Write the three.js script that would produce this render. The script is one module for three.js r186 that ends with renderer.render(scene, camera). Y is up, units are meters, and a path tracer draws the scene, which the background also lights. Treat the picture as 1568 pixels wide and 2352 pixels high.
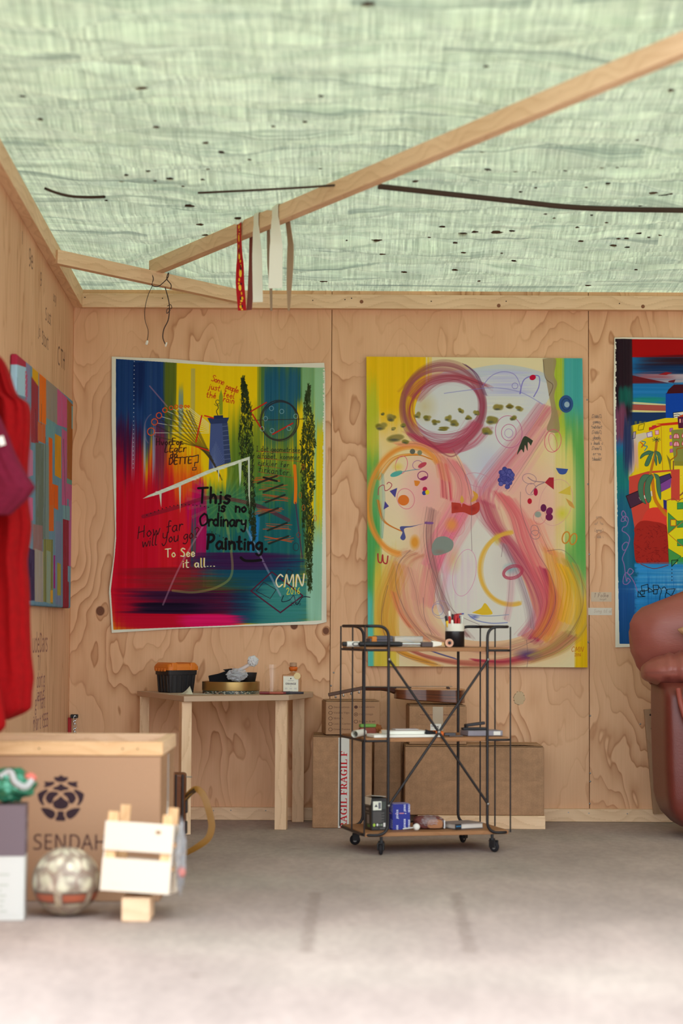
import * as THREE from 'three';
import { RoundedBoxGeometry } from 'three/addons/geometries/RoundedBoxGeometry.js';
import { mergeGeometries, mergeVertices, toCreasedNormals } from 'three/addons/utils/BufferGeometryUtils.js';
import { createNoise2D, createNoise3D } from 'simplex-noise';

// ---------------------------------------------------------------- camera, sky, exposure
const scene = new THREE.Scene();
const FPX = 4570, EYE = new THREE.Vector3(0, 0.92, 9.56);
const camera = new THREE.PerspectiveCamera(2 * Math.atan(1176 / FPX) * 180 / Math.PI, 1568 / 2352, 0.1, 300);
camera.position.copy(EYE);
camera.rotation.set(Math.atan(264 / FPX), 0, 0.005, 'YXZ');
camera.updateMatrixWorld(true);
camera.focus = 9.25;
camera.userData.fStop = 1.5;
const renderer = new THREE.WebGLRenderer({ antialias: true });
renderer.toneMapping = THREE.LinearToneMapping;
renderer.toneMappingExposure = 0.76;
renderer.shadowMap.enabled = true;
scene.background = new THREE.Color().setRGB(3.55, 3.9, 4.2);      // bright overcast sky, even in every direction
// the sun behind thin cloud: a broad soft source high over the open front, a little to the right
const sun = new THREE.DirectionalLight(new THREE.Color().setRGB(0.93, 0.99, 1.02), 2.5);
sun.position.set(2.2, 10, 5.2); sun.target.position.set(1, 0, 2.5); sun.castShadow = true; sun.shadow.radius = 55; sun.shadow.mapSize.set(2048, 2048);
Object.assign(sun.shadow.camera, { left: -7, right: 7, top: 7, bottom: -7, near: 0.5, far: 30 });
sun.name = 'sun'; scene.add(sun, sun.target);

// ---------------------------------------------------------------- helpers
let seedState = 7;
const rnd = () => { seedState = (seedState + 0x6d2b79f5) | 0; let t = Math.imul(seedState ^ (seedState >>> 15), 1 | seedState); t = (t + Math.imul(t ^ (t >>> 7), 61 | t)) ^ t; return ((t ^ (t >>> 14)) >>> 0) / 4294967296; };
const rr = (a, b) => a + (b - a) * rnd();
const n2 = createNoise2D(rnd), n3 = createNoise3D(rnd);
const V = (x, y, z) => new THREE.Vector3(x, y, z);
// a photo pixel gives a direction; the distance comes from the plane that the thing touches
const ray = (px, py) => V(px - 784, 1176 - py, -FPX).applyQuaternion(camera.quaternion);
const onZ = (px, py, z) => { const r = ray(px, py); return r.multiplyScalar((z - EYE.z) / r.z).add(EYE); };
const onY = (px, py, y) => { const r = ray(px, py); return r.multiplyScalar((y - EYE.y) / r.y).add(EYE); };
const onX = (px, py, x) => { const r = ray(px, py); return r.multiplyScalar((x - EYE.x) / r.x).add(EYE); };
const clamp = THREE.MathUtils.clamp, lerp = THREE.MathUtils.lerp, sstep = THREE.MathUtils.smoothstep;

const used = new Map();
const numbered = (name) => { const k = used.get(name) ?? 0; used.set(name, k + 1); return k ? name + '_' + String(k).padStart(3, '0') : name; };
const shadow = (m) => { m.castShadow = m.receiveShadow = true; return m; };
function thing(name, label, category, [x, y, z] = [0, 0, 0], turn = 0, group) {
  const o = new THREE.Group(); o.name = numbered(name); scene.add(o);
  o.position.set(x, y, z); o.rotation.y = turn; o.userData = { label, category };
  if (group) o.userData.group = group;
  return o;
}
function obj(name, geo, mat, parent, [x, y, z] = [0, 0, 0], label) {
  const g = Array.isArray(geo) ? mergeGeometries(geo.map((q) => (q.index ? q.toNonIndexed() : q))) : geo;
  const m = shadow(new THREE.Mesh(g, mat)); m.name = parent ? name : numbered(name); (parent ?? scene).add(m);
  m.position.set(x, y, z);
  if (label) m.userData.label = label;
  return m;
}
function tag(o, label, category, group) { o.userData.label = label; o.userData.category = category; if (group) o.userData.group = group; return o; }
function struct(name, label, category, parent) { const g = new THREE.Group(); g.name = name; g.userData = { kind: 'structure', label, category }; scene.add(g); return g; }

// boxes with uv in metres, u along the longest side
function uvBox(g, k = 1, off = 0) {
  g.computeBoundingBox();
  const s = g.boundingBox.getSize(V()), long = s.x >= s.y && s.x >= s.z ? 'x' : s.y >= s.z ? 'y' : 'z';
  const p = g.attributes.position, n = g.attributes.normal, uv = new Float32Array(p.count * 2);
  for (let i = 0; i < p.count; i++) {
    const P = { x: p.getX(i), y: p.getY(i), z: p.getZ(i) }, N = { x: Math.abs(n.getX(i)), y: Math.abs(n.getY(i)), z: Math.abs(n.getZ(i)) };
    const face = N.x > N.y && N.x > N.z ? 'x' : N.y > N.z ? 'y' : 'z';
    const ax = ['x', 'y', 'z'].filter((a) => a !== face);
    let [a, b] = ax; if (b === long) [a, b] = [b, a];
    uv[i * 2] = P[a] * k + off; uv[i * 2 + 1] = P[b] * k + off * 0.7 + (face === 'y' ? 0.31 : face === 'x' ? 0.17 : 0);
  }
  g.setAttribute('uv', new THREE.BufferAttribute(uv, 2));
  return g;
}
const rbox = (w, h, d, r = 0.003, seg = 1, off = 0) => uvBox(new RoundedBoxGeometry(w, h, d, seg, Math.min(r, w / 2.01, h / 2.01, d / 2.01)), 1, off);
const at = (g, x, y, z, rx = 0, ry = 0, rz = 0) => g.applyMatrix4(new THREE.Matrix4().compose(V(x, y, z), new THREE.Quaternion().setFromEuler(new THREE.Euler(rx, ry, rz, 'YXZ')), V(1, 1, 1)));
// a bar between two points with a rectangular section (w across, h up)
function bar(a, b, w, h, off = 0) {
  const d = b.clone().sub(a), L = d.length(), g = rbox(L, h, w, 0.002, 1, off);
  const x = d.normalize(), z = V().crossVectors(x, V(0, 1, 0)).normalize(), y = V().crossVectors(z, x);
  g.applyMatrix4(new THREE.Matrix4().makeBasis(x, y, z).setPosition(a.clone().add(b).multiplyScalar(0.5)));
  return g;
}
// tube along a polyline whose corners are rounded
function tube(pts, r, cr = 0, { seg = 0, rad = 8, closed = false } = {}) {
  const path = new THREE.CurvePath(), n = pts.length, P = pts.map((p) => p.clone());
  if (!cr) { for (let i = 0; i < n - 1; i++) path.add(new THREE.LineCurve3(P[i], P[i + 1])); } else {
    const ins = [], outs = [];
    for (let i = 0; i < n; i++) {
      const a = P[(i + n - 1) % n], b = P[i], c = P[(i + 1) % n];
      if (!closed && (i === 0 || i === n - 1)) { ins.push(b); outs.push(b); continue; }
      const k = Math.min(cr, a.distanceTo(b) / 2.05, b.distanceTo(c) / 2.05);
      ins.push(b.clone().add(a.clone().sub(b).setLength(k))); outs.push(b.clone().add(c.clone().sub(b).setLength(k)));
    }
    for (let i = 0; i < n; i++) {
      if (ins[i] !== outs[i]) path.add(new THREE.QuadraticBezierCurve3(ins[i], P[i], outs[i]));
      if (i < n - 1 || closed) path.add(new THREE.LineCurve3(outs[i], ins[(i + 1) % n]));
    }
  }
  return new THREE.TubeGeometry(path, seg || Math.max(2, n * 14), r, rad, closed);
}
const smoothTube = (pts, r, seg = 60, rad = 7, closed = false) => new THREE.TubeGeometry(new THREE.CatmullRomCurve3(pts, closed), seg, r, rad, closed);
const rod = (a, b, r, rad = 10) => { const d = b.clone().sub(a), g = new THREE.CylinderGeometry(r, r, d.length(), rad); g.applyQuaternion(new THREE.Quaternion().setFromUnitVectors(V(0, 1, 0), d.clone().normalize())); const c = a.clone().add(b).multiplyScalar(0.5); return g.translate(c.x, c.y, c.z); };
const lathe = (pts, seg = 40) => new THREE.LatheGeometry(pts.map(([x, y]) => new THREE.Vector2(x, y)), seg);
// a lofted surface: rows of points, closed round or open
function loft(rows, closeU = true, caps = false) {
  const n = rows[0].length, pos = [], idx = [], uv = [];
  rows.forEach((row, j) => row.forEach((p, i) => { pos.push(p.x, p.y, p.z); uv.push(i / (n - (closeU ? 0 : 1)), j / (rows.length - 1)); }));
  const w = closeU ? n : n - 1;
  for (let j = 0; j < rows.length - 1; j++) for (let i = 0; i < w; i++) {
    const a = j * n + i, b = j * n + (i + 1) % n, c = a + n, d = b + n;
    idx.push(a, b, c, b, d, c);
  }
  if (caps) for (const [j, flip] of [[0, true], [rows.length - 1, false]]) {
    const c = rows[j].reduce((s, p) => s.add(p), V(0, 0, 0)).multiplyScalar(1 / n), ci = pos.length / 3;
    pos.push(c.x, c.y, c.z); uv.push(0.5, j ? 1 : 0);
    for (let i = 0; i < n; i++) { const a = j * n + i, b = j * n + (i + 1) % n; flip ? idx.push(ci, b, a) : idx.push(ci, a, b); }
  }
  const g = new THREE.BufferGeometry();
  g.setAttribute('position', new THREE.Float32BufferAttribute(pos, 3)); g.setAttribute('uv', new THREE.Float32BufferAttribute(uv, 2));
  g.setIndex(idx); g.computeVertexNormals();
  return g;
}
const C = (s) => new THREE.Color(s);
const std = (color, rough = 0.7, o = {}) => new THREE.MeshPhysicalMaterial({ color: C(color), roughness: rough, specularIntensity: rough >= 0.6 ? 0.4 : 1, ...o });
const phys = (color, rough, o) => new THREE.MeshPhysicalMaterial({ color: C(color), roughness: rough, ...o });

// ---------------------------------------------------------------- textures
function canvasTex(w, h, draw, o = {}) {
  const c = document.createElement('canvas'); c.width = w; c.height = h;
  draw(c.getContext('2d'), w, h);
  const t = new THREE.CanvasTexture(c); t.colorSpace = THREE.SRGBColorSpace; t.wrapS = t.wrapT = o.wrap ?? THREE.ClampToEdgeWrapping; t.magFilter = THREE.LinearFilter;
  return t;
}
function dataTex(w, h, f, srgb = true, wrap = THREE.RepeatWrapping) {
  const d = new Uint8Array(w * h * 4);
  for (let j = 0; j < h; j++) for (let i = 0; i < w; i++) { const c = f(i / w, j / h, i, j), o = (j * w + i) * 4; d[o] = clamp(c[0], 0, 255); d[o + 1] = clamp(c[1], 0, 255); d[o + 2] = clamp(c[2], 0, 255); d[o + 3] = 255; }
  const t = new THREE.DataTexture(d, w, h); t.colorSpace = srgb ? THREE.SRGBColorSpace : THREE.NoColorSpace; t.wrapS = t.wrapT = wrap; t.magFilter = THREE.LinearFilter; t.needsUpdate = true;
  return t;
}
// rotary-cut softwood plywood: broad flame figure with a hard and a soft edge, fibres, knots with their own rings
function plyPixel(sx, sy, knots, light, dark) {
  return (u, v) => {
    const wx = u + 0.02 * n2(u * 3.1 + sx, v * 2.6 + sy), wy = v;
    let f = 0.9 * n2(wx * 2.0 + sx, wy * 0.8 + sy) + 0.22 * n2(wx * 6.5 + sx + 9, wy * 2.4 + sy) + 0.035 * n2(wx * 22 + sx, wy * 7 + sy + 5);
    let kd = 0, ring = 0;
    for (const [kx, ky, kr] of knots) {
      const d = Math.hypot((u - kx), (v - ky) * 0.9) / kr;
      if (d < 12) f += 0.5 * Math.exp(-d * d * 0.09);
      if (d < 1.25) { kd = Math.max(kd, sstep(1.25 - d, 0, 0.35)); ring = d; }
    }
    const t = f * 3.4, b = t - Math.floor(t), soft = clamp(0.42 + 0.75 * n2(wx * 1.7 + 40 + sx, wy * 1.1 + sy), 0.06, 1);
    const band = Math.pow(1 - b, 2.4) * sstep(b, 0, 0.07) * soft, line = Math.exp(-Math.pow((b - 0.05) / 0.05, 2)) * (0.25 + 0.5 * soft);
    const fib = 0.5 * n2(u * 210 + sx, v * 5 + sy) + 0.5 * n2(u * 70 + sx, v * 2.2 + sy);
    const k = 0.5 * band + 0.32 * line + 0.07 * n2(u * 2.7 + sx + 77, v * 1.6 + sy) + fib * 0.05;
    const out = [lerp(light[0], dark[0], k), lerp(light[1], dark[1], k), lerp(light[2], dark[2], k)];
    if (kd) { const q = 0.75 + 0.2 * Math.sin(ring * 14); for (let c = 0; c < 3; c++) out[c] = lerp(out[c], [98, 60, 44][c] * (0.8 + 0.4 * q), kd * 0.9); }
    return out;
  };
}
const PLY_L = [227, 179, 140], PLY_D = [158, 99, 62];
// pine: straight grain along u (1 m), growth rings across v (0.25 m)
const pineTex = dataTex(1024, 256, (u, v) => {
  const y = v * 0.25, x = u, per = (a) => Math.sin(a * Math.PI * 2);
  const g = 34 * y * 3 + 0.9 * n2(Math.cos(u * 6.283) * 0.6, y * 9 + Math.sin(u * 6.283) * 0.6) + 0.5 * per(v);
  const b = g - Math.floor(g), band = Math.pow(b, 3), fib = n2(x * 9, y * 900) * 0.5 + n2(x * 3 + 8, y * 300) * 0.5;
  let k = 0.26 * band + 0.1 * fib + 0.1 * n2(x * 2 + 3, y * 14);
  const out = [236 - 52 * k, 200 - 62 * k, 162 - 66 * k];
  return out;
});
const cardTex = dataTex(512, 512, (u, v) => { const a = 0.04 * n2(u * 90, v * 90) + 0.05 * n2(u * 14, v * 20) + 0.012 * Math.sin(u * 512 * 0.5) + 0.05 * n2(u * 3, v * 3); return [226 + a * 180, 226 + a * 180, 226 + a * 180]; });
const clothTex = dataTex(256, 256, (u, v) => { const a = 0.5 * Math.sin(u * 256 * 1.6) * 0.12 + 0.06 * n2(u * 60, v * 60) + 0.05 * n2(u * 8, v * 8); return [228 + a * 200, 228 + a * 200, 228 + a * 200]; });
const leatherBump = dataTex(512, 512, (u, v) => { const a = n2(u * 70, v * 70) * 0.5 + n2(u * 150, v * 150) * 0.3 + n2(u * 8, v * 8) * 0.4; return [128 + a * 60, 128 + a * 60, 128 + a * 60]; }, false);

// ---------------------------------------------------------------- materials
const M = {
  pine: std('#ffffff', 0.62, { map: pineTex }),
  pinePale: std('#fff4e0', 0.62, { map: pineTex }),
  pineDark: std('#d9b795', 0.65, { map: pineTex }),
  card: std('#c09470', 0.85, { map: cardTex }),
  blackMetal: std('#211c1e', 0.45, { metalness: 0.2 }),
  chrome: std('#c9c9c9', 0.22, { metalness: 1 }),
  steel: std('#8d8a86', 0.4, { metalness: 0.9 }),
  black: std('#1b191b', 0.55),
  rubber: std('#262326', 0.75),
  white: std('#ece9df', 0.6),
  paper: std('#f2f0e4', 0.8),
  cream: std('#eee6d2', 0.85, { map: clothTex }),
};

// ---------------------------------------------------------------- the shed
const WL = onZ(163, 1200, 0).x, SEAM = [WL, onZ(760, 1100, 0).x, onZ(1352, 1200, 0).x];
SEAM.push(SEAM[2] + 1.22, SEAM[2] + 2.44);
const WR = SEAM[4], TOP = onZ(500, 690, 0).y, ROOF = (z) => onZ(185, 668, 0).y + 0.067 * z, FRONT = 4.05;

// floor: a concrete slab with dust, stains and two old scrape marks
{
  const x0 = -2.2, x1 = 4.8, z0 = -0.3, z1 = 6.7, W = 7, mk = [[722, 2052, 700, 2186], [1046, 2052, 1077, 2188]].map(([a, b, c, d]) => [onY(a, b, 0), onY(c, d, 0)]);
  const spots = []; for (let i = 0; i < 130; i++) spots.push([rr(x0, x1), rr(0, z1), rr(0.006, 0.03), rr(0.2, 0.8)]);
  const tex = dataTex(1600, 1600, (u, v) => {
    const x = x0 + u * W, z = z1 - v * W;
    let k = 0.05 * n2(x * 1.3, z * 0.9) + 0.03 * n2(x * 5, z * 2) + 0.03 * n2(x * 20, z * 9) + 0.03 * n2(x * 60, z * 40);
    let c = [168, 151, 143].map((q) => q * (1 + k)); const w = Math.max(0, n2(x * 0.8 + 4, z * 0.9));
    c[1] += w * 4; c[2] += w * 2;
    for (const [a, b] of mk) { const t = clamp(((x - a.x) * (b.x - a.x) + (z - a.z) * (b.z - a.z)) / a.distanceToSquared(b), 0, 1), d = Math.hypot(x - lerp(a.x, b.x, t), z - lerp(a.z, b.z, t)); const q = sstep(0.026 - d + 0.01 * n2(x * 40, z * 40), 0, 0.012) * (0.75 + 0.35 * n2(x * 25, z * 25)); c = c.map((y, i) => lerp(y, [128, 112, 104][i], clamp(q, 0, 1) * 0.5)); }
    return c;
  }, true, THREE.ClampToEdgeWrapping);
  // small spots
  const d = tex.image.data;
  for (const [sx, sz, r, s] of spots) { const ci = (sx - x0) / W * 1600, cj = (z1 - sz) / W * 1600, R = r / W * 1600; for (let j = Math.floor(cj - R * 1.5); j < cj + R * 1.5; j++) for (let i = Math.floor(ci - R * 2); i < ci + R * 2; i++) { if (i < 0 || j < 0 || i > 1599 || j > 1599) continue; const q = Math.hypot((i - ci) / 1.6, j - cj) / R + 0.4 * n2(i * 0.2, j * 0.2); if (q < 1) { const o = (j * 1600 + i) * 4, a = sstep(1 - q, 0, 0.7) * s * 0.35; for (let c = 0; c < 3; c++) d[o + c] = lerp(d[o + c], [96, 80, 74][c], a); } } }
  const g = new THREE.BoxGeometry(W, 0.12, W); const p = g.attributes.position, uv = g.attributes.uv;
  for (let i = 0; i < p.count; i++) uv.setXY(i, (p.getX(i) + W / 2) / W, (W / 2 - p.getZ(i)) / W);
  const f = obj('floor', g, std('#ffffff', 0.85, { map: tex, bumpMap: tex, bumpScale: 0.002 }), null, [(x0 + x1) / 2, -0.06, (z0 + z1) / 2]);
  f.userData = { kind: 'structure', label: 'dusty grey concrete floor with faint scrape marks', category: 'floor' };
  const gt = dataTex(512, 512, (u, v) => { const k = 0.1 * n2(u * 9, v * 9) + 0.1 * n2(u * 50, v * 50); return [176 * (1 + k), 168 * (1 + k), 152 * (1 + k)]; });
  gt.repeat.set(20, 20);
  const gr = obj('ground', new THREE.BoxGeometry(80, 0.1, 80), std('#ffffff', 0.95, { map: gt }), null, [0, -0.09, 0]);
  gr.userData = { kind: 'structure', label: 'pale bare ground around the shed', category: 'ground' };
}

// plywood panels, one mesh each
const plyTex = [
  [3.1, 1.7, [[0.145, 0.99, 0.019], [0.995, 0.955, 0.013], [1.075, 0.925, 0.016], [1.228, 0.9, 0.014]]],
  [13.4, 8.2, [[0.4, 0.25, 0.012]]],
  [25.9, 3.3, [[0.3, 1.6, 0.012], [0.9, 0.6, 0.014]]],
].map(([a, b, k]) => { const f = plyPixel(a, b, k, PLY_L, PLY_D); return { f, tex: dataTex(700, 1400, (u, v) => f(u * 1.25, v * 2.5)) }; });
const plyMat = plyTex.map((p) => std('#ffffff', 0.68, { map: p.tex, bumpMap: p.tex, bumpScale: 0.0006 }));
function plyPanel(w, h, mat) { // a sheet in its own xy plane, front face at z = 0
  const g = new RoundedBoxGeometry(w - 0.003, h, 0.018, 1, 0.0015), p = g.attributes.position, uv = g.attributes.uv;
  for (let i = 0; i < p.count; i++) uv.setXY(i, (p.getX(i) + w / 2) / 1.25, (p.getY(i) + h / 2) / 2.5);
  return g.translate(w / 2, h / 2, -0.009);
}
const H = TOP + 0.05;
const wallBack = struct('wall_back', 'raw plywood back wall of the shed', 'wall');
for (let i = 0; i < 4; i++) {
  const p = obj('plywood_panel', plyPanel(SEAM[i + 1] - SEAM[i], H, plyMat[[0, 1, 2, 1][i]]), plyMat[[0, 1, 2, 1][i]], wallBack, [SEAM[i], 0, 0]);
}
{ const screwGeo = new THREE.SphereGeometry(0.0045, 8, 5).scale(1, 1, 0.35);
  for (const [x, y] of [[1348, 918], [1350, 1112], [1353, 1273], [1351, 1475], [1355, 1644], [1355, 1776], [1354, 1846], [766, 1545], [760, 1575], [600, 1230], [1470, 1663], [1355, 1795]]) { const q = onZ(x, y, 0.001); obj('screw', screwGeo, M.steel, wallBack, [q.x, q.y, 0.0005]); } }
obj('outer_cladding', new THREE.BoxGeometry(WR - WL + 0.1, H, 0.03), M.pineDark, wallBack, [(WL + WR) / 2, H / 2, -0.035]);

const wallLeft = struct('wall_left', 'raw plywood side wall with pen scribbles', 'wall');
const wallRight = struct('wall_right', 'raw plywood side wall beyond the armchair', 'wall');
{
  // the left wall: two sheets, pen writing on them
  const L = 2.6, f = plyPixel(41.2, 5.5, [[0.6, 2.1, 0.01]], [222, 176, 140], [168, 112, 74]);
  const px = 1300, key = (a, b) => { const q = onX(a, b, WL); return [(L - q.z) / L * px, (2.6 - q.y) / 2.6 * px]; };
  const tex = canvasTex(px, px, (c) => {
    const im = c.createImageData(px, px);
    for (let j = 0; j < px; j++) for (let i = 0; i < px; i++) { const o = (j * px + i) * 4, k = f(i / px * L * 1.3, (1 - j / px) * 0.9); im.data[o] = k[0]; im.data[o + 1] = k[1]; im.data[o + 2] = k[2]; im.data[o + 3] = 255; }
    c.putImageData(im, 0, 0);
    const say = (s, a, b, size, col = '#6b4a3f', rot = 0) => { const [x, y] = key(a, b); c.save(); c.translate(x, y); c.rotate(rot); c.fillStyle = col; c.font = `${size}px sans-serif`; c.fillText(s, 0, 0); c.restore(); };
    say('9e', 66, 610, 52); say('9', 92, 655, 44); say('S ust', 104, 735, 40); say('uoy', 122, 690, 30); say('Stort', 96, 790, 44); say('C TH', 132, 835, 60); say('ı', 50, 560, 50); say('Jo', 88, 770, 34);
    say('udeDars', 74, 1500, 58, '#8c5c55'); say('7/', 86, 1540, 46, '#8c5c55'); say('dort g', 84, 1580, 44, '#7a4a55'); say('jærn e', 84, 1612, 36, '#7a4a55'); say('g 1 hart', 80, 1632, 42, '#7a4a55'); say('n ør t 1555', 76, 1680, 44, '#7a4a55'); say('a jo', 76, 1665, 30, '#8c5c55');
  }, { wrap: THREE.ClampToEdgeWrapping });
  const mat = std('#ffffff', 0.68, { map: tex });
  for (const [a, b] of [[0, 1.22], [1.22, 2.44], [2.44, FRONT]]) {
    const w = b - a, h = ROOF(0) - 0.05, g = new RoundedBoxGeometry(w - 0.003, h, 0.018, 1, 0.0015), p = g.attributes.position, uv = g.attributes.uv;
    for (let i = 0; i < p.count; i++) {
      const z = b - (p.getX(i) + w / 2);
      if (p.getY(i) > 0) p.setY(i, p.getY(i) + 0.067 * z);
      uv.setXY(i, (L - z) / L, (p.getY(i) + h / 2) / 2.6);
    }
    g.computeVertexNormals();
    const m = obj('plywood_panel', g, mat, wallLeft, [WL - 0.009, h / 2, (a + b) / 2]); m.rotation.y = Math.PI / 2;
    const r = obj('plywood_panel', plyPanel(w, h + 0.067 * (a + b) / 2, plyMat[2]), plyMat[2], wallRight, [WR, 0, a]); r.rotation.y = -Math.PI / 2;
  }
  obj('outer_cladding', new THREE.BoxGeometry(0.03, ROOF(0) - 0.06, FRONT), M.pineDark, wallLeft, [WL - 0.035, (ROOF(0) - 0.06) / 2, FRONT / 2]);
  obj('outer_cladding', new THREE.BoxGeometry(0.03, ROOF(0) - 0.06, FRONT), M.pineDark, wallRight, [WR + 0.035, (ROOF(0) - 0.06) / 2, FRONT / 2]);
}
// top plates, sills
{
  const yb = onZ(700, 708, 0.045).y, yt = onZ(700, 676, 0.045).y;
  const t1 = obj('trim_1', rbox(WR - WL - 0.09, yt - yb, 0.045, 0.002, 1, 0.3), M.pine, null, [(WL + WR) / 2 + 0.0, (yb + yt) / 2, 0.0235]);
  t1.userData = { kind: 'structure', label: 'pine top plate along the back wall with dark knots', category: 'beam' };
  const kg = new THREE.CylinderGeometry(0.009, 0.009, 0.002, 14).rotateX(Math.PI / 2), sg = new THREE.CylinderGeometry(0.003, 0.003, 0.002, 8).rotateX(Math.PI / 2), km = std('#8a5a40', 0.7), sm = std('#3c2b26', 0.6);
  for (const [x, y] of [[830, 693], [1145, 702], [1476, 704]]) { const q = onZ(x, y, 0.046); obj('knot', kg, km, t1, [q.x - t1.position.x, q.y - t1.position.y, 0.0225]); }
  for (const [x, y] of [[195, 683], [373, 685], [718, 690], [990, 692], [1162, 692], [1422, 697], [792, 688], [807, 685]]) { const q = onZ(x, y, 0.046); obj('nail_head', sg, sm, t1, [q.x - t1.position.x, q.y - t1.position.y, 0.0225]); }
  const bt = onZ(800, 1856, 0.03).y;
  const b = obj('baseboard_back', rbox(WR - WL - 0.08, bt, 0.035, 0.002, 1, 0.6), M.pine, null, [(WL + WR) / 2, bt / 2 + 0.001, 0.0185]);
  b.userData = { kind: 'structure', label: 'pine sill board along the foot of the back wall', category: 'board' };
  for (const [x, y] of [[490, 1862], [530, 1861], [610, 1862], [1305, 1866], [1352, 1868], [1440, 1869]]) { const q = onZ(x, y, 0.036); obj('screw', sg, M.steel, b, [q.x - b.position.x, q.y - b.position.y, 0.0175]); }
  for (const [n, x, s] of [['trim_2', WL + 0.0225, 'left'], ['trim_3', WR - 0.0225, 'right']]) {
    const y0 = ROOF(0) - 0.04, a = V(x, y0, 0.0), c = V(x, y0 + 0.067 * FRONT, FRONT), g = bar(a, c, 0.045, 0.085, 0.2);
    const o = obj(n, g, M.pine); o.userData = { kind: 'structure', label: `pine rail along the sloping top of the ${s === 'left' ? 'scribbled' : 'far side'} wall`, category: 'beam' };
  }
  const fb = obj('trim_4', rbox(WR - WL, 0.095, 0.045, 0.002), M.pine, null, [(WL + WR) / 2, ROOF(FRONT) - 0.06, FRONT + 0.023]);
  fb.userData = { kind: 'structure', label: 'pine header beam across the open front of the shed', category: 'beam' };
}
// corner brace and the diagonal pole that rests on it
const braceA = onX(126, 590, WL + 0.04), braceB = onZ(560, 684, 0.05);
tag(obj('corner_brace', bar(braceA, braceB, 0.04, 0.062, 0.1), M.pine), 'short pine brace across the shed corner under the pole', 'brace');
let poleEnd; const poleA = onZ(352, 616, 0.42), poleB = onZ(1568, 104, 9.56 - 5.7);
{
  const d = poleB.clone().sub(poleA).normalize(), end = poleA.clone().add(d.clone().multiplyScalar((FRONT + 0.03 - poleA.z) / d.z));
  poleEnd = end; const hb = ROOF(FRONT) - 0.1085, pt = end.y + 0.03; const rp = tag(obj('roof_pole', bar(poleA, end, 0.045, 0.066, 0.45), M.pine), 'long pine pole running diagonally below the tarp', 'pole'); if (hb > pt) obj('hanger_block', rbox(0.045, hb - pt, 0.045, 0.002), M.pine, rp, [end.x - 0.012, (hb + pt) / 2, FRONT + 0.01]);
}
const onPole = (px) => { // the point of the pole that shows at that column
  let lo = 0, hi = 1.2; const q = (t) => poleA.clone().lerp(poleB, t);
  for (let i = 0; i < 40; i++) { const m = (lo + hi) / 2, s = q(m).project(camera); ((s.x + 1) / 2 * 1568 < px) ? lo = m : hi = m; }
  return q(lo);
};
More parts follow.
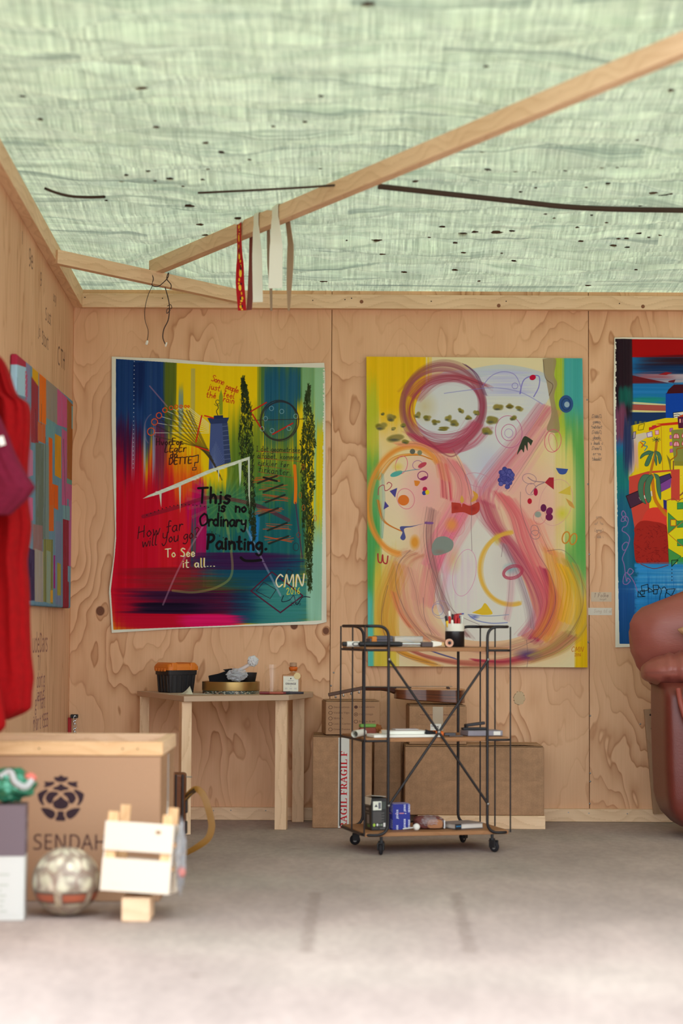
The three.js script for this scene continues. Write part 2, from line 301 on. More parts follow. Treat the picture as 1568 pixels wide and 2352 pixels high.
// the tarp roof
{
  const x0 = WL - 0.06, x1 = WR + 0.06, z0 = -0.05, z1 = FRONT + 0.12, NX = 220, NZ = 190;
  const sheet = (x, z) => {
    const t = sstep(z, 0, 0.5) * sstep(FRONT - z, -0.1, 0.5) * sstep(x - WL, 0, 0.4) * sstep(WR - x, 0, 0.4);
    const wr = 2.2 * (0.011 * n2(x * 0.8 + z * 0.5, z * 4.2 - x * 0.7) + 0.007 * n2(x * 1.4, z * 9 + x * 1.1) + 0.003 * n2(x * 5, z * 14) + 0.008 * Math.abs(n2(x * 0.6 + 3, z * 3 + 2)));
    let lift = 0; for (const [a, b, h] of [[braceA, braceB, 0.045], [poleA, poleEnd, 0.047]]) { const ux = b.x - a.x, uz = b.z - a.z, s = clamp(((x - a.x) * ux + (z - a.z) * uz) / (ux * ux + uz * uz), 0, 1), d = Math.hypot(x - a.x - s * ux, z - a.z - s * uz), need = lerp(a.y, b.y, s) + h - (ROOF(z) - 0.01); lift = Math.max(lift, Math.max(0, need) * sstep(0.22 - d, 0, 0.16) * sstep(z, 0.06, 0.24)); }
    const seam = 0.03 * Math.exp(-Math.pow((z - SEAMZ(x)) / 0.09, 2)) * sstep(x, -0.3, 0.6);
    return ROOF(z) + 0.008 + lift + t * (wr - 0.02 - 0.015 * Math.sin(Math.PI * clamp(z / FRONT, 0, 1)) * Math.sin(Math.PI * clamp((x - WL) / (WR - WL), 0, 1)) - seam * 0) ;
  };
  const SEAMZ = (x) => 1.5 - 0.02 * x;
  globalThis.tarpY = sheet;
  const rows = []; for (let j = 0; j <= NZ; j++) { const r = []; for (let i = 0; i <= NX; i++) { const x = lerp(x0, x1, i / NX), z = lerp(z0, z1, j / NZ); r.push(V(x, sheet(x, z), z)); } rows.push(r); }
  const g = loft(rows, false), uv = g.attributes.uv, p = g.attributes.position;
  for (let i = 0; i < p.count; i++) uv.setXY(i, p.getX(i) / 2.2, p.getZ(i) / 2.2);
  // woven sheeting: slack and tight threads both ways, worn thin in places
  const S = 1536, tex = canvasTex(S, S, (c) => {
    c.fillStyle = 'rgb(178,184,170)'; c.fillRect(0, 0, S, S);
    for (let i = 0; i < 15000; i++) { // threads along z
      const x = rr(0, S), y = rr(0, S), l = rr(40, 230), b = rnd(); c.globalAlpha = rr(0.06, 0.3); c.strokeStyle = b < 0.62 ? 'rgb(242,246,226)' : 'rgb(146,152,140)'; c.lineWidth = rr(1.5, 7);
      const lean = 6 * n2(x * 0.004, y * 0.004); for (const ox of [0, x < 12 ? S : x > S - 12 ? -S : 0]) for (const oy of [0, -S]) { c.beginPath(); c.moveTo(x + ox, y + oy); c.quadraticCurveTo(x + ox + lean + rr(-2, 2), y + oy + l / 2, x + ox + lean, y + oy + l); c.stroke(); }
    }
    for (let i = 0; i < 9000; i++) { // threads along x
      const x = rr(0, S), y = rr(0, S), l = rr(30, 220), b = rnd(); c.globalAlpha = rr(0.03, 0.12); c.strokeStyle = b < 0.5 ? 'rgb(232,238,216)' : 'rgb(150,156,146)'; c.lineWidth = rr(4, 40);
      const lean = 5 * n2(x * 0.003 + 7, y * 0.003); for (const ox of [0, -S]) { c.beginPath(); c.moveTo(x + ox, y); c.quadraticCurveTo(x + ox + l / 2, y + lean + rr(-2, 2), x + ox + l, y + lean); c.stroke(); }
    }
    for (let i = 0; i < 26; i++) { // creases of doubled cloth, their wrinkle shade painted in as grey bands
      const x = rr(0, S), y = rr(0, S), l = rr(260, 900); c.globalAlpha = rr(0.08, 0.22); c.strokeStyle = 'rgb(120,132,126)';
      for (let k = 0; k < 7; k++) { c.lineWidth = rr(2, 12); for (const ox of [0, -S]) { c.beginPath(); c.moveTo(x + ox, y + k * 2); c.bezierCurveTo(x + ox + l * 0.3, y + rr(-30, 30), x + ox + l * 0.6, y + rr(-10, 50), x + ox + l, y + rr(0, 40)); c.stroke(); } }
    }
  }, { wrap: THREE.RepeatWrapping });
  const ceil = obj('ceiling', g, phys('#eef6e4', 1, { map: tex, transmission: 0.25, thickness: 0, side: THREE.DoubleSide, specularIntensity: 0.1 }));
  ceil.userData = { kind: 'structure', label: 'pale green woven translucent tarp stretched as a roof', category: 'tarp roof' };
  // the dark hem where two sheets overlap
  const seamMat = std('#4a3a30', 0.8), strip = (list, r) => smoothTube(list.map(([a, b, dz]) => { let z = 1.5; const q = V(); for (let k = 0; k < 12; k++) { const w = onZ(a, b, z); z += (w.y - (sheet(w.x, z) - 0.045)) / (0.067 + (w.y - EYE.y) / (EYE.z - z)); q.copy(onZ(a, b, z)); } return q; }), r, 80, 8).scale(1, 1, 1);
  obj('hem', strip([[868, 428], [950, 437], [1060, 449], [1180, 462], [1290, 474], [1400, 480], [1568, 483], [1760, 486]], 0.011), seamMat, ceil, [0, 0, 0], 'dark rolled hem between two sheets');
  obj('hem', strip([[455, 443], [520, 440], [600, 436], [690, 431], [790, 424]], 0.0045), seamMat, ceil, [0, 0, 0], 'dark rolled hem between two sheets');
  obj('hem', strip([[104, 433], [130, 443], [165, 451], [205, 453], [240, 452]], 0.006), seamMat, ceil, [0, 0, 0], 'dark rolled hem between two sheets');
  // dead leaf scraps lying on the tarp
  const spots = [[844, 14, 30], [325, 201, 26], [52, 220, 16], [92, 280, 14], [358, 286, 16], [736, 220, 14], [700, 279, 12], [472, 327, 16], [508, 349, 18], [627, 306, 10], [477, 388, 8], [597, 387, 14], [573, 366, 9], [278, 414, 14], [290, 405, 12], [340, 401, 11], [356, 415, 9], [390, 412, 17], [465, 419, 10], [420, 427, 8], [244, 458, 7], [434, 468, 26], [459, 494, 18], [488, 512, 13], [546, 508, 18], [470, 539, 16], [268, 534, 8], [292, 585, 6], [689, 439, 9], [735, 386, 10], [742, 633, 13], [749, 646, 7], [1116, 142, 15], [1540, 216, 16], [1108, 335, 14], [1120, 386, 16], [1152, 364, 9], [1184, 397, 12], [1227, 410, 10], [1298, 391, 11], [1382, 396, 12], [1396, 417, 14], [1416, 384, 8], [1500, 443, 20], [1522, 446, 26], [1538, 444, 14], [954, 401, 16], [843, 388, 10], [1015, 511, 17], [1099, 460, 11], [1205, 470, 13], [1252, 480, 9], [1272, 495, 9], [1358, 495, 8], [1325, 519, 10], [1392, 511, 9], [1462, 499, 8], [1438, 558, 13], [1408, 568, 18], [1440, 567, 12], [1333, 553, 14], [1420, 548, 11], [1466, 540, 14], [1490, 555, 8], [1516, 546, 9], [1062, 534, 22], [1090, 532, 18], [1140, 533, 26], [1176, 530, 16], [1045, 557, 14], [1064, 563, 12], [955, 558, 12], [866, 551, 24], [878, 571, 16], [980, 600, 18], [928, 617, 14], [1044, 619, 16], [1180, 601, 12], [1460, 610, 8], [1100, 645, 8], [796, 544, 6], [1230, 428, 8], [1346, 423, 8], [1470, 462, 10], [985, 541, 8], [1152, 568, 7], [1560, 313, 8], [1462, 321, 10], [1172, 446, 14], [1195, 440, 9], [1350, 655, 14], [640, 570, 8], [420, 575, 12]];
  const leafMats = [std('#4d3a2e', 0.9), std('#5e4938', 0.9), std('#3c2c26', 0.9)];
  spots.forEach(([a, b, w], i) => {
    let z = 1.5; for (let k = 0; k < 14; k++) { const q = onZ(a, b, z); z += (q.y - sheet(q.x, z)) / (0.067 + (q.y - EYE.y) / (EYE.z - z)); }
    const q = onZ(a, b, z), s = 1.25 * w * (EYE.z - z) / FPX, g = new THREE.IcosahedronGeometry(1, 1), p = g.attributes.position, v = V();
    for (let k = 0; k < p.count; k++) { v.fromBufferAttribute(p, k); const m = 0.75 + 0.45 * n3(v.x * 1.7 + i * 3, v.y * 1.7, v.z * 1.7); p.setXYZ(k, v.x * m * s * 0.5, v.y * m * 0.0035, v.z * m * s * rr(0.42, 0.44)); }
    g.computeVertexNormals();
    const o = obj('dead_leaf', g, leafMats[i % 3], null, [q.x, sheet(q.x, z) - 0.001, z]); o.rotation.y = rr(-0.5, 0.5); o.rotation.x = -0.067;
    tag(o, 'small dead brown leaf scrap lying on the tarp roof', 'leaf', 'dead leaf scraps on the tarp');
  });
}
// ---------------------------------------------------------------- paintings (flat paint on canvas)
const rgba = (c, a = 1) => `rgba(${c[0]},${c[1]},${c[2]},${a})`;
const vary = (c, k) => { const q = rr(-k, k); return [c[0] + q, c[1] + q * rr(0.6, 1.2), c[2] + q * rr(0.6, 1.2)].map((x) => Math.round(clamp(x, 0, 255))); };
// dry-brush strokes: each runs out of paint at the ends that fray
function dry(c, x0, y0, x1, y1, col, a, fade0, fade1) { const g = c.createLinearGradient(x0, y0, x1, y1); g.addColorStop(0, rgba(col, fade0 ? 0 : a)); g.addColorStop(0.3, rgba(col, a)); g.addColorStop(0.62, rgba(col, a)); g.addColorStop(1, rgba(col, fade1 ? 0 : a)); return g; }
function strokesV(c, x0, x1, y0, y1, col, n, a = 0.35, frayTop = 0.15, frayEnd = 0.35, w = 10, k = 14) {
  c.lineCap = 'butt';
  for (let i = 0; i < n; i++) { const x = rr(x0, x1) + (rnd() + rnd() + rnd() - 1.5) * (x1 - x0) * 0.12, h = y1 - y0, ya = y0 + (rr(0, 1.5) * frayTop - frayTop * 0.35) * h, yb = y1 - (rr(0, 1.7) * frayEnd - frayEnd * 0.5) * h; c.strokeStyle = dry(c, x, ya, x, yb, vary(col, k), rr(a * 0.35, a * 0.85), frayTop > 0, frayEnd > 0); c.lineWidth = rr(w * 0.15, w * 0.8); c.beginPath(); c.moveTo(x, ya); c.quadraticCurveTo(x + rr(-6, 6), (ya + yb) / 2, x + rr(-5, 5), yb); c.stroke(); }
}
function strokesH(c, x0, x1, y0, y1, col, n, a = 0.35, fray = 0.3, w = 12, k = 14) {
  c.lineCap = 'butt';
  for (let i = 0; i < n; i++) { const y = rr(y0, y1) + (rnd() + rnd() - 1) * w * 0.6, L = x1 - x0, xa = x0 + (rr(0, 1.5) * fray - fray * 0.4) * L, xb = x1 - (rr(0, 1.5) * fray - fray * 0.4) * L; c.strokeStyle = dry(c, xa, y, xb, y, vary(col, k), rr(a * 0.35, a * 0.85), fray > 0.02, fray > 0.02); c.lineWidth = rr(w * 0.15, w * 0.8); c.beginPath(); c.moveTo(xa, y); c.quadraticCurveTo((xa + xb) / 2, y + rr(-8, 8), xb, y + rr(-6, 6)); c.stroke(); }
}
function blob(c, x, y, rx, ry, col, a = 0.8, rot = 0, hard = 0) { c.save(); c.translate(x, y); c.rotate(rot); c.scale(rx, ry); const g = c.createRadialGradient(0, 0, hard, 0, 0, 1); g.addColorStop(0, rgba(col, a)); g.addColorStop(1, rgba(col, 0)); c.fillStyle = g; c.beginPath(); c.arc(0, 0, 1, 0, 7); c.fill(); c.restore(); }
function ell(c, x, y, rx, ry, { fill, stroke, w = 3, rot = 0, a0 = 0, a1 = 6.3 } = {}) { c.beginPath(); c.ellipse(x, y, rx, ry, rot, a0, a1); if (fill) { c.fillStyle = fill; c.fill(); } if (stroke) { c.strokeStyle = stroke; c.lineWidth = w; c.stroke(); } }
function poly(c, pts, { fill, stroke, w = 3, close = true } = {}) { c.beginPath(); pts.forEach(([x, y], i) => (i ? c.lineTo(x, y) : c.moveTo(x, y))); if (close) c.closePath(); if (fill) { c.fillStyle = fill; c.fill(); } if (stroke) { c.strokeStyle = stroke; c.lineWidth = w; c.lineJoin = 'round'; c.stroke(); } }
function smooth(c, pts, { fill, stroke, w = 3, close = false } = {}) { // through the points
  const P = new THREE.SplineCurve(pts.map(([x, y]) => new THREE.Vector2(x, y))); let L = P.getPoints(pts.length * 12);
  c.beginPath(); L.forEach((p, i) => (i ? c.lineTo(p.x, p.y) : c.moveTo(p.x, p.y))); if (close) c.closePath();
  c.lineCap = c.lineJoin = 'round'; if (fill) { c.fillStyle = fill; c.fill(); } if (stroke) { c.strokeStyle = stroke; c.lineWidth = w; c.stroke(); }
}
// a broad band of many thin lines along a curve: a soft brush
function brush(c, pts, col, width, n = 24, a = 0.2, k = 18) { for (let i = 0; i < n * 1.7; i++) { const o = (rnd() + rnd() - 1) * width * 1.15, q = rr(0, 6.28), e = rr(-0.3, 0.3) * width; smooth(c, pts.map(([x, y], j) => [x + Math.cos(q + j) * e + o, y + Math.sin(q + j) * e * 0.6 + o * 0.4]), { stroke: rgba(vary(col, k), rr(a * 0.15, a * 0.5)), w: rr(width * 0.02, width * 0.26) }); } for (let i = 0; i < 3; i++) { const o = (rnd() + rnd() - 1) * width; smooth(c, pts.map(([x, y], j) => [x + o + rr(-4, 4), y + o * 0.4 + rr(-4, 4)]), { stroke: rgba(vary(col.map((v) => v * 0.62), 14), 0.32), w: rr(1.5, 4) }); } }
// single-stroke lettering: [advance, strokes...]; x-height 0.5, ascender 1
const GLYPH = { a: [0.5, [0.42, 0.45, 0.2, 0.5, 0.04, 0.25, 0.2, 0, 0.4, 0.2, 0.42, 0.45, 0.42, 0.1, 0.5, 0]], b: [0.5, [0.08, 1, 0.07, 0], [0.07, 0.3, 0.25, 0.5, 0.42, 0.25, 0.25, 0, 0.07, 0.1]], c: [0.42, [0.38, 0.42, 0.2, 0.5, 0.04, 0.25, 0.2, 0, 0.4, 0.08]], d: [0.52, [0.4, 0.42, 0.2, 0.5, 0.04, 0.25, 0.2, 0, 0.4, 0.15], [0.42, 1, 0.42, 0]], e: [0.46, [0.06, 0.28, 0.4, 0.3, 0.25, 0.52, 0.05, 0.28, 0.2, 0, 0.42, 0.1]], f: [0.36, [0.36, 0.95, 0.2, 0.95, 0.16, 0.5, 0.14, 0], [0.02, 0.5, 0.34, 0.54]], g: [0.5, [0.42, 0.42, 0.2, 0.5, 0.04, 0.25, 0.2, 0.03, 0.42, 0.3], [0.42, 0.46, 0.42, -0.15, 0.25, -0.38, 0.04, -0.28]], h: [0.5, [0.08, 1, 0.06, 0], [0.07, 0.3, 0.25, 0.5, 0.4, 0.35, 0.42, 0]], i: [0.2, [0.1, 0.48, 0.1, 0], [0.09, 0.68, 0.12, 0.7]], j: [0.26, [0.18, 0.48, 0.16, -0.25, 0.02, -0.3], [0.17, 0.68, 0.2, 0.7]], k: [0.46, [0.08, 1, 0.06, 0], [0.4, 0.5, 0.08, 0.24], [0.14, 0.28, 0.42, 0]], l: [0.22, [0.1, 1, 0.08, 0.1, 0.2, 0]], m: [0.74, [0.06, 0.5, 0.06, 0], [0.06, 0.35, 0.22, 0.5, 0.34, 0.3, 0.34, 0], [0.34, 0.35, 0.52, 0.5, 0.64, 0.3, 0.66, 0]], n: [0.5, [0.06, 0.5, 0.06, 0], [0.06, 0.34, 0.24, 0.5, 0.4, 0.34, 0.42, 0]], o: [0.48, [0.24, 0.5, 0.05, 0.28, 0.2, 0, 0.42, 0.22, 0.26, 0.5]], p: [0.5, [0.08, 0.5, 0.06, -0.4], [0.07, 0.36, 0.26, 0.5, 0.42, 0.25, 0.24, 0.02, 0.07, 0.12]], r: [0.38, [0.07, 0.5, 0.07, 0], [0.07, 0.3, 0.2, 0.48, 0.36, 0.46]], s: [0.42, [0.38, 0.45, 0.18, 0.5, 0.1, 0.36, 0.34, 0.2, 0.24, 0, 0.04, 0.06]], t: [0.38, [0.16, 0.85, 0.15, 0.1, 0.34, 0.02], [0.0, 0.52, 0.34, 0.55]], u: [0.5, [0.06, 0.5, 0.08, 0.1, 0.24, 0, 0.4, 0.2, 0.42, 0.5, 0.44, 0]], v: [0.46, [0.04, 0.5, 0.2, 0, 0.42, 0.5]], w: [0.66, [0.04, 0.5, 0.16, 0, 0.32, 0.4, 0.46, 0, 0.62, 0.5]], y: [0.5, [0.06, 0.5, 0.12, 0.2, 0.38, 0.24, 0.42, 0.5], [0.42, 0.5, 0.38, -0.2, 0.22, -0.4, 0.04, -0.26]], T: [0.62, [0.0, 0.93, 0.62, 0.98], [0.3, 0.95, 0.27, 0]], O: [0.7, [0.4, 0.95, 0.06, 0.6, 0.2, 0.02, 0.6, 0.25, 0.58, 0.8, 0.36, 0.95]], P: [0.58, [0.12, 0.98, 0.08, 0], [0.06, 0.96, 0.45, 0.95, 0.52, 0.68, 0.3, 0.46, 0.1, 0.48]], S: [0.56, [0.5, 0.86, 0.28, 0.98, 0.1, 0.74, 0.42, 0.42, 0.36, 0.04, 0.04, 0.1]], H: [0.66, [0.08, 1, 0.06, 0], [0.56, 1, 0.54, 0], [0.06, 0.5, 0.56, 0.54]], Y: [0.6, [0.06, 1, 0.14, 0.55, 0.42, 0.55, 0.5, 1], [0.5, 1, 0.44, 0.1, 0.2, -0.2, 0.04, 0]], L: [0.54, [0.1, 1, 0.06, 0.02, 0.5, 0.06]], I: [0.3, [0.15, 0.95, 0.14, 0], [0.04, 0.95, 0.26, 0.96], [0.02, 0, 0.26, 0.02]], D: [0.66, [0.1, 0.98, 0.08, 0.02], [0.06, 0.96, 0.5, 0.85, 0.58, 0.4, 0.3, 0.04, 0.08, 0.02]], E: [0.54, [0.5, 0.98, 0.1, 0.95, 0.08, 0.02, 0.5, 0.04], [0.08, 0.5, 0.44, 0.52]], C: [0.66, [0.58, 0.82, 0.36, 0.98, 0.08, 0.5, 0.3, 0.02, 0.6, 0.2]], M: [0.86, [0.06, 0, 0.16, 0.96, 0.42, 0.25, 0.68, 0.96, 0.78, 0]], N: [0.74, [0.06, 0, 0.12, 0.96, 0.58, 0.04, 0.64, 1]], F: [0.52, [0.5, 0.98, 0.1, 0.95, 0.08, 0], [0.08, 0.5, 0.42, 0.52]], '2': [0.5, [0.08, 0.8, 0.28, 0.98, 0.42, 0.72, 0.06, 0.04, 0.48, 0.05]], '0': [0.5, [0.25, 0.96, 0.06, 0.5, 0.25, 0.02, 0.44, 0.5, 0.25, 0.96]], '1': [0.34, [0.08, 0.78, 0.2, 0.96, 0.18, 0]], '6': [0.5, [0.38, 0.96, 0.1, 0.45, 0.2, 0.02, 0.42, 0.2, 0.24, 0.46, 0.08, 0.25]], '.': [0.24, [0.1, 0.06, 0.13, 0.07]], ',': [0.24, [0.12, 0.08, 0.06, -0.12]], '?': [0.5, [0.06, 0.8, 0.26, 0.98, 0.44, 0.74, 0.22, 0.42, 0.2, 0.24], [0.19, 0.04, 0.21, 0.05]], 'é': [0.46, [0.06, 0.28, 0.4, 0.3, 0.25, 0.52, 0.05, 0.28, 0.2, 0, 0.42, 0.1], [0.2, 0.66, 0.34, 0.82]], 'ø': [0.48, [0.24, 0.5, 0.05, 0.28, 0.2, 0, 0.42, 0.22, 0.26, 0.5], [0.04, -0.05, 0.46, 0.56]], ' ': [0.36] };
function pen(c, text, x, y, size, col, w, { rot = 0, skew = 0, gap = 1, jit = 0.035 } = {}) {
  c.save(); c.translate(x, y); c.rotate(rot); c.transform(1, 0, -skew, 1, 0, 0); let u = 0;
  for (const ch of text) { const [adv, ...st] = GLYPH[ch] ?? [0.4]; for (const l of st) { const pts = []; for (let i = 0; i < l.length; i += 2) pts.push([u + (l[i] + rr(-jit, jit) * 0.6) * size, -(l[i + 1] + rr(-jit, jit) * 0.6) * size]); smooth(c, pts, { stroke: col, w: w * rr(0.85, 1.15) }); } u += (adv + 0.1) * size * gap; }
  c.restore();
}
function hand(c, text, x, y, size, col, { rot = 0, bold = false, skew = 0, gap = 1, jit = 0.06, alpha = 1, family = 'sans-serif' } = {}) {
  c.save(); c.translate(x, y); c.rotate(rot); c.transform(1, 0, -skew, 1, 0, 0); c.fillStyle = col; c.globalAlpha = alpha; let u = 0;
  for (const ch of text) { const s = size * (1 + rr(-jit, jit)); c.font = `${bold ? 'bold ' : ''}${s}px ${family}`; c.save(); c.translate(u, rr(-jit, jit) * size); c.rotate(rr(-jit, jit)); c.fillText(ch, 0, 0); c.restore(); u += c.measureText(ch).width * gap; }
  c.restore();
}
function ragged(c, spine, halfW, col, n = 900, len = 26) { // a tree of short dark dabs along a line
  for (let i = 0; i < n; i++) { const t = rnd(), k = t * (spine.length - 1), j = Math.min(Math.floor(k), spine.length - 2), f = k - j, [x0, y0, w0] = spine[j], [x1, y1, w1] = spine[j + 1]; const w = lerp(w0, w1, f) * halfW, x = lerp(x0, x1, f) + rr(-1, 1) * w, y = lerp(y0, y1, f); c.strokeStyle = rgba(vary(col, 16), rr(0.4, 0.95)); c.lineWidth = rr(3, 9); c.beginPath(); c.moveTo(x, y); c.lineTo(x + rr(-9, 9), y + rr(-len, len)); c.stroke(); }
}
function weave(c, w, h) { c.globalAlpha = 0.035; c.strokeStyle = '#000'; c.lineWidth = 1; for (let i = 0; i < w; i += 3) { c.beginPath(); c.moveTo(i, 0); c.lineTo(i, h); c.stroke(); } for (let i = 0; i < h; i += 3) { c.beginPath(); c.moveTo(0, i); c.lineTo(w, i); c.stroke(); } c.globalAlpha = 1; }

// --- painting 1: unframed canvas, words over streaks of colour (drawn on a 1568 x 1982 field)
const art1 = canvasTex(1176, 1486, (c) => {
  c.scale(0.75, 0.75); c.fillStyle = '#e9e6d4'; c.fillRect(0, 0, 1568, 1982);
  c.save(); c.beginPath(); [[68, 78], [420, 100], [800, 122], [1490, 132], [1482, 900], [1478, 1845], [900, 1880], [72, 1916], [52, 1650], [78, 1400], [84, 1300]].forEach(([x, y], i) => (i ? c.lineTo(x, y) : c.moveTo(x, y))); c.closePath(); c.clip();
  const BL = [28, 62, 118], YE = [246, 208, 8], RE = [205, 6, 38], TE = [26, 98, 104], GR = [74, 116, 48];
  c.fillStyle = rgba(YE); c.fillRect(0, 0, 1568, 1982);
  strokesV(c, 60, 1500, 80, 1000, YE, 120, 0.5, 0, 0.1, 30, 8);
  // right side greens
  strokesV(c, 1060, 1330, 90, 900, [70, 112, 60], 240, 0.6, 0, 0.5, 22); strokesV(c, 1090, 1310, 90, 640, [34, 92, 120], 200, 0.6, 0.05, 0.5, 20); strokesV(c, 1340, 1500, 90, 520, [124, 172, 120], 150, 0.6, 0, 0.4, 26); strokesV(c, 1430, 1500, 100, 1950, [150, 196, 150], 110, 0.5, 0, 0.2, 26); strokesV(c, 1440, 1485, 480, 1250, [232, 206, 20], 60, 0.7, 0.1, 0.3, 16);
  strokesV(c, 850, 1060, 380, 1250, [88, 124, 44], 170, 0.5, 0.25, 0.2, 20); strokesV(c, 1040, 1340, 700, 1500, [66, 122, 62], 300, 0.55, 0.2, 0.1, 24); strokesV(c, 1300, 1345, 330, 820, YE, 40, 0.7, 0.1, 0.3, 12);
  // left blues, purple and reds
  strokesV(c, 60, 430, 70, 760, BL, 420, 0.75, 0, 0.35, 28); strokesV(c, 190, 260, 100, 400, [16, 40, 92], 90, 0.6, 0, 0.4, 18); strokesV(c, 400, 475, 95, 560, [96, 110, 34], 100, 0.6, 0, 0.5, 18); strokesV(c, 500, 530, 240, 640, [120, 150, 150], 40, 0.5, 0.1, 0.3, 10); strokesV(c, 580, 605, 140, 640, [196, 180, 80], 40, 0.6, 0, 0.3, 12);
  strokesV(c, 430, 640, 640, 1000, [242, 138, 14], 200, 0.55, 0.4, 0.2, 18); strokesV(c, 60, 240, 480, 1050, [70, 18, 62], 220, 0.6, 0.35, 0.4, 22); strokesV(c, 60, 430, 700, 1950, RE, 520, 0.75, 0.35, 0.05, 30); strokesV(c, 400, 660, 860, 1950, [214, 22, 40], 360, 0.7, 0.3, 0.05, 26); strokesV(c, 330, 420, 480, 1000, [128, 40, 70], 110, 0.5, 0.3, 0.4, 16); strokesV(c, 560, 680, 880, 1250, [206, 14, 96], 130, 0.6, 0.2, 0.4, 20); strokesV(c, 480, 600, 820, 1050, [240, 96, 20], 90, 0.5, 0.3, 0.3, 16);
  for (const x of [190, 270, 330]) strokesV(c, x - 8, x + 12, 480, 960, [170, 190, 214], 16, 0.45, 0.3, 0.2, 9);
  // middle teal
  strokesV(c, 660, 1330, 960, 1600, TE, 620, 0.6, 0.35, 0.1, 28); strokesV(c, 700, 1000, 900, 1300, [56, 122, 84], 220, 0.5, 0.3, 0.2, 22); strokesV(c, 990, 1050, 1100, 1420, [30, 120, 190], 60, 0.6, 0.2, 0.4, 14); strokesV(c, 630, 690, 1000, 1500, [170, 16, 90], 110, 0.6, 0.2, 0.2, 16);
  // lower third, side to side
  strokesH(c, 560, 1500, 1440, 1860, [16, 78, 104], 420, 0.6, 0.2, 26); strokesH(c, 1000, 1500, 1600, 1900, [60, 138, 134], 300, 0.5, 0.25, 26); strokesH(c, 60, 900, 1640, 1900, [196, 8, 44], 300, 0.6, 0.1, 26); strokesH(c, 130, 1000, 1640, 1800, [52, 14, 52], 160, 0.6, 0.25, 22); strokesH(c, 500, 980, 1820, 1890, [226, 14, 100], 90, 0.7, 0.2, 20); strokesH(c, 120, 820, 1500, 1650, [140, 30, 40], 120, 0.5, 0.3, 18); strokesH(c, 520, 1350, 1395, 1500, [60, 22, 74], 140, 0.5, 0.25, 16); strokesH(c, 440, 1000, 1560, 1660, [70, 80, 40], 60, 0.4, 0.3, 14); strokesH(c, 200, 700, 1740, 1790, [26, 10, 40], 60, 0.7, 0.2, 18); strokesV(c, 1390, 1500, 1250, 1950, [150, 202, 176], 170, 0.5, 0.3, 0.1, 26);
  // glow and swinging path
  for (let i = 0; i < 22; i++) { const a = i / 22 * Math.PI * 2; c.globalAlpha = 0.16; poly(c, [[820, 1040], [820 + 260 * Math.cos(a), 1040 + 230 * Math.sin(a)], [820 + 260 * Math.cos(a + 0.1), 1040 + 230 * Math.sin(a + 0.1)]], { fill: '#a8d060' }); } c.globalAlpha = 1;
  smooth(c, [[265, 1150], [480, 1090], [700, 1020], [860, 1030], [1060, 1080], [1250, 1170]], { stroke: 'rgba(120,30,50,.55)', w: 26 }); smooth(c, [[470, 1650], [620, 1660], [780, 1620], [870, 1530], [850, 1300], [800, 1060]], { stroke: 'rgba(170,170,90,.45)', w: 16 }); smooth(c, [[405, 1745], [520, 1480], [690, 1180]], { stroke: 'rgba(210,170,190,.4)', w: 12 }); smooth(c, [[940, 1180], [1040, 1370], [1200, 1680]], { stroke: 'rgba(200,190,220,.4)', w: 14 });
  for (let i = 0; i < 26; i++) ell(c, 290 + i * 26, 1140 - 40 * Math.sin(i * 0.2) + i * 6 * (i > 16 ? 1 : -0.6), 4, 4, { fill: '#2a1a26' }); for (let i = 0; i < 26; i++) ell(c, 193, 95 + i * 29, 3, 3, { fill: '#c9d6e4' });
  // tower
  poly(c, [[716, 512], [706, 830], [856, 776], [832, 508]], { fill: '#4a5a90' }); poly(c, [[795, 510], [832, 508], [856, 776], [815, 792]], { fill: '#39476f' }); poly(c, [[694, 478], [842, 474], [828, 512], [716, 518]], { fill: '#2f3c68' }); poly(c, [[738, 462], [800, 458], [802, 480], [736, 482]], { fill: '#28345c' }); for (let i = 0; i < 8; i++) poly(c, [[798 + i * 2, 535 + i * 32], [834 + i * 3, 530 + i * 32]], { stroke: '#7a88b4', w: 3, close: false }); for (let i = 0; i < 16; i++) poly(c, [[740, 830], [712 + i * 7, 640 + Math.abs(i - 6) * 14]], { stroke: 'rgba(150,165,205,.45)', w: 2, close: false });
  smooth(c, [[765, 458], [756, 430], [768, 408], [760, 385]], { stroke: '#3a3a2a', w: 5 }); ell(c, 763, 368, 13, 14, { stroke: '#3a3a2a', w: 4 }); ell(c, 763, 368, 26, 26, { stroke: '#5a5a2a', w: 3, a0: 0.4, a1: 2.6 }); poly(c, [[786, 280], [798, 330], [798, 455], [776, 455], [772, 330]], { fill: 'rgba(130,150,40,.85)' });
  // rays
  const rings = [[312, 572, 24], [335, 506, 20], [365, 462, 18], [405, 425, 15], [447, 410, 12], [482, 402, 11], [515, 400, 9], [545, 399, 7], [565, 400, 6]];
  rings.forEach(([x, y, r], i) => { poly(c, [[x + r, y + 8], [706, 580 - i * 8]], { stroke: 'rgba(238,236,220,.75)', w: 4, close: false }); poly(c, [[x + r, y + 30], [700 + i * 12, 690 + i * 26]], { stroke: 'rgba(60,52,40,.5)', w: 10, close: false }); ell(c, x, y, r, r * 1.05, { stroke: '#e2561c', w: 6 }); }); poly(c, [[300, 262], [420, 400]], { stroke: 'rgba(170,120,150,.6)', w: 9, close: false }); ell(c, 330, 560, 64, 110, { stroke: 'rgba(150,120,150,.5)', w: 7, a0: 2.2, a1: 4.4 });
  for (const [a, b, d, e] of [[656, 462, 618, 640], [676, 462, 735, 478], [616, 672, 706, 700]]) poly(c, [[a, b], [d, e]], { stroke: '#d8301c', w: 9, close: false });
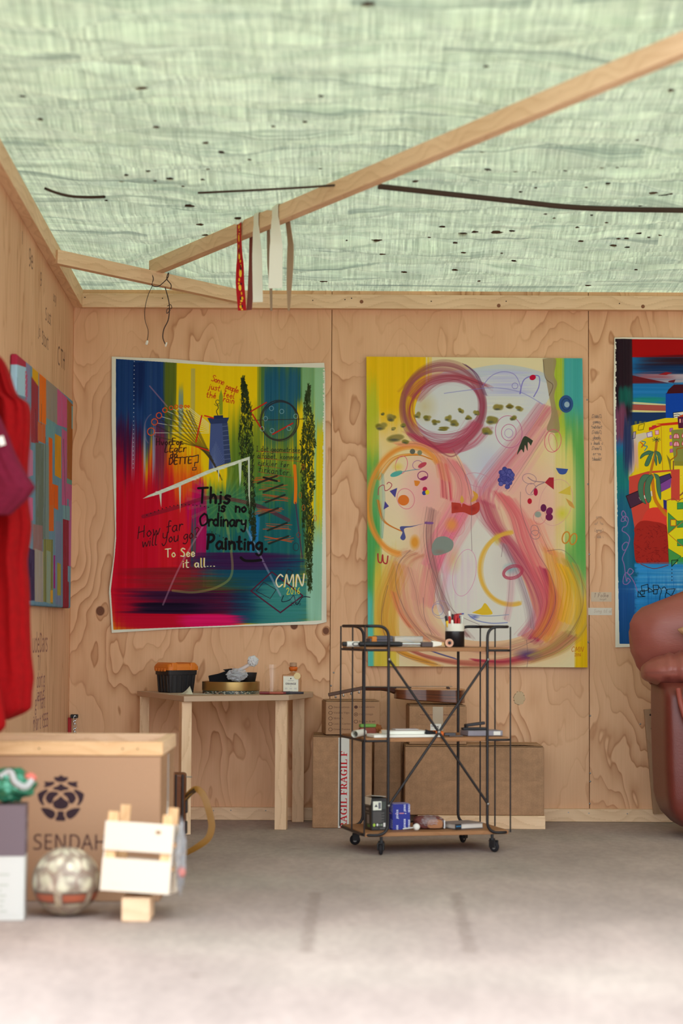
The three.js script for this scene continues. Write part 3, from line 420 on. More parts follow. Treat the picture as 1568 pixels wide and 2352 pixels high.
  // cypresses
  ragged(c, [[934, 205, 0.2], [945, 300, 0.5], [958, 420, 0.8], [955, 600, 1.1], [968, 760, 1], [985, 960, 0.7], [1005, 1150, 0.5], [1020, 1300, 0.3]], 44, [36, 48, 26], 1300); ragged(c, [[1386, 250, 0.1], [1370, 370, 0.5], [1384, 540, 0.9], [1380, 640, 1.2], [1372, 800, 0.9], [1385, 940, 1.1], [1372, 1060, 0.7], [1388, 1200, 0.9], [1392, 1380, 0.5], [1396, 1640, 0.35]], 42, [44, 56, 26], 1700); for (let i = 0; i < 20; i++) poly(c, [[930, 800 + i * 16], [1010, 720 + i * 16]], { stroke: 'rgba(150,170,120,.28)', w: 2, close: false });
  // circles on the right
  for (let i = 0; i < 5; i++) ell(c, 1188 + rr(-10, 10), 490 + rr(-10, 10), 118 + rr(0, 26), 116 + rr(0, 26), { stroke: 'rgba(48,36,40,.65)', w: rr(2, 7), rot: rr(0, 3) }); poly(c, [[1000, 492], [1385, 480]], { stroke: '#3a2c2a', w: 4, close: false }); for (const [a, b, d, e] of [[990, 432, 1095, 370], [1000, 450, 1060, 545], [1140, 586, 1275, 510]]) poly(c, [[a, b], [d, e]], { stroke: '#c0261c', w: 9, close: false }); for (const [x, y] of [[1130, 410], [1200, 430], [1295, 462], [1250, 545], [1135, 562], [1068, 550], [1090, 480]]) ell(c, x, y, 14, 15, { stroke: 'rgba(150,190,205,.7)', w: 4 });
  // slashes
  for (const [x, y] of [[1110, 890], [1150, 950], [1165, 1020], [1120, 1110], [1180, 1210], [1190, 1300]]) { for (let i = 0; i < 6; i++) poly(c, [[x - 90 + rr(-15, 15), y + rr(-26, 26)], [x + 80 + rr(-20, 20), y + rr(-26, 26)]], { stroke: 'rgba(206,82,36,.75)', w: rr(2, 5), close: false }); poly(c, [[x - 70, y + 30], [x + 60, y - 22]], { stroke: 'rgba(30,38,34,.8)', w: 13, close: false }); } poly(c, [[1080, 880], [1170, 905]], { stroke: '#262420', w: 14, close: false }); smooth(c, [[1290, 800], [1298, 930], [1296, 1050]], { stroke: '#ee7d18', w: 22 }); smooth(c, [[1298, 1050], [1320, 1230], [1345, 1420]], { stroke: 'rgba(90,40,80,.7)', w: 9 }); for (const [x, y] of [[1348, 808], [1330, 1000], [1352, 1085], [1432, 1155]]) ell(c, x, y, 9, 20, { stroke: '#d0601c', w: 3 });
  // white beam with icicles
  poly(c, [[258, 1030], [300, 1004], [700, 834], [985, 738], [988, 1090], [978, 1000], [972, 762], [930, 776], [926, 900], [918, 945], [908, 785], [778, 832], [776, 920], [768, 830], [520, 938], [516, 1130], [504, 948], [388, 992], [386, 1090], [372, 998]], { fill: '#d9e4cf' }); for (let i = 0; i < 40; i++) { const t = rnd(); blob(c, lerp(290, 975, t), lerp(1010, 745, t) + rr(-6, 12), rr(8, 24), rr(4, 9), [240, 246, 230], 0.9); }
  // diamonds and corner marks
  poly(c, [[1140, 1520], [1000, 1650], [1200, 1795], [1350, 1680]], { stroke: '#55203a', w: 9 }); poly(c, [[1085, 1590], [1170, 1640], [1130, 1700], [1035, 1650]], { stroke: '#33202c', w: 4 }); poly(c, [[1250, 1500], [1283, 1516], [1268, 1542], [1238, 1526]], { stroke: '#33202c', w: 3 }); ell(c, 1302, 1350, 19, 26, { stroke: '#3a2030', w: 3 }); poly(c, [[1318, 1250], [1334, 1268], [1318, 1288], [1304, 1268]], { stroke: '#8c3a20', w: 3 }); poly(c, [[960, 1462], [1355, 1448]], { stroke: '#3a1a4a', w: 5, close: false });
  // words
  const red = '#c8281c'; pen(c, 'Some', 716, 222, 44, red, 4.6, { rot: 0.34, gap: 0.78 }); pen(c, 'people', 814, 274, 40, red, 4.6, { rot: 0.36, gap: 0.7 }); pen(c, 'just', 700, 276, 42, red, 4.6, { rot: 0.24 }); pen(c, 'feel', 800, 330, 42, red, 4.6, { rot: 0.2 }); pen(c, 'thé', 686, 336, 42, red, 4.6, { rot: 0.1 }); pen(c, 'rain', 798, 362, 42, red, 4.6, { rot: 0.22 });
  for (let i = 0; i < 2; i++) { const q = 'rgba(50,22,30,.8)'; pen(c, 'HvorFor', 344 + i * 4, 664, 46, q, 4.5, { rot: -0.02 }); pen(c, 'LEgEr', 402 + i * 4, 712, 50, q, 4.5, { rot: -0.04, skew: 0.2 }); pen(c, 'da', 440 + i * 4, 750, 46, q, 4.5); pen(c, 'DETTE', 432 + i * 4, 796, 46, q, 5, { rot: -0.06, skew: 0.1 }); } poly(c, [[592, 742], [636, 730], [634, 780], [612, 782], [610, 806]], { stroke: '#3c2430', w: 6, close: false }); poly(c, [[598, 816], [622, 814], [620, 832], [596, 834]], { stroke: '#3c2430', w: 5 });
  const ink = '#2c3026'; ['I det geometriske', 'alfabet, kommer', 'cirkler før', 'firkanter.'].forEach((s, i) => { pen(c, s, 1030 + i * 5, 702 + i * 47, [36, 36, 38, 46][i], ink, 4, { rot: [0.02, 0.03, 0.07, 0.11][i], gap: [0.92, 0.98, 1.1, 1.02][i] }); poly(c, [[1040, 704 + i * 46], [1040 + [290, 285, 215, 240][i], 714 + i * 56]], { stroke: '#a8382a', w: 3, close: false }); });
  const K = '#151014'; pen(c, 'This', 634, 1052, 104, K, 17, { rot: 0.02, gap: 1.05 }); pen(c, 'is  no', 770, 1112, 74, K, 13, { rot: 0.03, gap: 0.92 }); pen(c, 'Ordinary', 646, 1208, 84, K, 14, { rot: 0.02, gap: 0.86 }); pen(c, 'Painting.', 696, 1364, 96, K, 17, { rot: 0.02, gap: 0.98 }); smooth(c, [[930, 1425], [960, 1445], [1020, 1446], [1066, 1440]], { stroke: K, w: 18 });
  for (const [o, q] of [[4, 'rgba(190,90,60,.45)'], [0, '#4c0a1c']]) { pen(c, 'How far', 228 + o, 1300, 78, q, 7, { rot: -0.2, skew: 0.25 }); pen(c, 'will You go?', 258 + o, 1358, 70, q, 7, { rot: -0.18, skew: 0.25, gap: 0.9 }); }
  for (const [o, q] of [[0, '#dcbc34'], [4, '#f3ead0']]) { pen(c, 'To See', 416 + o, 1424, 58, q, 6, { rot: -0.03 }); pen(c, 'it all...', 532 + o, 1494, 60, q, 6, { rot: -0.03, gap: 1.1 }); pen(c, 'CMN', 1158 + o, 1622, 84, q, 8, { rot: -0.03, skew: 0.1, gap: 0.95 }); } pen(c, '2016', 1240, 1672, 44, '#d9d44a', 5, { rot: -0.05 }); smooth(c, [[1220, 1680], [1210, 1720], [1260, 1710], [1290, 1680], [1310, 1740], [1350, 1690], [1400, 1690]], { stroke: '#201a30', w: 5 }); for (let i = 0; i < 6; i++) poly(c, [[1255 + i * 8, 1690 + i * 8], [1320 - i * 4, 1684 + i * 10]], { stroke: 'rgba(150,190,190,.6)', w: 3, close: false }); hand(c, '2016', 1268, 1748, 34, '#1d2530', { rot: -0.1 });
  c.restore();
  // ragged paint edge
  for (let i = 0; i < 300; i++) { const y = rr(90, 1900); c.fillStyle = '#e9e6d4'; c.fillRect(1478 + rr(0, 8), y, 14, rr(2, 10)); }
  weave(c, 1568, 1982);
});

// --- painting 2: tall stretched canvas (1568 x 2219 field)
const art2 = canvasTex(1176, 1664, (c) => {
  c.scale(0.75, 0.75); c.fillStyle = '#ecdcae'; c.fillRect(0, 0, 1568, 2219);
  const W = 1568;
  // ground colours
  strokesV(c, 20, 420, 50, 560, [240, 192, 18], 420, 0.6, 0, 0.35, 40, 12); strokesV(c, 20, 110, 200, 1300, [190, 196, 50], 180, 0.5, 0.2, 0.1, 26); strokesV(c, 20, 120, 700, 2180, [84, 168, 92], 260, 0.5, 0.2, 0, 26); strokesV(c, 20, 110, 1650, 2200, [90, 190, 176], 120, 0.6, 0.3, 0, 30); strokesV(c, 100, 240, 1350, 2200, [222, 196, 70], 150, 0.45, 0.2, 0, 28);
  strokesV(c, 1240, 1330, 60, 400, [214, 214, 176], 80, 0.5, 0, 0.3, 26); strokesV(c, 1310, 1400, 60, 700, [176, 196, 60], 140, 0.55, 0, 0.3, 26); strokesV(c, 1390, 1520, 60, 600, [76, 172, 168], 200, 0.6, 0, 0.25, 32); strokesV(c, 1400, 1550, 420, 1700, [96, 170, 84], 300, 0.55, 0.2, 0.1, 30); strokesV(c, 1320, 1440, 560, 1400, [222, 214, 110], 160, 0.4, 0.2, 0.2, 26); strokesV(c, 1460, 1560, 1650, 2200, [238, 190, 20], 140, 0.6, 0.2, 0, 30);
  blob(c, 1280, 1000, 260, 420, [240, 208, 170], 0.7); blob(c, 640, 1000, 420, 500, [240, 170, 160], 0.6); blob(c, 300, 1000, 250, 330, [246, 214, 190], 0.8); blob(c, 430, 960, 190, 300, [244, 150, 170], 0.55); blob(c, 1150, 1250, 260, 420, [238, 130, 140], 0.45); blob(c, 1000, 800, 200, 260, [236, 150, 160], 0.4); blob(c, 1210, 700, 120, 260, [240, 214, 140], 0.6);
  for (const [x, y, a, b, q] of [[360, 1720, 300, 460, [236, 172, 132]], [1280, 1760, 320, 460, [238, 176, 112]], [800, 2060, 620, 220, [222, 158, 126]], [520, 1250, 260, 360, [240, 168, 160]], [1120, 1000, 300, 380, [240, 176, 164]], [200, 620, 180, 220, [244, 206, 120]]]) blob(c, x, y, a, b, q, 0.75);
  // hourglass glass
  smooth(c, [[560, 160], [900, 140], [1290, 210], [1240, 400], [1040, 720], [850, 960], [800, 1010], [740, 950], [690, 800], [620, 700], [420, 600], [360, 430], [420, 260]], { fill: 'rgba(214,218,222,.95)', close: true }); smooth(c, [[700, 150], [960, 110], [1220, 160], [1290, 240], [1000, 170], [760, 210]], { fill: 'rgba(196,206,214,.8)', close: true }); strokesH(c, 780, 1230, 150, 330, [186, 186, 226], 110, 0.3, 0.3, 16); strokesH(c, 800, 1150, 330, 450, [222, 222, 206], 80, 0.4, 0.3, 20);
  blob(c, 870, 820, 160, 220, [196, 198, 224], 0.8); blob(c, 960, 560, 200, 180, [226, 222, 218], 0.7); blob(c, 600, 400, 220, 150, [224, 224, 216], 0.8); blob(c, 430, 400, 100, 130, [206, 186, 120], 0.6);
  // lower bell
  smooth(c, [[790, 1030], [900, 1240], [1060, 1500], [1150, 1720], [1180, 1880], [1000, 1980], [700, 1980], [560, 1880], [500, 1660], [560, 1440], [680, 1220]], { fill: 'rgba(226,222,214,.92)', close: true }); strokesV(c, 560, 760, 1350, 1800, [222, 186, 212], 70, 0.3, 0.2, 0.3, 26); blob(c, 760, 1600, 160, 300, [232, 226, 216], 0.8); blob(c, 620, 1440, 70, 120, [222, 190, 110], 0.6); blob(c, 1000, 1450, 130, 260, [206, 190, 190], 0.5);
  // pink and brown flowing bodies
  brush(c, [[600, 760], [690, 900], [700, 1040], [640, 1180], [560, 1320], [480, 1500], [440, 1750]], [226, 120, 130], 110, 60, 0.22); brush(c, [[540, 780], [570, 900], [580, 1030]], [220, 60, 80], 50, 30, 0.35); brush(c, [[700, 1070], [640, 1180], [560, 1330], [500, 1500]], [238, 110, 150], 90, 40, 0.3); brush(c, [[480, 1100], [460, 1300], [500, 1520], [580, 1780], [720, 1960]], [156, 110, 108], 60, 40, 0.25); brush(c, [[380, 1400], [290, 1450], [250, 1600], [300, 1800], [430, 1980]], [214, 140, 110], 70, 50, 0.3); brush(c, [[260, 1480], [180, 1700], [170, 1900], [260, 2060], [480, 2140]], [220, 150, 60], 80, 60, 0.3); brush(c, [[330, 1500], [380, 1650], [420, 1830], [520, 1960]], [226, 160, 140], 90, 50, 0.3); brush(c, [[210, 1660], [260, 1800], [330, 1900]], [238, 130, 90], 30, 20, 0.4);
  brush(c, [[1270, 400], [1100, 640], [950, 820], [850, 960], [840, 1060]], [214, 110, 130], 90, 60, 0.3); brush(c, [[1200, 540], [1060, 760], [930, 950]], [232, 160, 164], 110, 40, 0.3); brush(c, [[840, 1050], [900, 1200], [1010, 1340], [1110, 1480], [1200, 1640], [1240, 1830], [1150, 1980]], [190, 84, 104], 90, 80, 0.3); brush(c, [[960, 1000], [1060, 1150], [1120, 1330], [1220, 1560], [1290, 1740], [1230, 1930]], [224, 100, 110], 80, 70, 0.28); brush(c, [[1240, 1500], [1300, 1700], [1260, 1880], [1160, 2000]], [176, 40, 80], 50, 40, 0.35); brush(c, [[960, 1330], [1060, 1550], [1130, 1760], [1150, 1900]], [168, 140, 150], 40, 40, 0.28); brush(c, [[1300, 1380], [1340, 1600], [1330, 1800], [1240, 1980]], [232, 150, 60], 90, 60, 0.3); brush(c, [[1400, 1450], [1480, 1650], [1480, 1850], [1340, 2020], [1100, 2110]], [196, 160, 70], 70, 60, 0.3); brush(c, [[1370, 1480], [1420, 1640], [1380, 1860]], [246, 180, 30], 60, 40, 0.35); brush(c, [[1180, 1180], [1230, 1300], [1280, 1400]], [236, 130, 110], 60, 30, 0.3);
  brush(c, [[240, 2000], [420, 2090], [700, 2140], [1000, 2130], [1250, 2060], [1420, 1950]], [196, 110, 90], 60, 70, 0.3); brush(c, [[480, 1960], [700, 2040], [960, 2050], [1180, 1990]], [206, 150, 120], 70, 60, 0.3); brush(c, [[300, 1980], [480, 2060], [640, 2110]], [90, 86, 140], 24, 24, 0.35); brush(c, [[760, 2120], [960, 2130], [1140, 2090]], [186, 60, 80], 34, 40, 0.35); blob(c, 1130, 2080, 110, 50, [64, 52, 120], 0.85); brush(c, [[1150, 2100], [1300, 2040], [1430, 1930]], [170, 140, 80], 40, 40, 0.3);
  // top ring
  for (let i = 0; i < 46; i++) ell(c, 552 + rr(-10, 10), 400 + rr(-12, 12), 278 + rr(-34, 14), 300 + rr(-60, 16), { stroke: rgba(vary([152, 84, 96], 24), rr(0.06, 0.2)), w: rr(2, 22), rot: 0.15 }); for (let i = 0; i < 26; i++) ell(c, 570 + rr(-8, 8), 420 + rr(-30, 20), 236 + rr(-8, 30), 190 + rr(-12, 30), { stroke: rgba(vary([158, 58, 82], 22), rr(0.08, 0.26)), w: rr(1.5, 12), rot: -0.18 }); brush(c, [[330, 330], [450, 220], [640, 190], [800, 240]], [170, 74, 90], 80, 50, 0.28); brush(c, [[360, 600], [520, 690], [690, 640], [800, 520]], [190, 70, 96], 80, 60, 0.28); brush(c, [[700, 110], [780, 180], [840, 320]], [120, 70, 110], 20, 20, 0.4); smooth(c, [[420, 610], [600, 740], [720, 650]], { stroke: 'rgba(150,60,80,.5)', w: 12 });
  // orange loop
  for (let i = 0; i < 40; i++) ell(c, 310 + rr(-12, 12), 1040 + rr(-10, 10), 272 + rr(-26, 10), 380 + rr(-26, 10), { stroke: rgba(vary([238, 150, 60], 22), rr(0.06, 0.24)), w: rr(2, 20), rot: 0.12, a0: 1.6, a1: 5.4 }); brush(c, [[110, 900], [220, 760], [370, 730], [470, 760]], [240, 140, 36], 20, 24, 0.5); brush(c, [[110, 1040], [150, 1180], [270, 1250]], [242, 130, 40], 18, 26, 0.5); brush(c, [[240, 660], [400, 660], [520, 740], [560, 900]], [240, 150, 110], 50, 40, 0.3); brush(c, [[140, 860], [150, 1050], [140, 1300]], [130, 200, 200], 12, 16, 0.5);
  // right ring with yellow rim
  for (let i = 0; i < 30; i++) ell(c, 1020 + rr(-8, 8), 1500 + rr(-8, 8), 216 + rr(-20, 14), 246 + rr(-18, 12), { stroke: rgba(vary([232, 180, 70], 20), rr(0.08, 0.26)), w: rr(3, 16), a0: 1.2, a1: 4.6, rot: 0.1 }); brush(c, [[1020, 1500], [1010, 1700], [980, 1850]], [208, 130, 150], 30, 30, 0.25); blob(c, 1010, 1500, 60, 46, [120, 170, 180], 0.8); for (let i = 0; i < 4; i++) ell(c, 1028, 1524, 72 - i * 5, 48 - i * 6, { stroke: '#b8405a', w: 4, rot: -0.3 });
  // brown drip at the upper right
  smooth(c, [[1230, 70], [1320, 70], [1310, 180], [1330, 240], [1310, 330], [1340, 480], [1340, 570], [1260, 555], [1290, 440], [1270, 300], [1250, 190]], { fill: 'rgba(160,140,104,.85)', close: true }); smooth(c, [[1235, 80], [1250, 200], [1300, 250], [1275, 320]], { stroke: 'rgba(110,90,70,.8)', w: 5 });
  // thin pencil loops
  for (const [x, y, a, b, s, w] of [[1000, 570, 90, 110, '#c86a9a', 4], [1000, 575, 50, 56, '#c86a9a', 4], [1000, 580, 28, 30, '#b07ac0', 3], [1300, 630, 56, 78, '#e0607a', 4], [1300, 640, 26, 62, '#e0607a', 3], [790, 900, 90, 46, '#d08aa0', 3], [300, 1030, 58, 70, '#e88a96', 5], [640, 1210, 60, 74, '#e8909a', 3], [700, 1530, 76, 160, '#e090b8', 3], [540, 1780, 60, 60, '#b090b0', 3], [520, 1780, 36, 40, '#9090c0', 3], [1210, 1150, 42, 48, '#e08080', 4], [270, 800, 40, 62, '#e86a8a', 4], [1320, 1050, 110, 160, '#e0a0a0', 3], [1176, 1240, 26, 36, '#a87a80', 4], [1180, 1270, 32, 30, '#a87a80', 4], [1140, 890, 48, 34, '#b08890', 4], [1150, 960, 34, 40, '#b08890', 4], [380, 800, 34, 30, '#b070a0', 4]]) ell(c, x, y, a, b, { stroke: s, w, rot: rr(-0.3, 0.3) });
  smooth(c, [[820, 260], [880, 190], [960, 160], [1040, 180], [1080, 260], [1080, 310]], { stroke: 'rgba(130,120,200,.7)', w: 5 }); smooth(c, [[1075, 310], [1100, 220], [1150, 190], [1205, 190], [1205, 260], [1170, 330]], { stroke: 'rgba(120,110,200,.8)', w: 7 }); smooth(c, [[560, 310], [700, 290], [900, 270], [1080, 300], [1230, 380]], { stroke: 'rgba(120,120,200,.5)', w: 6 }); ell(c, 1042, 256, 20, 20, { stroke: '#8c86c8', w: 4 });
  // stones
  for (const [x, y, a, b] of [[142, 452, 18, 16], [205, 480, 42, 34], [130, 540, 46, 32], [213, 555, 22, 16], [235, 615, 76, 36], [300, 640, 36, 20], [285, 530, 26, 24], [445, 480, 32, 24], [380, 460, 28, 28], [505, 510, 34, 24], [585, 478, 32, 32], [630, 510, 38, 30], [548, 552, 48, 18], [675, 425, 24, 24], [725, 475, 30, 22], [780, 445, 24, 22], [930, 405, 46, 30], [1010, 395, 38, 24], [1075, 412, 34, 22], [885, 490, 50, 36], [1030, 475, 30, 26], [855, 570, 42, 34]]) { const n = 5 + Math.floor(rnd() * 3); for (let i = 0; i < n; i++) blob(c, x + rr(-0.45, 0.45) * a, y + rr(-0.4, 0.4) * b, a * rr(0.5, 0.7), b * rr(0.5, 0.7), vary([142, 130, 62], 22), 0.85, 0, 0.5); blob(c, x - a * 0.2, y + b * 0.4, a * 0.6, b * 0.35, [74, 80, 78], 0.7, 0, 0.3); }
  // small marks
  ell(c, 1163, 198, 22, 18, { fill: '#c4123a', rot: -0.4 }); ell(c, 1390, 378, 49, 60, { fill: '#35588e' }); ell(c, 1390, 380, 30, 40, { stroke: '#2a4676', w: 8 }); ell(c, 1396, 382, 18, 20, { fill: '#9fb8c8' }); smooth(c, [[1320, 815], [1345, 855], [1385, 855], [1404, 822]], { fill: '#4058a0', close: true });
  smooth(c, [[1165, 630], [1110, 600], [1080, 650], [1056, 725], [1085, 690], [1102, 710], [1110, 660], [1128, 700], [1130, 640], [1150, 665]], { fill: '#3c4434', close: true });
  for (let i = 0; i < 46; i++) { const a = rr(0, 6.3), r = Math.sqrt(rnd()); const x = 980 + r * 48 * Math.cos(a), y = 882 + r * 66 * Math.sin(a); ell(c, x, y, 15, 15, { fill: rgba(vary([86, 86, 160], 16)), stroke: '#3c3c86', w: 3 }); }
  smooth(c, [[610, 1052], [670, 1060], [680, 1085], [690, 1060], [735, 1075], [795, 1050], [798, 1110], [750, 1140], [690, 1120], [612, 1128]], { fill: '#bd4034', close: true }); blob(c, 640, 1090, 26, 26, [160, 40, 40], 0.6); blob(c, 760, 1095, 30, 26, [160, 40, 40], 0.6); smooth(c, [[755, 970], [790, 1000], [780, 1035], [740, 1050], [765, 1010]], { fill: '#e0a044', close: true }); smooth(c, [[668, 1040], [680, 1005], [696, 1040], [680, 1060]], { fill: '#e0a850', close: true });
  poly(c, [[1245, 915], [1275, 880], [1306, 880], [1306, 962]], { fill: '#b02c38' }); smooth(c, [[1245, 912], [1170, 905], [1130, 880]], { stroke: '#a08088', w: 6 }); smooth(c, [[1240, 916], [1190, 940], [1150, 990]], { stroke: '#a08088', w: 6 }); ell(c, 1183, 980, 14, 26, { fill: '#b41c42' }); ell(c, 1142, 1042, 15, 19, { fill: '#c02034' }); ell(c, 1236, 1088, 20, 26, { fill: '#6a2452' }); ell(c, 1276, 1110, 22, 28, { fill: '#822a5c', rot: 0.5 }); ell(c, 1275, 1150, 25, 24, { fill: '#782452' }); poly(c, [[1335, 985], [1420, 935], [1420, 1000]], { fill: '#dcc04a' }); smooth(c, [[1385, 1020], [1430, 1050], [1446, 1090], [1410, 1070]], { fill: '#d8a050', close: true }); blob(c, 1362, 1125, 56, 60, [214, 206, 60], 0.9); blob(c, 1198, 1132, 26, 24, [150, 160, 150], 0.95, 0, 0.7);
  ell(c, 236, 860, 44, 17, { fill: '#58b0a8', rot: -0.35 }); smooth(c, [[260, 850], [340, 835], [380, 830]], { stroke: '#7aa0a8', w: 5 }); ell(c, 412, 800, 32, 15, { fill: '#c84a5c', rot: -0.5 }); ell(c, 415, 872, 34, 30, { stroke: '#8a2c6a', w: 5 }); smooth(c, [[392, 895], [420, 905], [445, 880], [430, 875]], { fill: '#96246a', close: true }); smooth(c, [[356, 905], [396, 912], [380, 942], [362, 940]], { fill: '#e88a34', close: true }); blob(c, 245, 815, 50, 38, [236, 206, 80], 0.85); blob(c, 362, 1325, 40, 60, [232, 150, 46], 0.9, 0, 0.4); blob(c, 612, 1205, 54, 60, [238, 150, 80], 0.9, 0, 0.3); blob(c, 920, 1300, 34, 52, [216, 190, 70], 0.9);
  poly(c, [[190, 978], [242, 956], [228, 1022]], { fill: '#544a94' }); poly(c, [[158, 1046], [186, 1082], [150, 1104]], { fill: '#544a94' }); smooth(c, [[112, 1005], [118, 955], [150, 938], [160, 975], [190, 962], [205, 935], [185, 918], [172, 930]], { stroke: '#b84a5a', w: 5 }); ell(c, 285, 1040, 38, 36, { fill: '#e87a30' }); ell(c, 430, 965, 16, 17, { fill: '#c0244c' }); ell(c, 425, 990, 14, 15, { fill: '#3a4496' }); ell(c, 446, 985, 14, 16, { fill: '#f0cc28' }); ell(c, 345, 708, 18, 18, { fill: '#6a6a5e' }); ell(c, 394, 716, 16, 17, { fill: '#8c8c6c' });
  smooth(c, [[430, 1185], [485, 1188], [480, 1202], [428, 1200]], { fill: '#8a5a96', close: true }); smooth(c, [[428, 1196], [340, 1215], [268, 1218], [264, 1240], [278, 1260], [264, 1296], [284, 1312], [300, 1292], [290, 1235], [340, 1222]], { fill: '#565a94', close: true }); smooth(c, [[480, 1340], [510, 1295], [570, 1285], [622, 1320], [612, 1375], [550, 1405], [495, 1412], [476, 1380]], { fill: '#8b948c', close: true }); blob(c, 530, 1390, 50, 24, [150, 120, 110], 0.7);
  smooth(c, [[112, 1405], [116, 1455], [136, 1462], [144, 1412], [150, 1460], [172, 1468], [180, 1420]], { stroke: '#b43a3c', w: 9 }); ell(c, 1388, 1288, 24, 40, { stroke: '#cf8a34', w: 9, rot: 0.25 }); ell(c, 1438, 1298, 22, 38, { stroke: '#cf8a34', w: 9, rot: 0.3 });
  // bowl
  smooth(c, [[750, 1800], [810, 1770], [838, 1735], [870, 1770], [888, 1808], [820, 1815]], { fill: '#e8c032', close: true }); smooth(c, [[725, 1812], [780, 1850], [880, 1870], [990, 1866]], { stroke: '#8a92c0', w: 7 }); smooth(c, [[725, 1812], [860, 1822], [1000, 1812]], { stroke: '#9aa2b8', w: 5 }); blob(c, 768, 1828, 40, 18, [90, 104, 180], 0.9);
  // long dark contour lines
  for (const L of [[[620, 690], [700, 860], [745, 1060], [745, 1220], [750, 1380]], [[330, 1380], [250, 1480], [240, 1640], [330, 1840], [470, 1980], [640, 2040]], [[440, 1180], [450, 1400], [540, 1640], [640, 1800], [800, 1880]], [[180, 1620], [140, 1880], [260, 2080], [520, 2150]], [[1080, 980], [1090, 1130], [1190, 1380], [1290, 1560], [1310, 1760], [1200, 1960], [1000, 2060]], [[1260, 1380], [1380, 1380], [1480, 1520], [1500, 1760], [1400, 1960]], [[420, 1700], [430, 1830], [480, 1950]], [[1120, 1980], [1130, 2100], [1120, 2180]], [[960, 1340], [950, 1420]]]) smooth(c, L, { stroke: 'rgba(110,80,90,.5)', w: 4 });
  pen(c, 'CMN', 1420, 2060, 34, '#c87020', 4, { skew: 0.2 }); pen(c, '2016', 1446, 2090, 20, '#c87020', 3);
  weave(c, 1568, 2219);
});

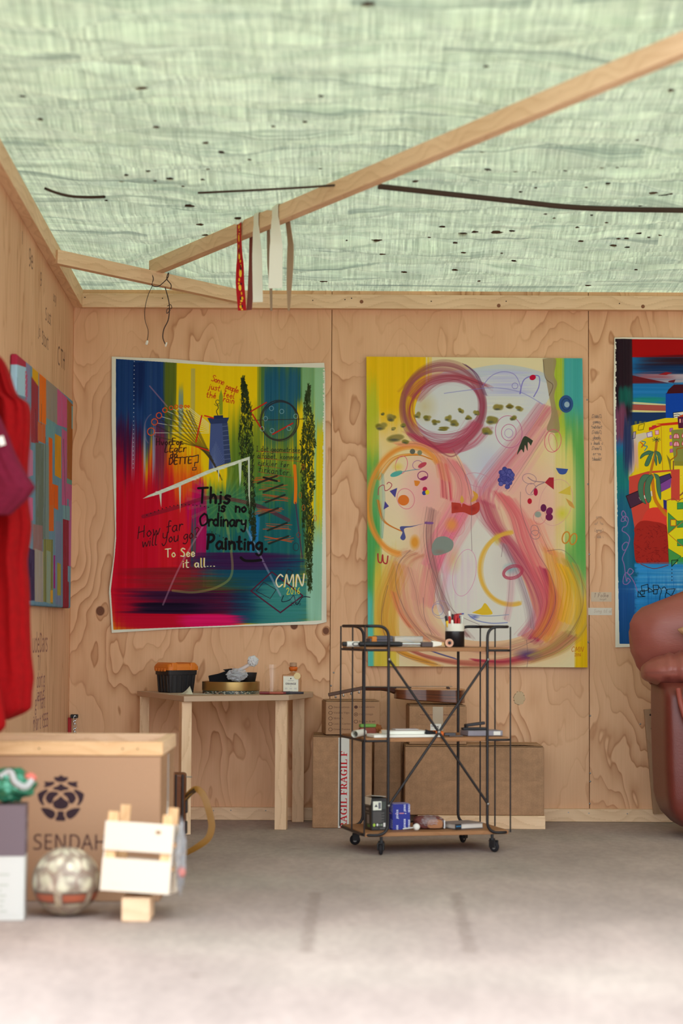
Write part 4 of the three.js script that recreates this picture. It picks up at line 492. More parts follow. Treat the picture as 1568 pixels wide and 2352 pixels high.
// --- painting 3: bright town by the sea, drawn in units of photograph pixels, x 1400 to 1900, y 770 to 1495
const art3 = canvasTex(1000, 1450, (c) => {
  c.scale(2, 2); c.translate(-1400, -770); c.fillStyle = '#e8e4d2'; c.fillRect(1400, 770, 500, 725);
  c.save(); c.beginPath(); [[1413, 780], [1892, 784], [1890, 1478], [1421, 1480], [1418, 1330], [1416, 1100], [1413, 950]].forEach(([x, y], i) => (i ? c.lineTo(x, y) : c.moveTo(x, y))); c.clip();
  const X0 = 1450; c.fillStyle = '#1d6fae'; c.fillRect(1400, 770, 500, 720);
  c.fillStyle = '#ad0a0c'; c.fillRect(X0 - 6, 778, 460, 44); strokesH(c, 1446, 1900, 822, 850, [50, 24, 34], 90, 0.7, 0.05, 8); strokesH(c, 1446, 1900, 842, 864, [22, 52, 98], 80, 0.7, 0.05, 7); strokesH(c, 1446, 1900, 862, 880, [176, 160, 172], 60, 0.6, 0.1, 7); strokesH(c, 1446, 1560, 862, 872, [160, 96, 110], 30, 0.6, 0.1, 5);
  smooth(c, [[1440, 866], [1452, 864], [1470, 868], [1490, 872], [1500, 874], [1520, 878], [1545, 882], [1553, 873], [1562, 882], [1900, 886], [1900, 890], [1440, 890]], { fill: '#6a1c24', close: true }); poly(c, [[1512, 862], [1530, 856], [1545, 858], [1530, 863]], { fill: '#9c1c24' });
  strokesH(c, 1440, 1900, 886, 932, [30, 120, 186], 130, 0.7, 0.02, 7); strokesH(c, 1446, 1540, 914, 926, [30, 140, 130], 40, 0.5, 0.2, 6); poly(c, [[1448, 925], [1530, 930], [1530, 934], [1448, 930]], { fill: '#d8d6a0' }); poly(c, [[1444, 931], [1532, 933], [1532, 946], [1446, 945]], { fill: '#b0544a' }); poly(c, [[1444, 944], [1532, 946], [1532, 950], [1446, 949]], { fill: '#e0d690' });
  poly(c, [[1438, 950], [1532, 949], [1532, 964], [1448, 982], [1438, 985]], { fill: '#1c3664' });
  poly(c, [[1529, 905], [1568, 898], [1640, 896], [1700, 900], [1700, 975], [1529, 975]], { fill: '#0f46b0' }); poly(c, [[1535, 897], [1548, 885], [1900, 880], [1900, 898], [1700, 900], [1531, 906]], { fill: '#481420' });
  poly(c, [[1546, 950], [1568, 947], [1590, 946], [1590, 968], [1547, 972]], { fill: '#ece8d8', stroke: '#20242c', w: 1.4 }); for (let i = 0; i < 3; i++) smooth(c, [[1547, 955 + i * 5], [1556, 953 + i * 5], [1566, 956 + i * 5], [1590, 951 + i * 5]], { stroke: '#20242c', w: 1.2 });
  poly(c, [[1449, 980], [1529, 962], [1900, 960], [1900, 1260], [1530, 1265], [1440, 1100], [1448, 1000]], { fill: '#efd015' }); strokesV(c, 1449, 1900, 970, 1150, [238, 206, 20], 90, 0.4, 0, 0.2, 10, 10);
  poly(c, [[1451, 1003], [1480, 996], [1498, 1000], [1466, 1018], [1455, 1085], [1443, 1098], [1444, 1040]], { fill: '#dccdb6' }); strokesV(c, 1442, 1464, 1010, 1090, [226, 176, 150], 60, 0.5, 0.1, 0.2, 6); strokesV(c, 1436, 1452, 1000, 1092, [150, 140, 172], 50, 0.5, 0.1, 0.2, 5);
  poly(c, [[1467, 979], [1480, 975], [1477, 989], [1465, 991]], { stroke: '#6a5a10', w: 1.2 }); poly(c, [[1454, 995], [1460, 994], [1458, 1009], [1451, 1011]], { stroke: '#4a4060', w: 1.2, fill: '#b8a8b4' });
  poly(c, [[1490, 984], [1518, 978], [1505, 976], [1568, 970], [1568, 976], [1520, 980], [1490, 992]], { fill: '#d8351c' }); poly(c, [[1497, 980], [1507, 978], [1507, 985], [1497, 990]], { fill: '#d02a3a' }); poly(c, [[1485, 997], [1497, 993], [1498, 1005], [1487, 1007]], { fill: '#e6d8e4', stroke: '#7a4ab0', w: 1.2 }); poly(c, [[1504, 991], [1513, 990], [1513, 1000], [1505, 1001]], { fill: '#f0b8c8', stroke: '#d03a4a', w: 1 });
  poly(c, [[1518, 978], [1521, 1090]], { stroke: '#c07018', w: 1, close: false }); for (let i = 0; i < 4; i++) poly(c, [[1538, 986 + i * 16], [1545, 985 + i * 16], [1545, 993 + i * 16], [1538, 994 + i * 16]], { fill: '#c86ab0', stroke: '#8a3a8a', w: 0.8 });
  poly(c, [[1541, 990], [1600, 984], [1640, 984], [1640, 1050], [1548, 1070]], { fill: '#8c8f45' }); for (const [x, y] of [[1553, 1004], [1572, 1002], [1553, 1022], [1572, 1020], [1592, 1002], [1592, 1020], [1612, 1004], [1612, 1022]]) { ell(c, x, y, 6.5, 6, { a0: Math.PI, a1: Math.PI * 2, fill: '#f0a8b4' }); c.fillStyle = '#f0a8b4'; c.fillRect(x - 6.5, y - 0.3, 13, 5); poly(c, [[x - 6.5, y + 5], [x - 6.5, y], [x - 4, y - 5], [x, y - 6], [x + 4, y - 5], [x + 6.5, y], [x + 6.5, y + 5]], { stroke: '#b0301c', w: 1.2 }); poly(c, [[x, y - 6], [x, y + 5]], { stroke: '#b0301c', w: 0.9, close: false }); }
  poly(c, [[1556, 960], [1568, 954], [1600, 952], [1600, 984], [1558, 986]], { fill: '#5a2040' }); poly(c, [[1556, 960], [1568, 954], [1600, 952], [1600, 956]], { fill: '#d8401c' }); for (const x of [1560, 1568, 1578]) { c.fillStyle = '#f0a8a0'; c.fillRect(x, 964, 4, 9); }
  // scroll
  smooth(c, [[1546, 1064], [1544, 1095], [1538, 1125], [1534, 1136], [1545, 1141], [1565, 1134], [1568, 1115], [1640, 1110], [1640, 1070], [1568, 1070]], { fill: '#f0d62c', close: true }); smooth(c, [[1546, 1062], [1545, 1090], [1540, 1118], [1534, 1136], [1526, 1142], [1522, 1136], [1530, 1132], [1542, 1140], [1560, 1140], [1572, 1128], [1580, 1120]], { stroke: '#8a5a34', w: 3 }); for (let i = 0; i < 40; i++) ell(c, rr(1548, 1620), rr(1085, 1108), 0.5, 0.5, { fill: '#5a4a10' }); smooth(c, [[1538, 1060], [1553, 1048], [1554, 1034], [1568, 1030], [1600, 1016]], { stroke: '#a8641c', w: 2.4 }); poly(c, [[1530, 1046], [1540, 1060], [1540, 1098], [1536, 1070]], { fill: '#8a7a2c' }); c.fillStyle = '#8f8a34'; c.fillRect(1548, 1062, 60, 10);
  // left margin bands
  strokesV(c, 1412, 1448, 778, 980, [40, 24, 34], 160, 0.7, 0, 0.15, 10); strokesV(c, 1424, 1450, 885, 945, [24, 92, 84], 60, 0.6, 0.1, 0.2, 8); strokesV(c, 1412, 1436, 925, 1030, [120, 64, 92], 80, 0.6, 0.2, 0.2, 8); strokesV(c, 1412, 1440, 1030, 1400, [26, 118, 118], 190, 0.7, 0.1, 0.05, 12); strokesV(c, 1434, 1449, 950, 1100, [44, 56, 96], 60, 0.6, 0.1, 0.2, 6); strokesV(c, 1412, 1466, 1120, 1480, [30, 96, 128], 240, 0.6, 0.1, 0, 12); strokesV(c, 1416, 1480, 1330, 1480, [32, 84, 148], 180, 0.6, 0.2, 0, 14);
  // red slab, gate, sea
  poly(c, [[1444, 1098], [1488, 1085], [1560, 1080], [1560, 1240], [1456, 1215], [1444, 1140]], { fill: '#d0483a' }); poly(c, [[1490, 1090], [1540, 1085], [1540, 1172], [1490, 1170]], { fill: '#f0d018' }); poly(c, [[1437, 1142], [1470, 1128], [1478, 1155], [1447, 1170]], { fill: '#4c2c42', stroke: '#241620', w: 1.5 }); smooth(c, [[1466, 1145], [1480, 1140], [1500, 1128], [1500, 1140], [1470, 1152]], { fill: '#e6dcc8', close: true }); poly(c, [[1513, 1098], [1538, 1090], [1541, 1100], [1516, 1114]], { fill: '#4a3468', stroke: '#1c1420', w: 1.4 }); poly(c, [[1516, 1114], [1541, 1100], [1539, 1122], [1515, 1134]], { fill: '#84469a' });
  smooth(c, [[1472, 1200], [1484, 1176], [1502, 1168], [1530, 1174], [1530, 1212], [1500, 1204]], { fill: '#e04034', close: true }); smooth(c, [[1456, 1228], [1456, 1215], [1470, 1200], [1495, 1200], [1530, 1212], [1535, 1260], [1534, 1300], [1500, 1308], [1470, 1298], [1458, 1290], [1454, 1250]], { fill: '#a82820', close: true }); for (let i = 0; i < 120; i++) smooth(c, [[rr(1460, 1530), rr(1210, 1300)], [rr(1460, 1530), rr(1210, 1300)]].map((p, j, q) => (j ? [q[0][0] + rr(-9, 9), q[0][1] + rr(-7, 7)] : p)), { stroke: 'rgba(92,16,20,.5)', w: 0.9 });
  // palm
  smooth(c, [[1508, 1012], [1505, 1040], [1500, 1060], [1493, 1090]], { stroke: '#c07a24', w: 6 }); smooth(c, [[1497, 1095], [1500, 1130], [1506, 1155], [1528, 1185]], { stroke: '#d07a1c', w: 8 }); const frond = (pts) => { smooth(c, pts, { fill: '#4c7a5c', close: true }); smooth(c, pts, { stroke: '#2e5040', w: 1 }); };
  frond([[1500, 1040], [1488, 1038], [1474, 1046], [1470, 1056], [1482, 1048], [1494, 1046]]); frond([[1502, 1040], [1490, 1048], [1480, 1070], [1488, 1072], [1496, 1054]]); frond([[1503, 1038], [1514, 1042], [1519, 1056], [1514, 1068], [1510, 1052]]); frond([[1503, 1040], [1508, 1056], [1507, 1072], [1502, 1058]]); frond([[1496, 1094], [1476, 1094], [1465, 1116], [1468, 1146], [1482, 1160], [1477, 1140], [1478, 1114], [1488, 1100]]); frond([[1496, 1092], [1484, 1104], [1479, 1130], [1486, 1156], [1494, 1150], [1492, 1120], [1500, 1098]]); frond([[1500, 1090], [1512, 1096], [1516, 1118], [1516, 1150], [1508, 1130], [1506, 1106]]); for (let i = 0; i < 8; i++) { const a = i * 0.8; frond([[1507, 1012], [1507 + 7 * Math.cos(a), 1012 + 4 * Math.sin(a)], [1507 + 10 * Math.cos(a + 0.2), 1012 + 6 * Math.sin(a + 0.2)]]); } smooth(c, [[1473, 1016], [1482, 1018], [1478, 1026], [1486, 1028], [1480, 1038]], { stroke: '#2a7aa8', w: 2 }); smooth(c, [[1470, 1018], [1476, 1024], [1473, 1030]], { stroke: '#d8401c', w: 2 });
  // tiles of green and yellow
  poly(c, [[1531, 1152], [1900, 1140], [1900, 1300], [1536, 1302], [1530, 1200]], { fill: '#e8d81c' }); for (let j = 0; j < 7; j++) for (let i = 0; i < 18; i++) if ((i + j) % 2 && (i % 4 !== 0)) poly(c, [[1540 + i * 14, 1157 + j * 21], [1554 + i * 14, 1156 + j * 21], [1554 + i * 14, 1171 + j * 21], [1540 + i * 14, 1172 + j * 21]], { fill: '#3f9a54', stroke: '#2a6a34', w: 1 }); for (let k = 0; k < 5; k++) { const x = 1533 + k * 84; poly(c, [[x, 1180], [x + 26, 1203], [x, 1228]], { fill: '#4a9a4c', stroke: '#2a6a34', w: 1 }); poly(c, [[x + 6, 1196], [x + 18, 1196], [x + 18, 1210], [x + 6, 1210]], { fill: '#e8d020', stroke: '#c04a1c', w: 1.4 }); poly(c, [[x, 1228], [x + 46, 1190], [x + 84, 1228], [x + 46, 1268]], { stroke: '#c4641c', w: 1.3 }); poly(c, [[x, 1262], [x + 30, 1280], [x + 2, 1300]], { fill: '#4a9a4c', stroke: '#2a6a34', w: 1 }); } smooth(c, [[1530, 1152], [1545, 1148], [1556, 1154], [1568, 1147], [1600, 1152], [1640, 1146]], { stroke: '#a0522c', w: 1.6 }); poly(c, [[1522, 1150], [1530, 1152], [1530, 1174], [1523, 1170]], { fill: '#34307a' });
  strokesH(c, 1458, 1900, 1300, 1480, [46, 140, 206], 420, 0.6, 0.02, 9); strokesH(c, 1460, 1900, 1310, 1360, [150, 196, 220], 60, 0.4, 0.35, 7); strokesV(c, 1460, 1900, 1305, 1420, [20, 96, 178], 150, 0.35, 0.1, 0.3, 4); strokesH(c, 1460, 1900, 1380, 1480, [18, 104, 180], 200, 0.5, 0.05, 10); poly(c, [[1541, 1289], [1556, 1288], [1541, 1303]], { fill: '#3a8a5a', stroke: '#16301c', w: 1.6 }); for (let i = 0; i < 4; i++) ell(c, 1541.5, 1310 + i * 8, 1.3, 1.3, { fill: '#16203c' });
  smooth(c, [[1533, 1300], [1500, 1308], [1470, 1298]], { stroke: '#7a2018', w: 1.5 });
  for (const p of [[[1464, 1360], [1472, 1370], [1480, 1372], [1463, 1373]], [[1471, 1348], [1486, 1344], [1487, 1357], [1473, 1361]], [[1488, 1352], [1500, 1360], [1487, 1362]], [[1498, 1346], [1510, 1346], [1511, 1355], [1499, 1356]], [[1500, 1356], [1508, 1356], [1507, 1366], [1499, 1366]], [[1468, 1360], [1478, 1357], [1478, 1366], [1470, 1368]], [[1531, 1355], [1549, 1354], [1540, 1370], [1528, 1362]]]) poly(c, p, { stroke: '#141a24', w: 1.5 }); smooth(c, [[1512, 1350], [1517, 1358], [1514, 1370], [1513, 1380]], { stroke: '#141a24', w: 1.5 }); smooth(c, [[1518, 1354], [1524, 1350], [1529, 1358], [1526, 1372], [1532, 1380], [1540, 1372]], { stroke: '#141a24', w: 1.5 });
  smooth(c, [[1462, 1360], [1455, 1340], [1446, 1326], [1440, 1318], [1445, 1308], [1453, 1314], [1446, 1322], [1436, 1318], [1430, 1330], [1430, 1342], [1438, 1344], [1446, 1336], [1440, 1330], [1437, 1336], [1432, 1300], [1428, 1285], [1436, 1266], [1442, 1252], [1436, 1248], [1428, 1256], [1430, 1266], [1438, 1262], [1445, 1240], [1438, 1228], [1428, 1222], [1430, 1214], [1436, 1212], [1440, 1206], [1442, 1195], [1436, 1188], [1428, 1192], [1426, 1200], [1434, 1198], [1436, 1184], [1430, 1176], [1427, 1186], [1438, 1200]], { stroke: '#8c6aa8', w: 1.9 });
  c.restore();
  for (let i = 0; i < 240; i++) { c.fillStyle = '#e8e4d2'; const y = rr(785, 1475); c.fillRect(1411 + (y > 1330 ? 5 : y > 1100 ? 3 : 1) + rr(-2, 1.4), y, 2.2, rr(1, 6)); }
});

// --- painting 4 on the side wall: upright blocks of colour; u runs into the corner
const P4 = { z0: onX(166, 1100, WL + 0.03).z, z1: onX(36, 1100, WL + 0.03).z, y0: onX(160, 1397, WL + 0.03).y, y1: onX(170, 922, WL + 0.03).y };
const art4 = canvasTex(1200, 760, (c) => {
  const W = 1200, Hh = 760, k = (px, py) => { const q = onX(px, py, WL + 0.03); return [(P4.z1 - q.z) / (P4.z1 - P4.z0) * W, (P4.y1 - q.y) / (P4.y1 - P4.y0) * Hh]; };
  const Q = (cx, cy) => k(cx / 2.504, 760 + cy / 2.502); // a point of the enlarged crop
  c.fillStyle = '#6c90a8'; c.fillRect(0, 0, W, Hh);
  const quad = (pts, col) => { const p = pts.map(([a, b]) => Q(a, b)); poly(c, p, { fill: col }); };
  const R = (x0, x1, yt0, yt1, yb0, yb1, col) => quad([[x0, yt0], [x1, yt1], [x1, yb1], [x0, yb0]], col);
  R(88, 150, 60, 80, 190, 210, '#b03048'); R(88, 150, 190, 210, 360, 380, '#a9cbe0'); R(150, 175, 100, 120, 400, 410, '#8c88ac'); R(186, 222, 130, 190, 280, 330, '#d9a01c'); R(180, 222, 260, 320, 640, 650, '#9a3440'); R(226, 266, 175, 240, 520, 540, '#e8701c'); R(218, 262, 520, 540, 630, 650, '#c8683a'); R(266, 330, 260, 330, 500, 540, '#9a8a80'); R(330, 390, 330, 390, 540, 560, '#cf5a8c'); R(386, 432, 390, 440, 860, 880, '#a8602c'); R(412, 432, 430, 440, 560, 580, '#7aa6a8'); R(130, 190, 650, 690, 850, 830, '#c87a9c'); R(266, 320, 500, 530, 640, 650, '#6f9aa2'); R(280, 302, 610, 620, 900, 900, '#e2601a'); R(276, 335, 870, 890, 1000, 1030, '#e2601a'); R(276, 310, 1000, 1000, 1150, 1150, '#d86a2a'); R(316, 352, 590, 610, 830, 850, '#d8921c'); R(356, 386, 560, 580, 1000, 1010, '#c4608e'); R(205, 252, 640, 650, 1180, 1200, '#6a7468'); R(252, 282, 650, 660, 1190, 1200, '#7a8c8a'); R(190, 246, 1110, 1120, 1300, 1310, '#97706e'); R(150, 200, 1240, 1260, 1550, 1550, '#3c2a50'); R(200, 250, 1250, 1270, 1555, 1560, '#a89a90'); R(250, 305, 1195, 1200, 1555, 1570, '#8a8a50'); R(268, 292, 1260, 1270, 1560, 1570, '#90a08c'); R(318, 356, 1090, 1100, 1570, 1580, '#7a86a8'); R(330, 350, 1330, 1340, 1520, 1520, '#a89a3a'); R(362, 396, 1080, 1090, 1590, 1596, '#962c3e'); R(396, 418, 900, 910, 1350, 1360, '#c06a9c'); R(390, 412, 1350, 1360, 1440, 1450, '#7aa0b8'); R(380, 422, 860, 880, 960, 980, '#c0608c'); R(384, 424, 845, 865, 875, 890, '#6a9a8a'); R(364, 402, 1000, 1010, 1080, 1090, '#7aa6b0'); R(150, 190, 950, 960, 1090, 1090, '#d06a94'); R(308, 318, 1290, 1290, 1480, 1480, '#a02a80'); R(290, 305, 1490, 1490, 1560, 1560, '#d8a03a');
  for (let i = 0; i < 420; i++) { const x = rr(0, W), y = rr(0, Hh); c.strokeStyle = rgba(vary([118, 140, 170], 60), 0.18); c.lineWidth = rr(2, 14); c.beginPath(); c.moveTo(x, y); c.lineTo(x + rr(-8, 8), y + rr(20, 130)); c.stroke(); }
  for (let i = 0; i < 9; i++) { const [x, y] = Q(150 + (i % 2) * 4, 250 + i * 16); ell(c, x, y, 14, 8, { stroke: '#c8406a', w: 5 }); }
  for (const [a, b, d, e] of [[263, 610, 258, 1190], [240, 420, 238, 540], [366, 620, 380, 1080], [260, 1190, 262, 1560], [300, 1200, 298, 1480], [205, 450, 210, 640]]) poly(c, [Q(a, b), Q(d, e)], { stroke: '#2a2a34', w: 6, close: false });
  weave(c, W, Hh);
});
const edgeMat = std('#d8cfb4', 0.8, { map: clothTex });
// an unframed sheet pinned to the wall: a gently waving outline given in pixels on the wall plane
function sheetArt(name, label, tex, outline, frame, inv) {
  const o = thing(name, label, 'painting', [0, 0, 0]);
  const [u0, v0, u1, v1] = frame, N = 40, rows = [];
  const L = outline.left, Rr = outline.right, T = outline.top, B = outline.bottom; // arrays of [px,py], interpolated
  const pick = (a, t) => { const k = t * (a.length - 1), j = Math.min(Math.floor(k), a.length - 2), f = k - j; return [lerp(a[j][0], a[j + 1][0], f), lerp(a[j][1], a[j + 1][1], f)]; };
  const pos = [], uv = [], idx = [], mu = (u0 + u1) / 2, mv = (v0 + v1) / 2, ua = onZ(u0, mv, 0.004).x, ub = onZ(u1, mv, 0.004).x, va = onZ(mu, v1, 0.004).y, vb = onZ(mu, v0, 0.004).y;
  for (const back of [0, 1]) for (let j = 0; j <= N; j++) for (let i = 0; i <= N; i++) {
    const s = i / N, t = j / N, l = pick(L, t), r = pick(Rr, t), a = pick(T, s), b = pick(B, s), c00 = L[0], c10 = Rr[0], c01 = L[L.length - 1], c11 = Rr[Rr.length - 1];
    const q = [0, 1].map((k) => (1 - s) * l[k] + s * r[k] + (1 - t) * a[k] + t * b[k] - ((1 - s) * (1 - t) * c00[k] + s * (1 - t) * c10[k] + (1 - s) * t * c01[k] + s * t * c11[k]));
    const w = onZ(q[0], q[1], 0.004), e = Math.max(Math.pow(Math.abs(2 * s - 1), 6), Math.pow(Math.abs(2 * t - 1), 6));
    const bow = 0.004 + 0.004 * (n2(s * 2.5 + u0, t * 2.5) + 1) + 0.007 * e * (0.5 + 0.5 * n2(s * 4 + 9, t * 4 + u0));
    pos.push(w.x, w.y, back ? Math.max(0.0015, bow - 0.0012) : bow + 0.0006); uv.push((w.x - ua) / (ub - ua), (w.y - va) / (vb - va)); // metres on the wall
  }
  const K = N + 1, S = K * K, quad = (a, b, d, e) => idx.push(a, d, b, b, d, e);
  for (let j = 0; j < N; j++) for (let i = 0; i < N; i++) { const a = j * K + i; quad(a, a + 1, a + K, a + K + 1); idx.push(S + a, S + a + 1, S + a + K, S + a + 1, S + a + K + 1, S + a + K); }
  for (let i = 0; i < N; i++) { idx.push(i, i + 1, S + i, i + 1, S + i + 1, S + i); const a = N * K + i; idx.push(a, S + a, a + 1, a + 1, S + a, S + a + 1); const l = i * K; idx.push(l, S + l, l + K, l + K, S + l, S + l + K); const r = l + N; idx.push(r, r + K, S + r, r + K, S + r + K, S + r); }
  const g = new THREE.BufferGeometry(); g.setAttribute('position', new THREE.Float32BufferAttribute(pos, 3)); g.setAttribute('uv', new THREE.Float32BufferAttribute(uv, 2)); g.setIndex(idx);
  obj('canvas', toCreasedNormals(g, 0.6), phys('#ffffff', 0.8, { map: tex, side: THREE.DoubleSide, specularIntensity: 0.25 }), o);
  return o;
}
const crop1 = (x, y) => [240 + x / 2.9585, 800 + y / 2.9585];
sheetArt('painting', 'unframed painting of a dark tower with handwritten words on red, yellow and teal', art1, {
  left: [[50, 58], [50, 500], [60, 900], [74, 1250], [64, 1420], [30, 1650], [42, 1780], [50, 1934]].map(([x, y]) => crop1(x, y)), right: [[1492, 100], [1498, 160], [1500, 500], [1500, 1000], [1506, 1500], [1508, 1860]].map(([x, y]) => crop1(x, y)),
  top: [[50, 58], [420, 72], [800, 104], [1150, 112], [1492, 100]].map(([x, y]) => crop1(x, y)), bottom: [[50, 1934], [500, 1905], [1000, 1886], [1440, 1876], [1508, 1860]].map(([x, y]) => crop1(x, y)),
}, [240, 800, 770, 1470]);
sheetArt('painting', 'unframed painting of a yellow seaside town with palm, above the armchair', art3, {
  left: [[1410, 776], [1408, 900], [1410, 1100], [1412, 1300], [1412, 1487]], right: [[1897, 774], [1897, 1000], [1898, 1489]], top: [[1410, 776], [1450, 775], [1600, 778], [1897, 774]], bottom: [[1412, 1487], [1470, 1485], [1700, 1486], [1898, 1489]],
}, [1400, 770, 1900, 1495]);
{
  // stretched canvas leaning flat on the wall, 3.5 cm deep
  const k = [[841, 819], [1337, 823], [1349, 1533], [845, 1530]].map(([x, y]) => onZ(x, y, 0.036)), o = thing('painting', 'tall stretched canvas with pink hourglass figures and stones on pastel colours', 'painting', [0, 0, 0]);
  const N = 12, pos = [], uv = [], idx = [], ua = onZ(830, 1175, 0.036).x, ub = onZ(1360, 1175, 0.036).x, va = onZ(1095, 1550, 0.036).y, vb = onZ(1095, 800, 0.036).y;
  for (let j = 0; j <= N; j++) for (let i = 0; i <= N; i++) { const s = i / N, t = j / N, p = k[0].clone().lerp(k[1], s).lerp(k[3].clone().lerp(k[2], s), t); pos.push(p.x, p.y, 0.036); uv.push((p.x - ua) / (ub - ua), (p.y - va) / (vb - va)); }
  for (let j = 0; j < N; j++) for (let i = 0; i < N; i++) { const a = j * (N + 1) + i; idx.push(a, a + N + 1, a + 1, a + 1, a + N + 1, a + N + 2); }
  const g = new THREE.BufferGeometry(); g.setAttribute('position', new THREE.Float32BufferAttribute(pos, 3)); g.setAttribute('uv', new THREE.Float32BufferAttribute(uv, 2)); g.setIndex(idx); g.computeVertexNormals();
  obj('canvas', g, phys('#ffffff', 0.8, { map: art2, specularIntensity: 0.25 }), o);
  const sh = new THREE.Shape(k.map((p) => new THREE.Vector2(p.x, p.y))); const e = new THREE.ExtrudeGeometry(sh, { depth: 0.032, bevelEnabled: false });
  obj('stretcher', e, edgeMat, o, [0, 0, 0.0035]);
}
{
  const w = P4.z1 - P4.z0, h = P4.y1 - P4.y0, o = thing('painting', 'painting of upright orange, pink and blue blocks on the scribbled wall', 'painting', [WL, P4.y0, (P4.z0 + P4.z1) / 2], Math.PI / 2);
  const g = new RoundedBoxGeometry(w, h, 0.028, 3, 0.008); const p = g.attributes.position, uv = g.attributes.uv; for (let i = 0; i < p.count; i++) uv.setXY(i, (p.getX(i) + w / 2) / w, (p.getY(i) + h / 2) / h);
  obj('canvas', g, phys('#ffffff', 0.8, { map: art4, specularIntensity: 0.25 }), o, [0, h / 2, 0.0155]);
}
// ---------------------------------------------------------------- small helpers for things
const proj = (p) => { const s = p.clone().project(camera); return [(s.x + 1) / 2 * 1568, (1 - s.y) / 2 * 2352]; };
function label(parent, name, w, h, tex, [x, y, z], turn = 0, rough = 0.7, extra = {}) { // a print or sticker, half a millimetre thick
  const g = new THREE.BoxGeometry(w, h, 0.0006); const m = obj(name, g, std('#ffffff', rough, { map: tex, ...extra }), parent, [x, y, z]); m.rotation.y = turn; return m;
}
const cardFlat = (c, w, h, col) => { c.fillStyle = col; c.fillRect(0, 0, w, h); for (let i = 0; i < w * h / 60; i++) { c.fillStyle = rnd() < 0.5 ? 'rgba(0,0,0,.03)' : 'rgba(255,255,255,.03)'; c.fillRect(rr(0, w), rr(0, h), 1.5, rr(1, 8)); } };
// lumpy closed shape
function lump(rx, ry, rz, amp = 0.15, f = 2, sd = 0, det = 5) {
  const g = mergeVertices(new THREE.IcosahedronGeometry(1, det).deleteAttribute('normal').deleteAttribute('uv'), 1e-4), p = g.attributes.position, v = V();
  for (let i = 0; i < p.count; i++) { v.fromBufferAttribute(p, i); const k = 1 + amp * n3(v.x * f + sd, v.y * f, v.z * f) + amp * 0.5 * n3(v.x * f * 2.3 + sd, v.y * f * 2.3 + 4, v.z * f * 2.3); p.setXYZ(i, v.x * k * rx, v.y * k * ry, v.z * k * rz); }
  g.computeVertexNormals(); return g;
}
// superellipsoid: puffy cushions
function puff(rx, ry, rz, e1 = 0.5, e2 = 0.5, wob = 0, sd = 0, N = 48) {
  const rows = [], pw = (c, e) => Math.sign(c) * Math.pow(Math.abs(c), e);
  for (let j = 0; j <= N / 2; j++) { const b = -Math.PI / 2 + Math.PI * j / (N / 2), r = []; for (let i = 0; i < N; i++) { const a = -2 * Math.PI * i / N, cb = pw(Math.cos(b), e1); let x = cb * pw(Math.cos(a), e2), y = pw(Math.sin(b), e1), z = cb * pw(Math.sin(a), e2); const k = 1 + wob * n3(x * 2 + sd, y * 2, z * 2); r.push(V(x * rx * k, y * ry * k, z * rz * k)); } rows.push(r); }
  return loft(rows, true);
}
// ---------------------------------------------------------------- corner table
const TY = 0.611, TT = 0.024;
{
  const t = thing('corner_table', 'low raw wood side table with angled top against the plywood wall', 'table', [-0.55, 0, 0.35]);
  const plan = [[-0.968, 0.035], [-0.69, 0.745], [-0.236, 0.515], [-0.132, 0.12], [-0.132, 0.035]].map(([x, z]) => new THREE.Vector2(x + 0.55, -(z - 0.35)));
  const g = new THREE.ExtrudeGeometry(new THREE.Shape(plan), { depth: TT - 0.003, bevelEnabled: true, bevelSize: 0.0015, bevelThickness: 0.0015, bevelSegments: 1 }).rotateX(-Math.PI / 2);
  obj('tabletop', g, std('#c4a68c', 0.65), t, [0, TY - TT + 0.0015, 0]);
  const leg = (x, z, a, s = 0.05) => { const m = obj('leg', rbox(s, TY - TT - 0.001, s, 0.002, 1, x), M.pine, t, [x + 0.55, (TY - TT) / 2, z - 0.35]); m.rotation.y = a; };
  leg(-0.688, 0.69, 0.35, 0.046); leg(-0.268, 0.445, -0.08, 0.054); leg(-0.2, 0.085, 0.05, 0.056); leg(-0.93, 0.075, 0.1, 0.046);
}
const onTable = (px, z) => { const q = onZ(px, 1590, z); return [q.x, TY, z]; };
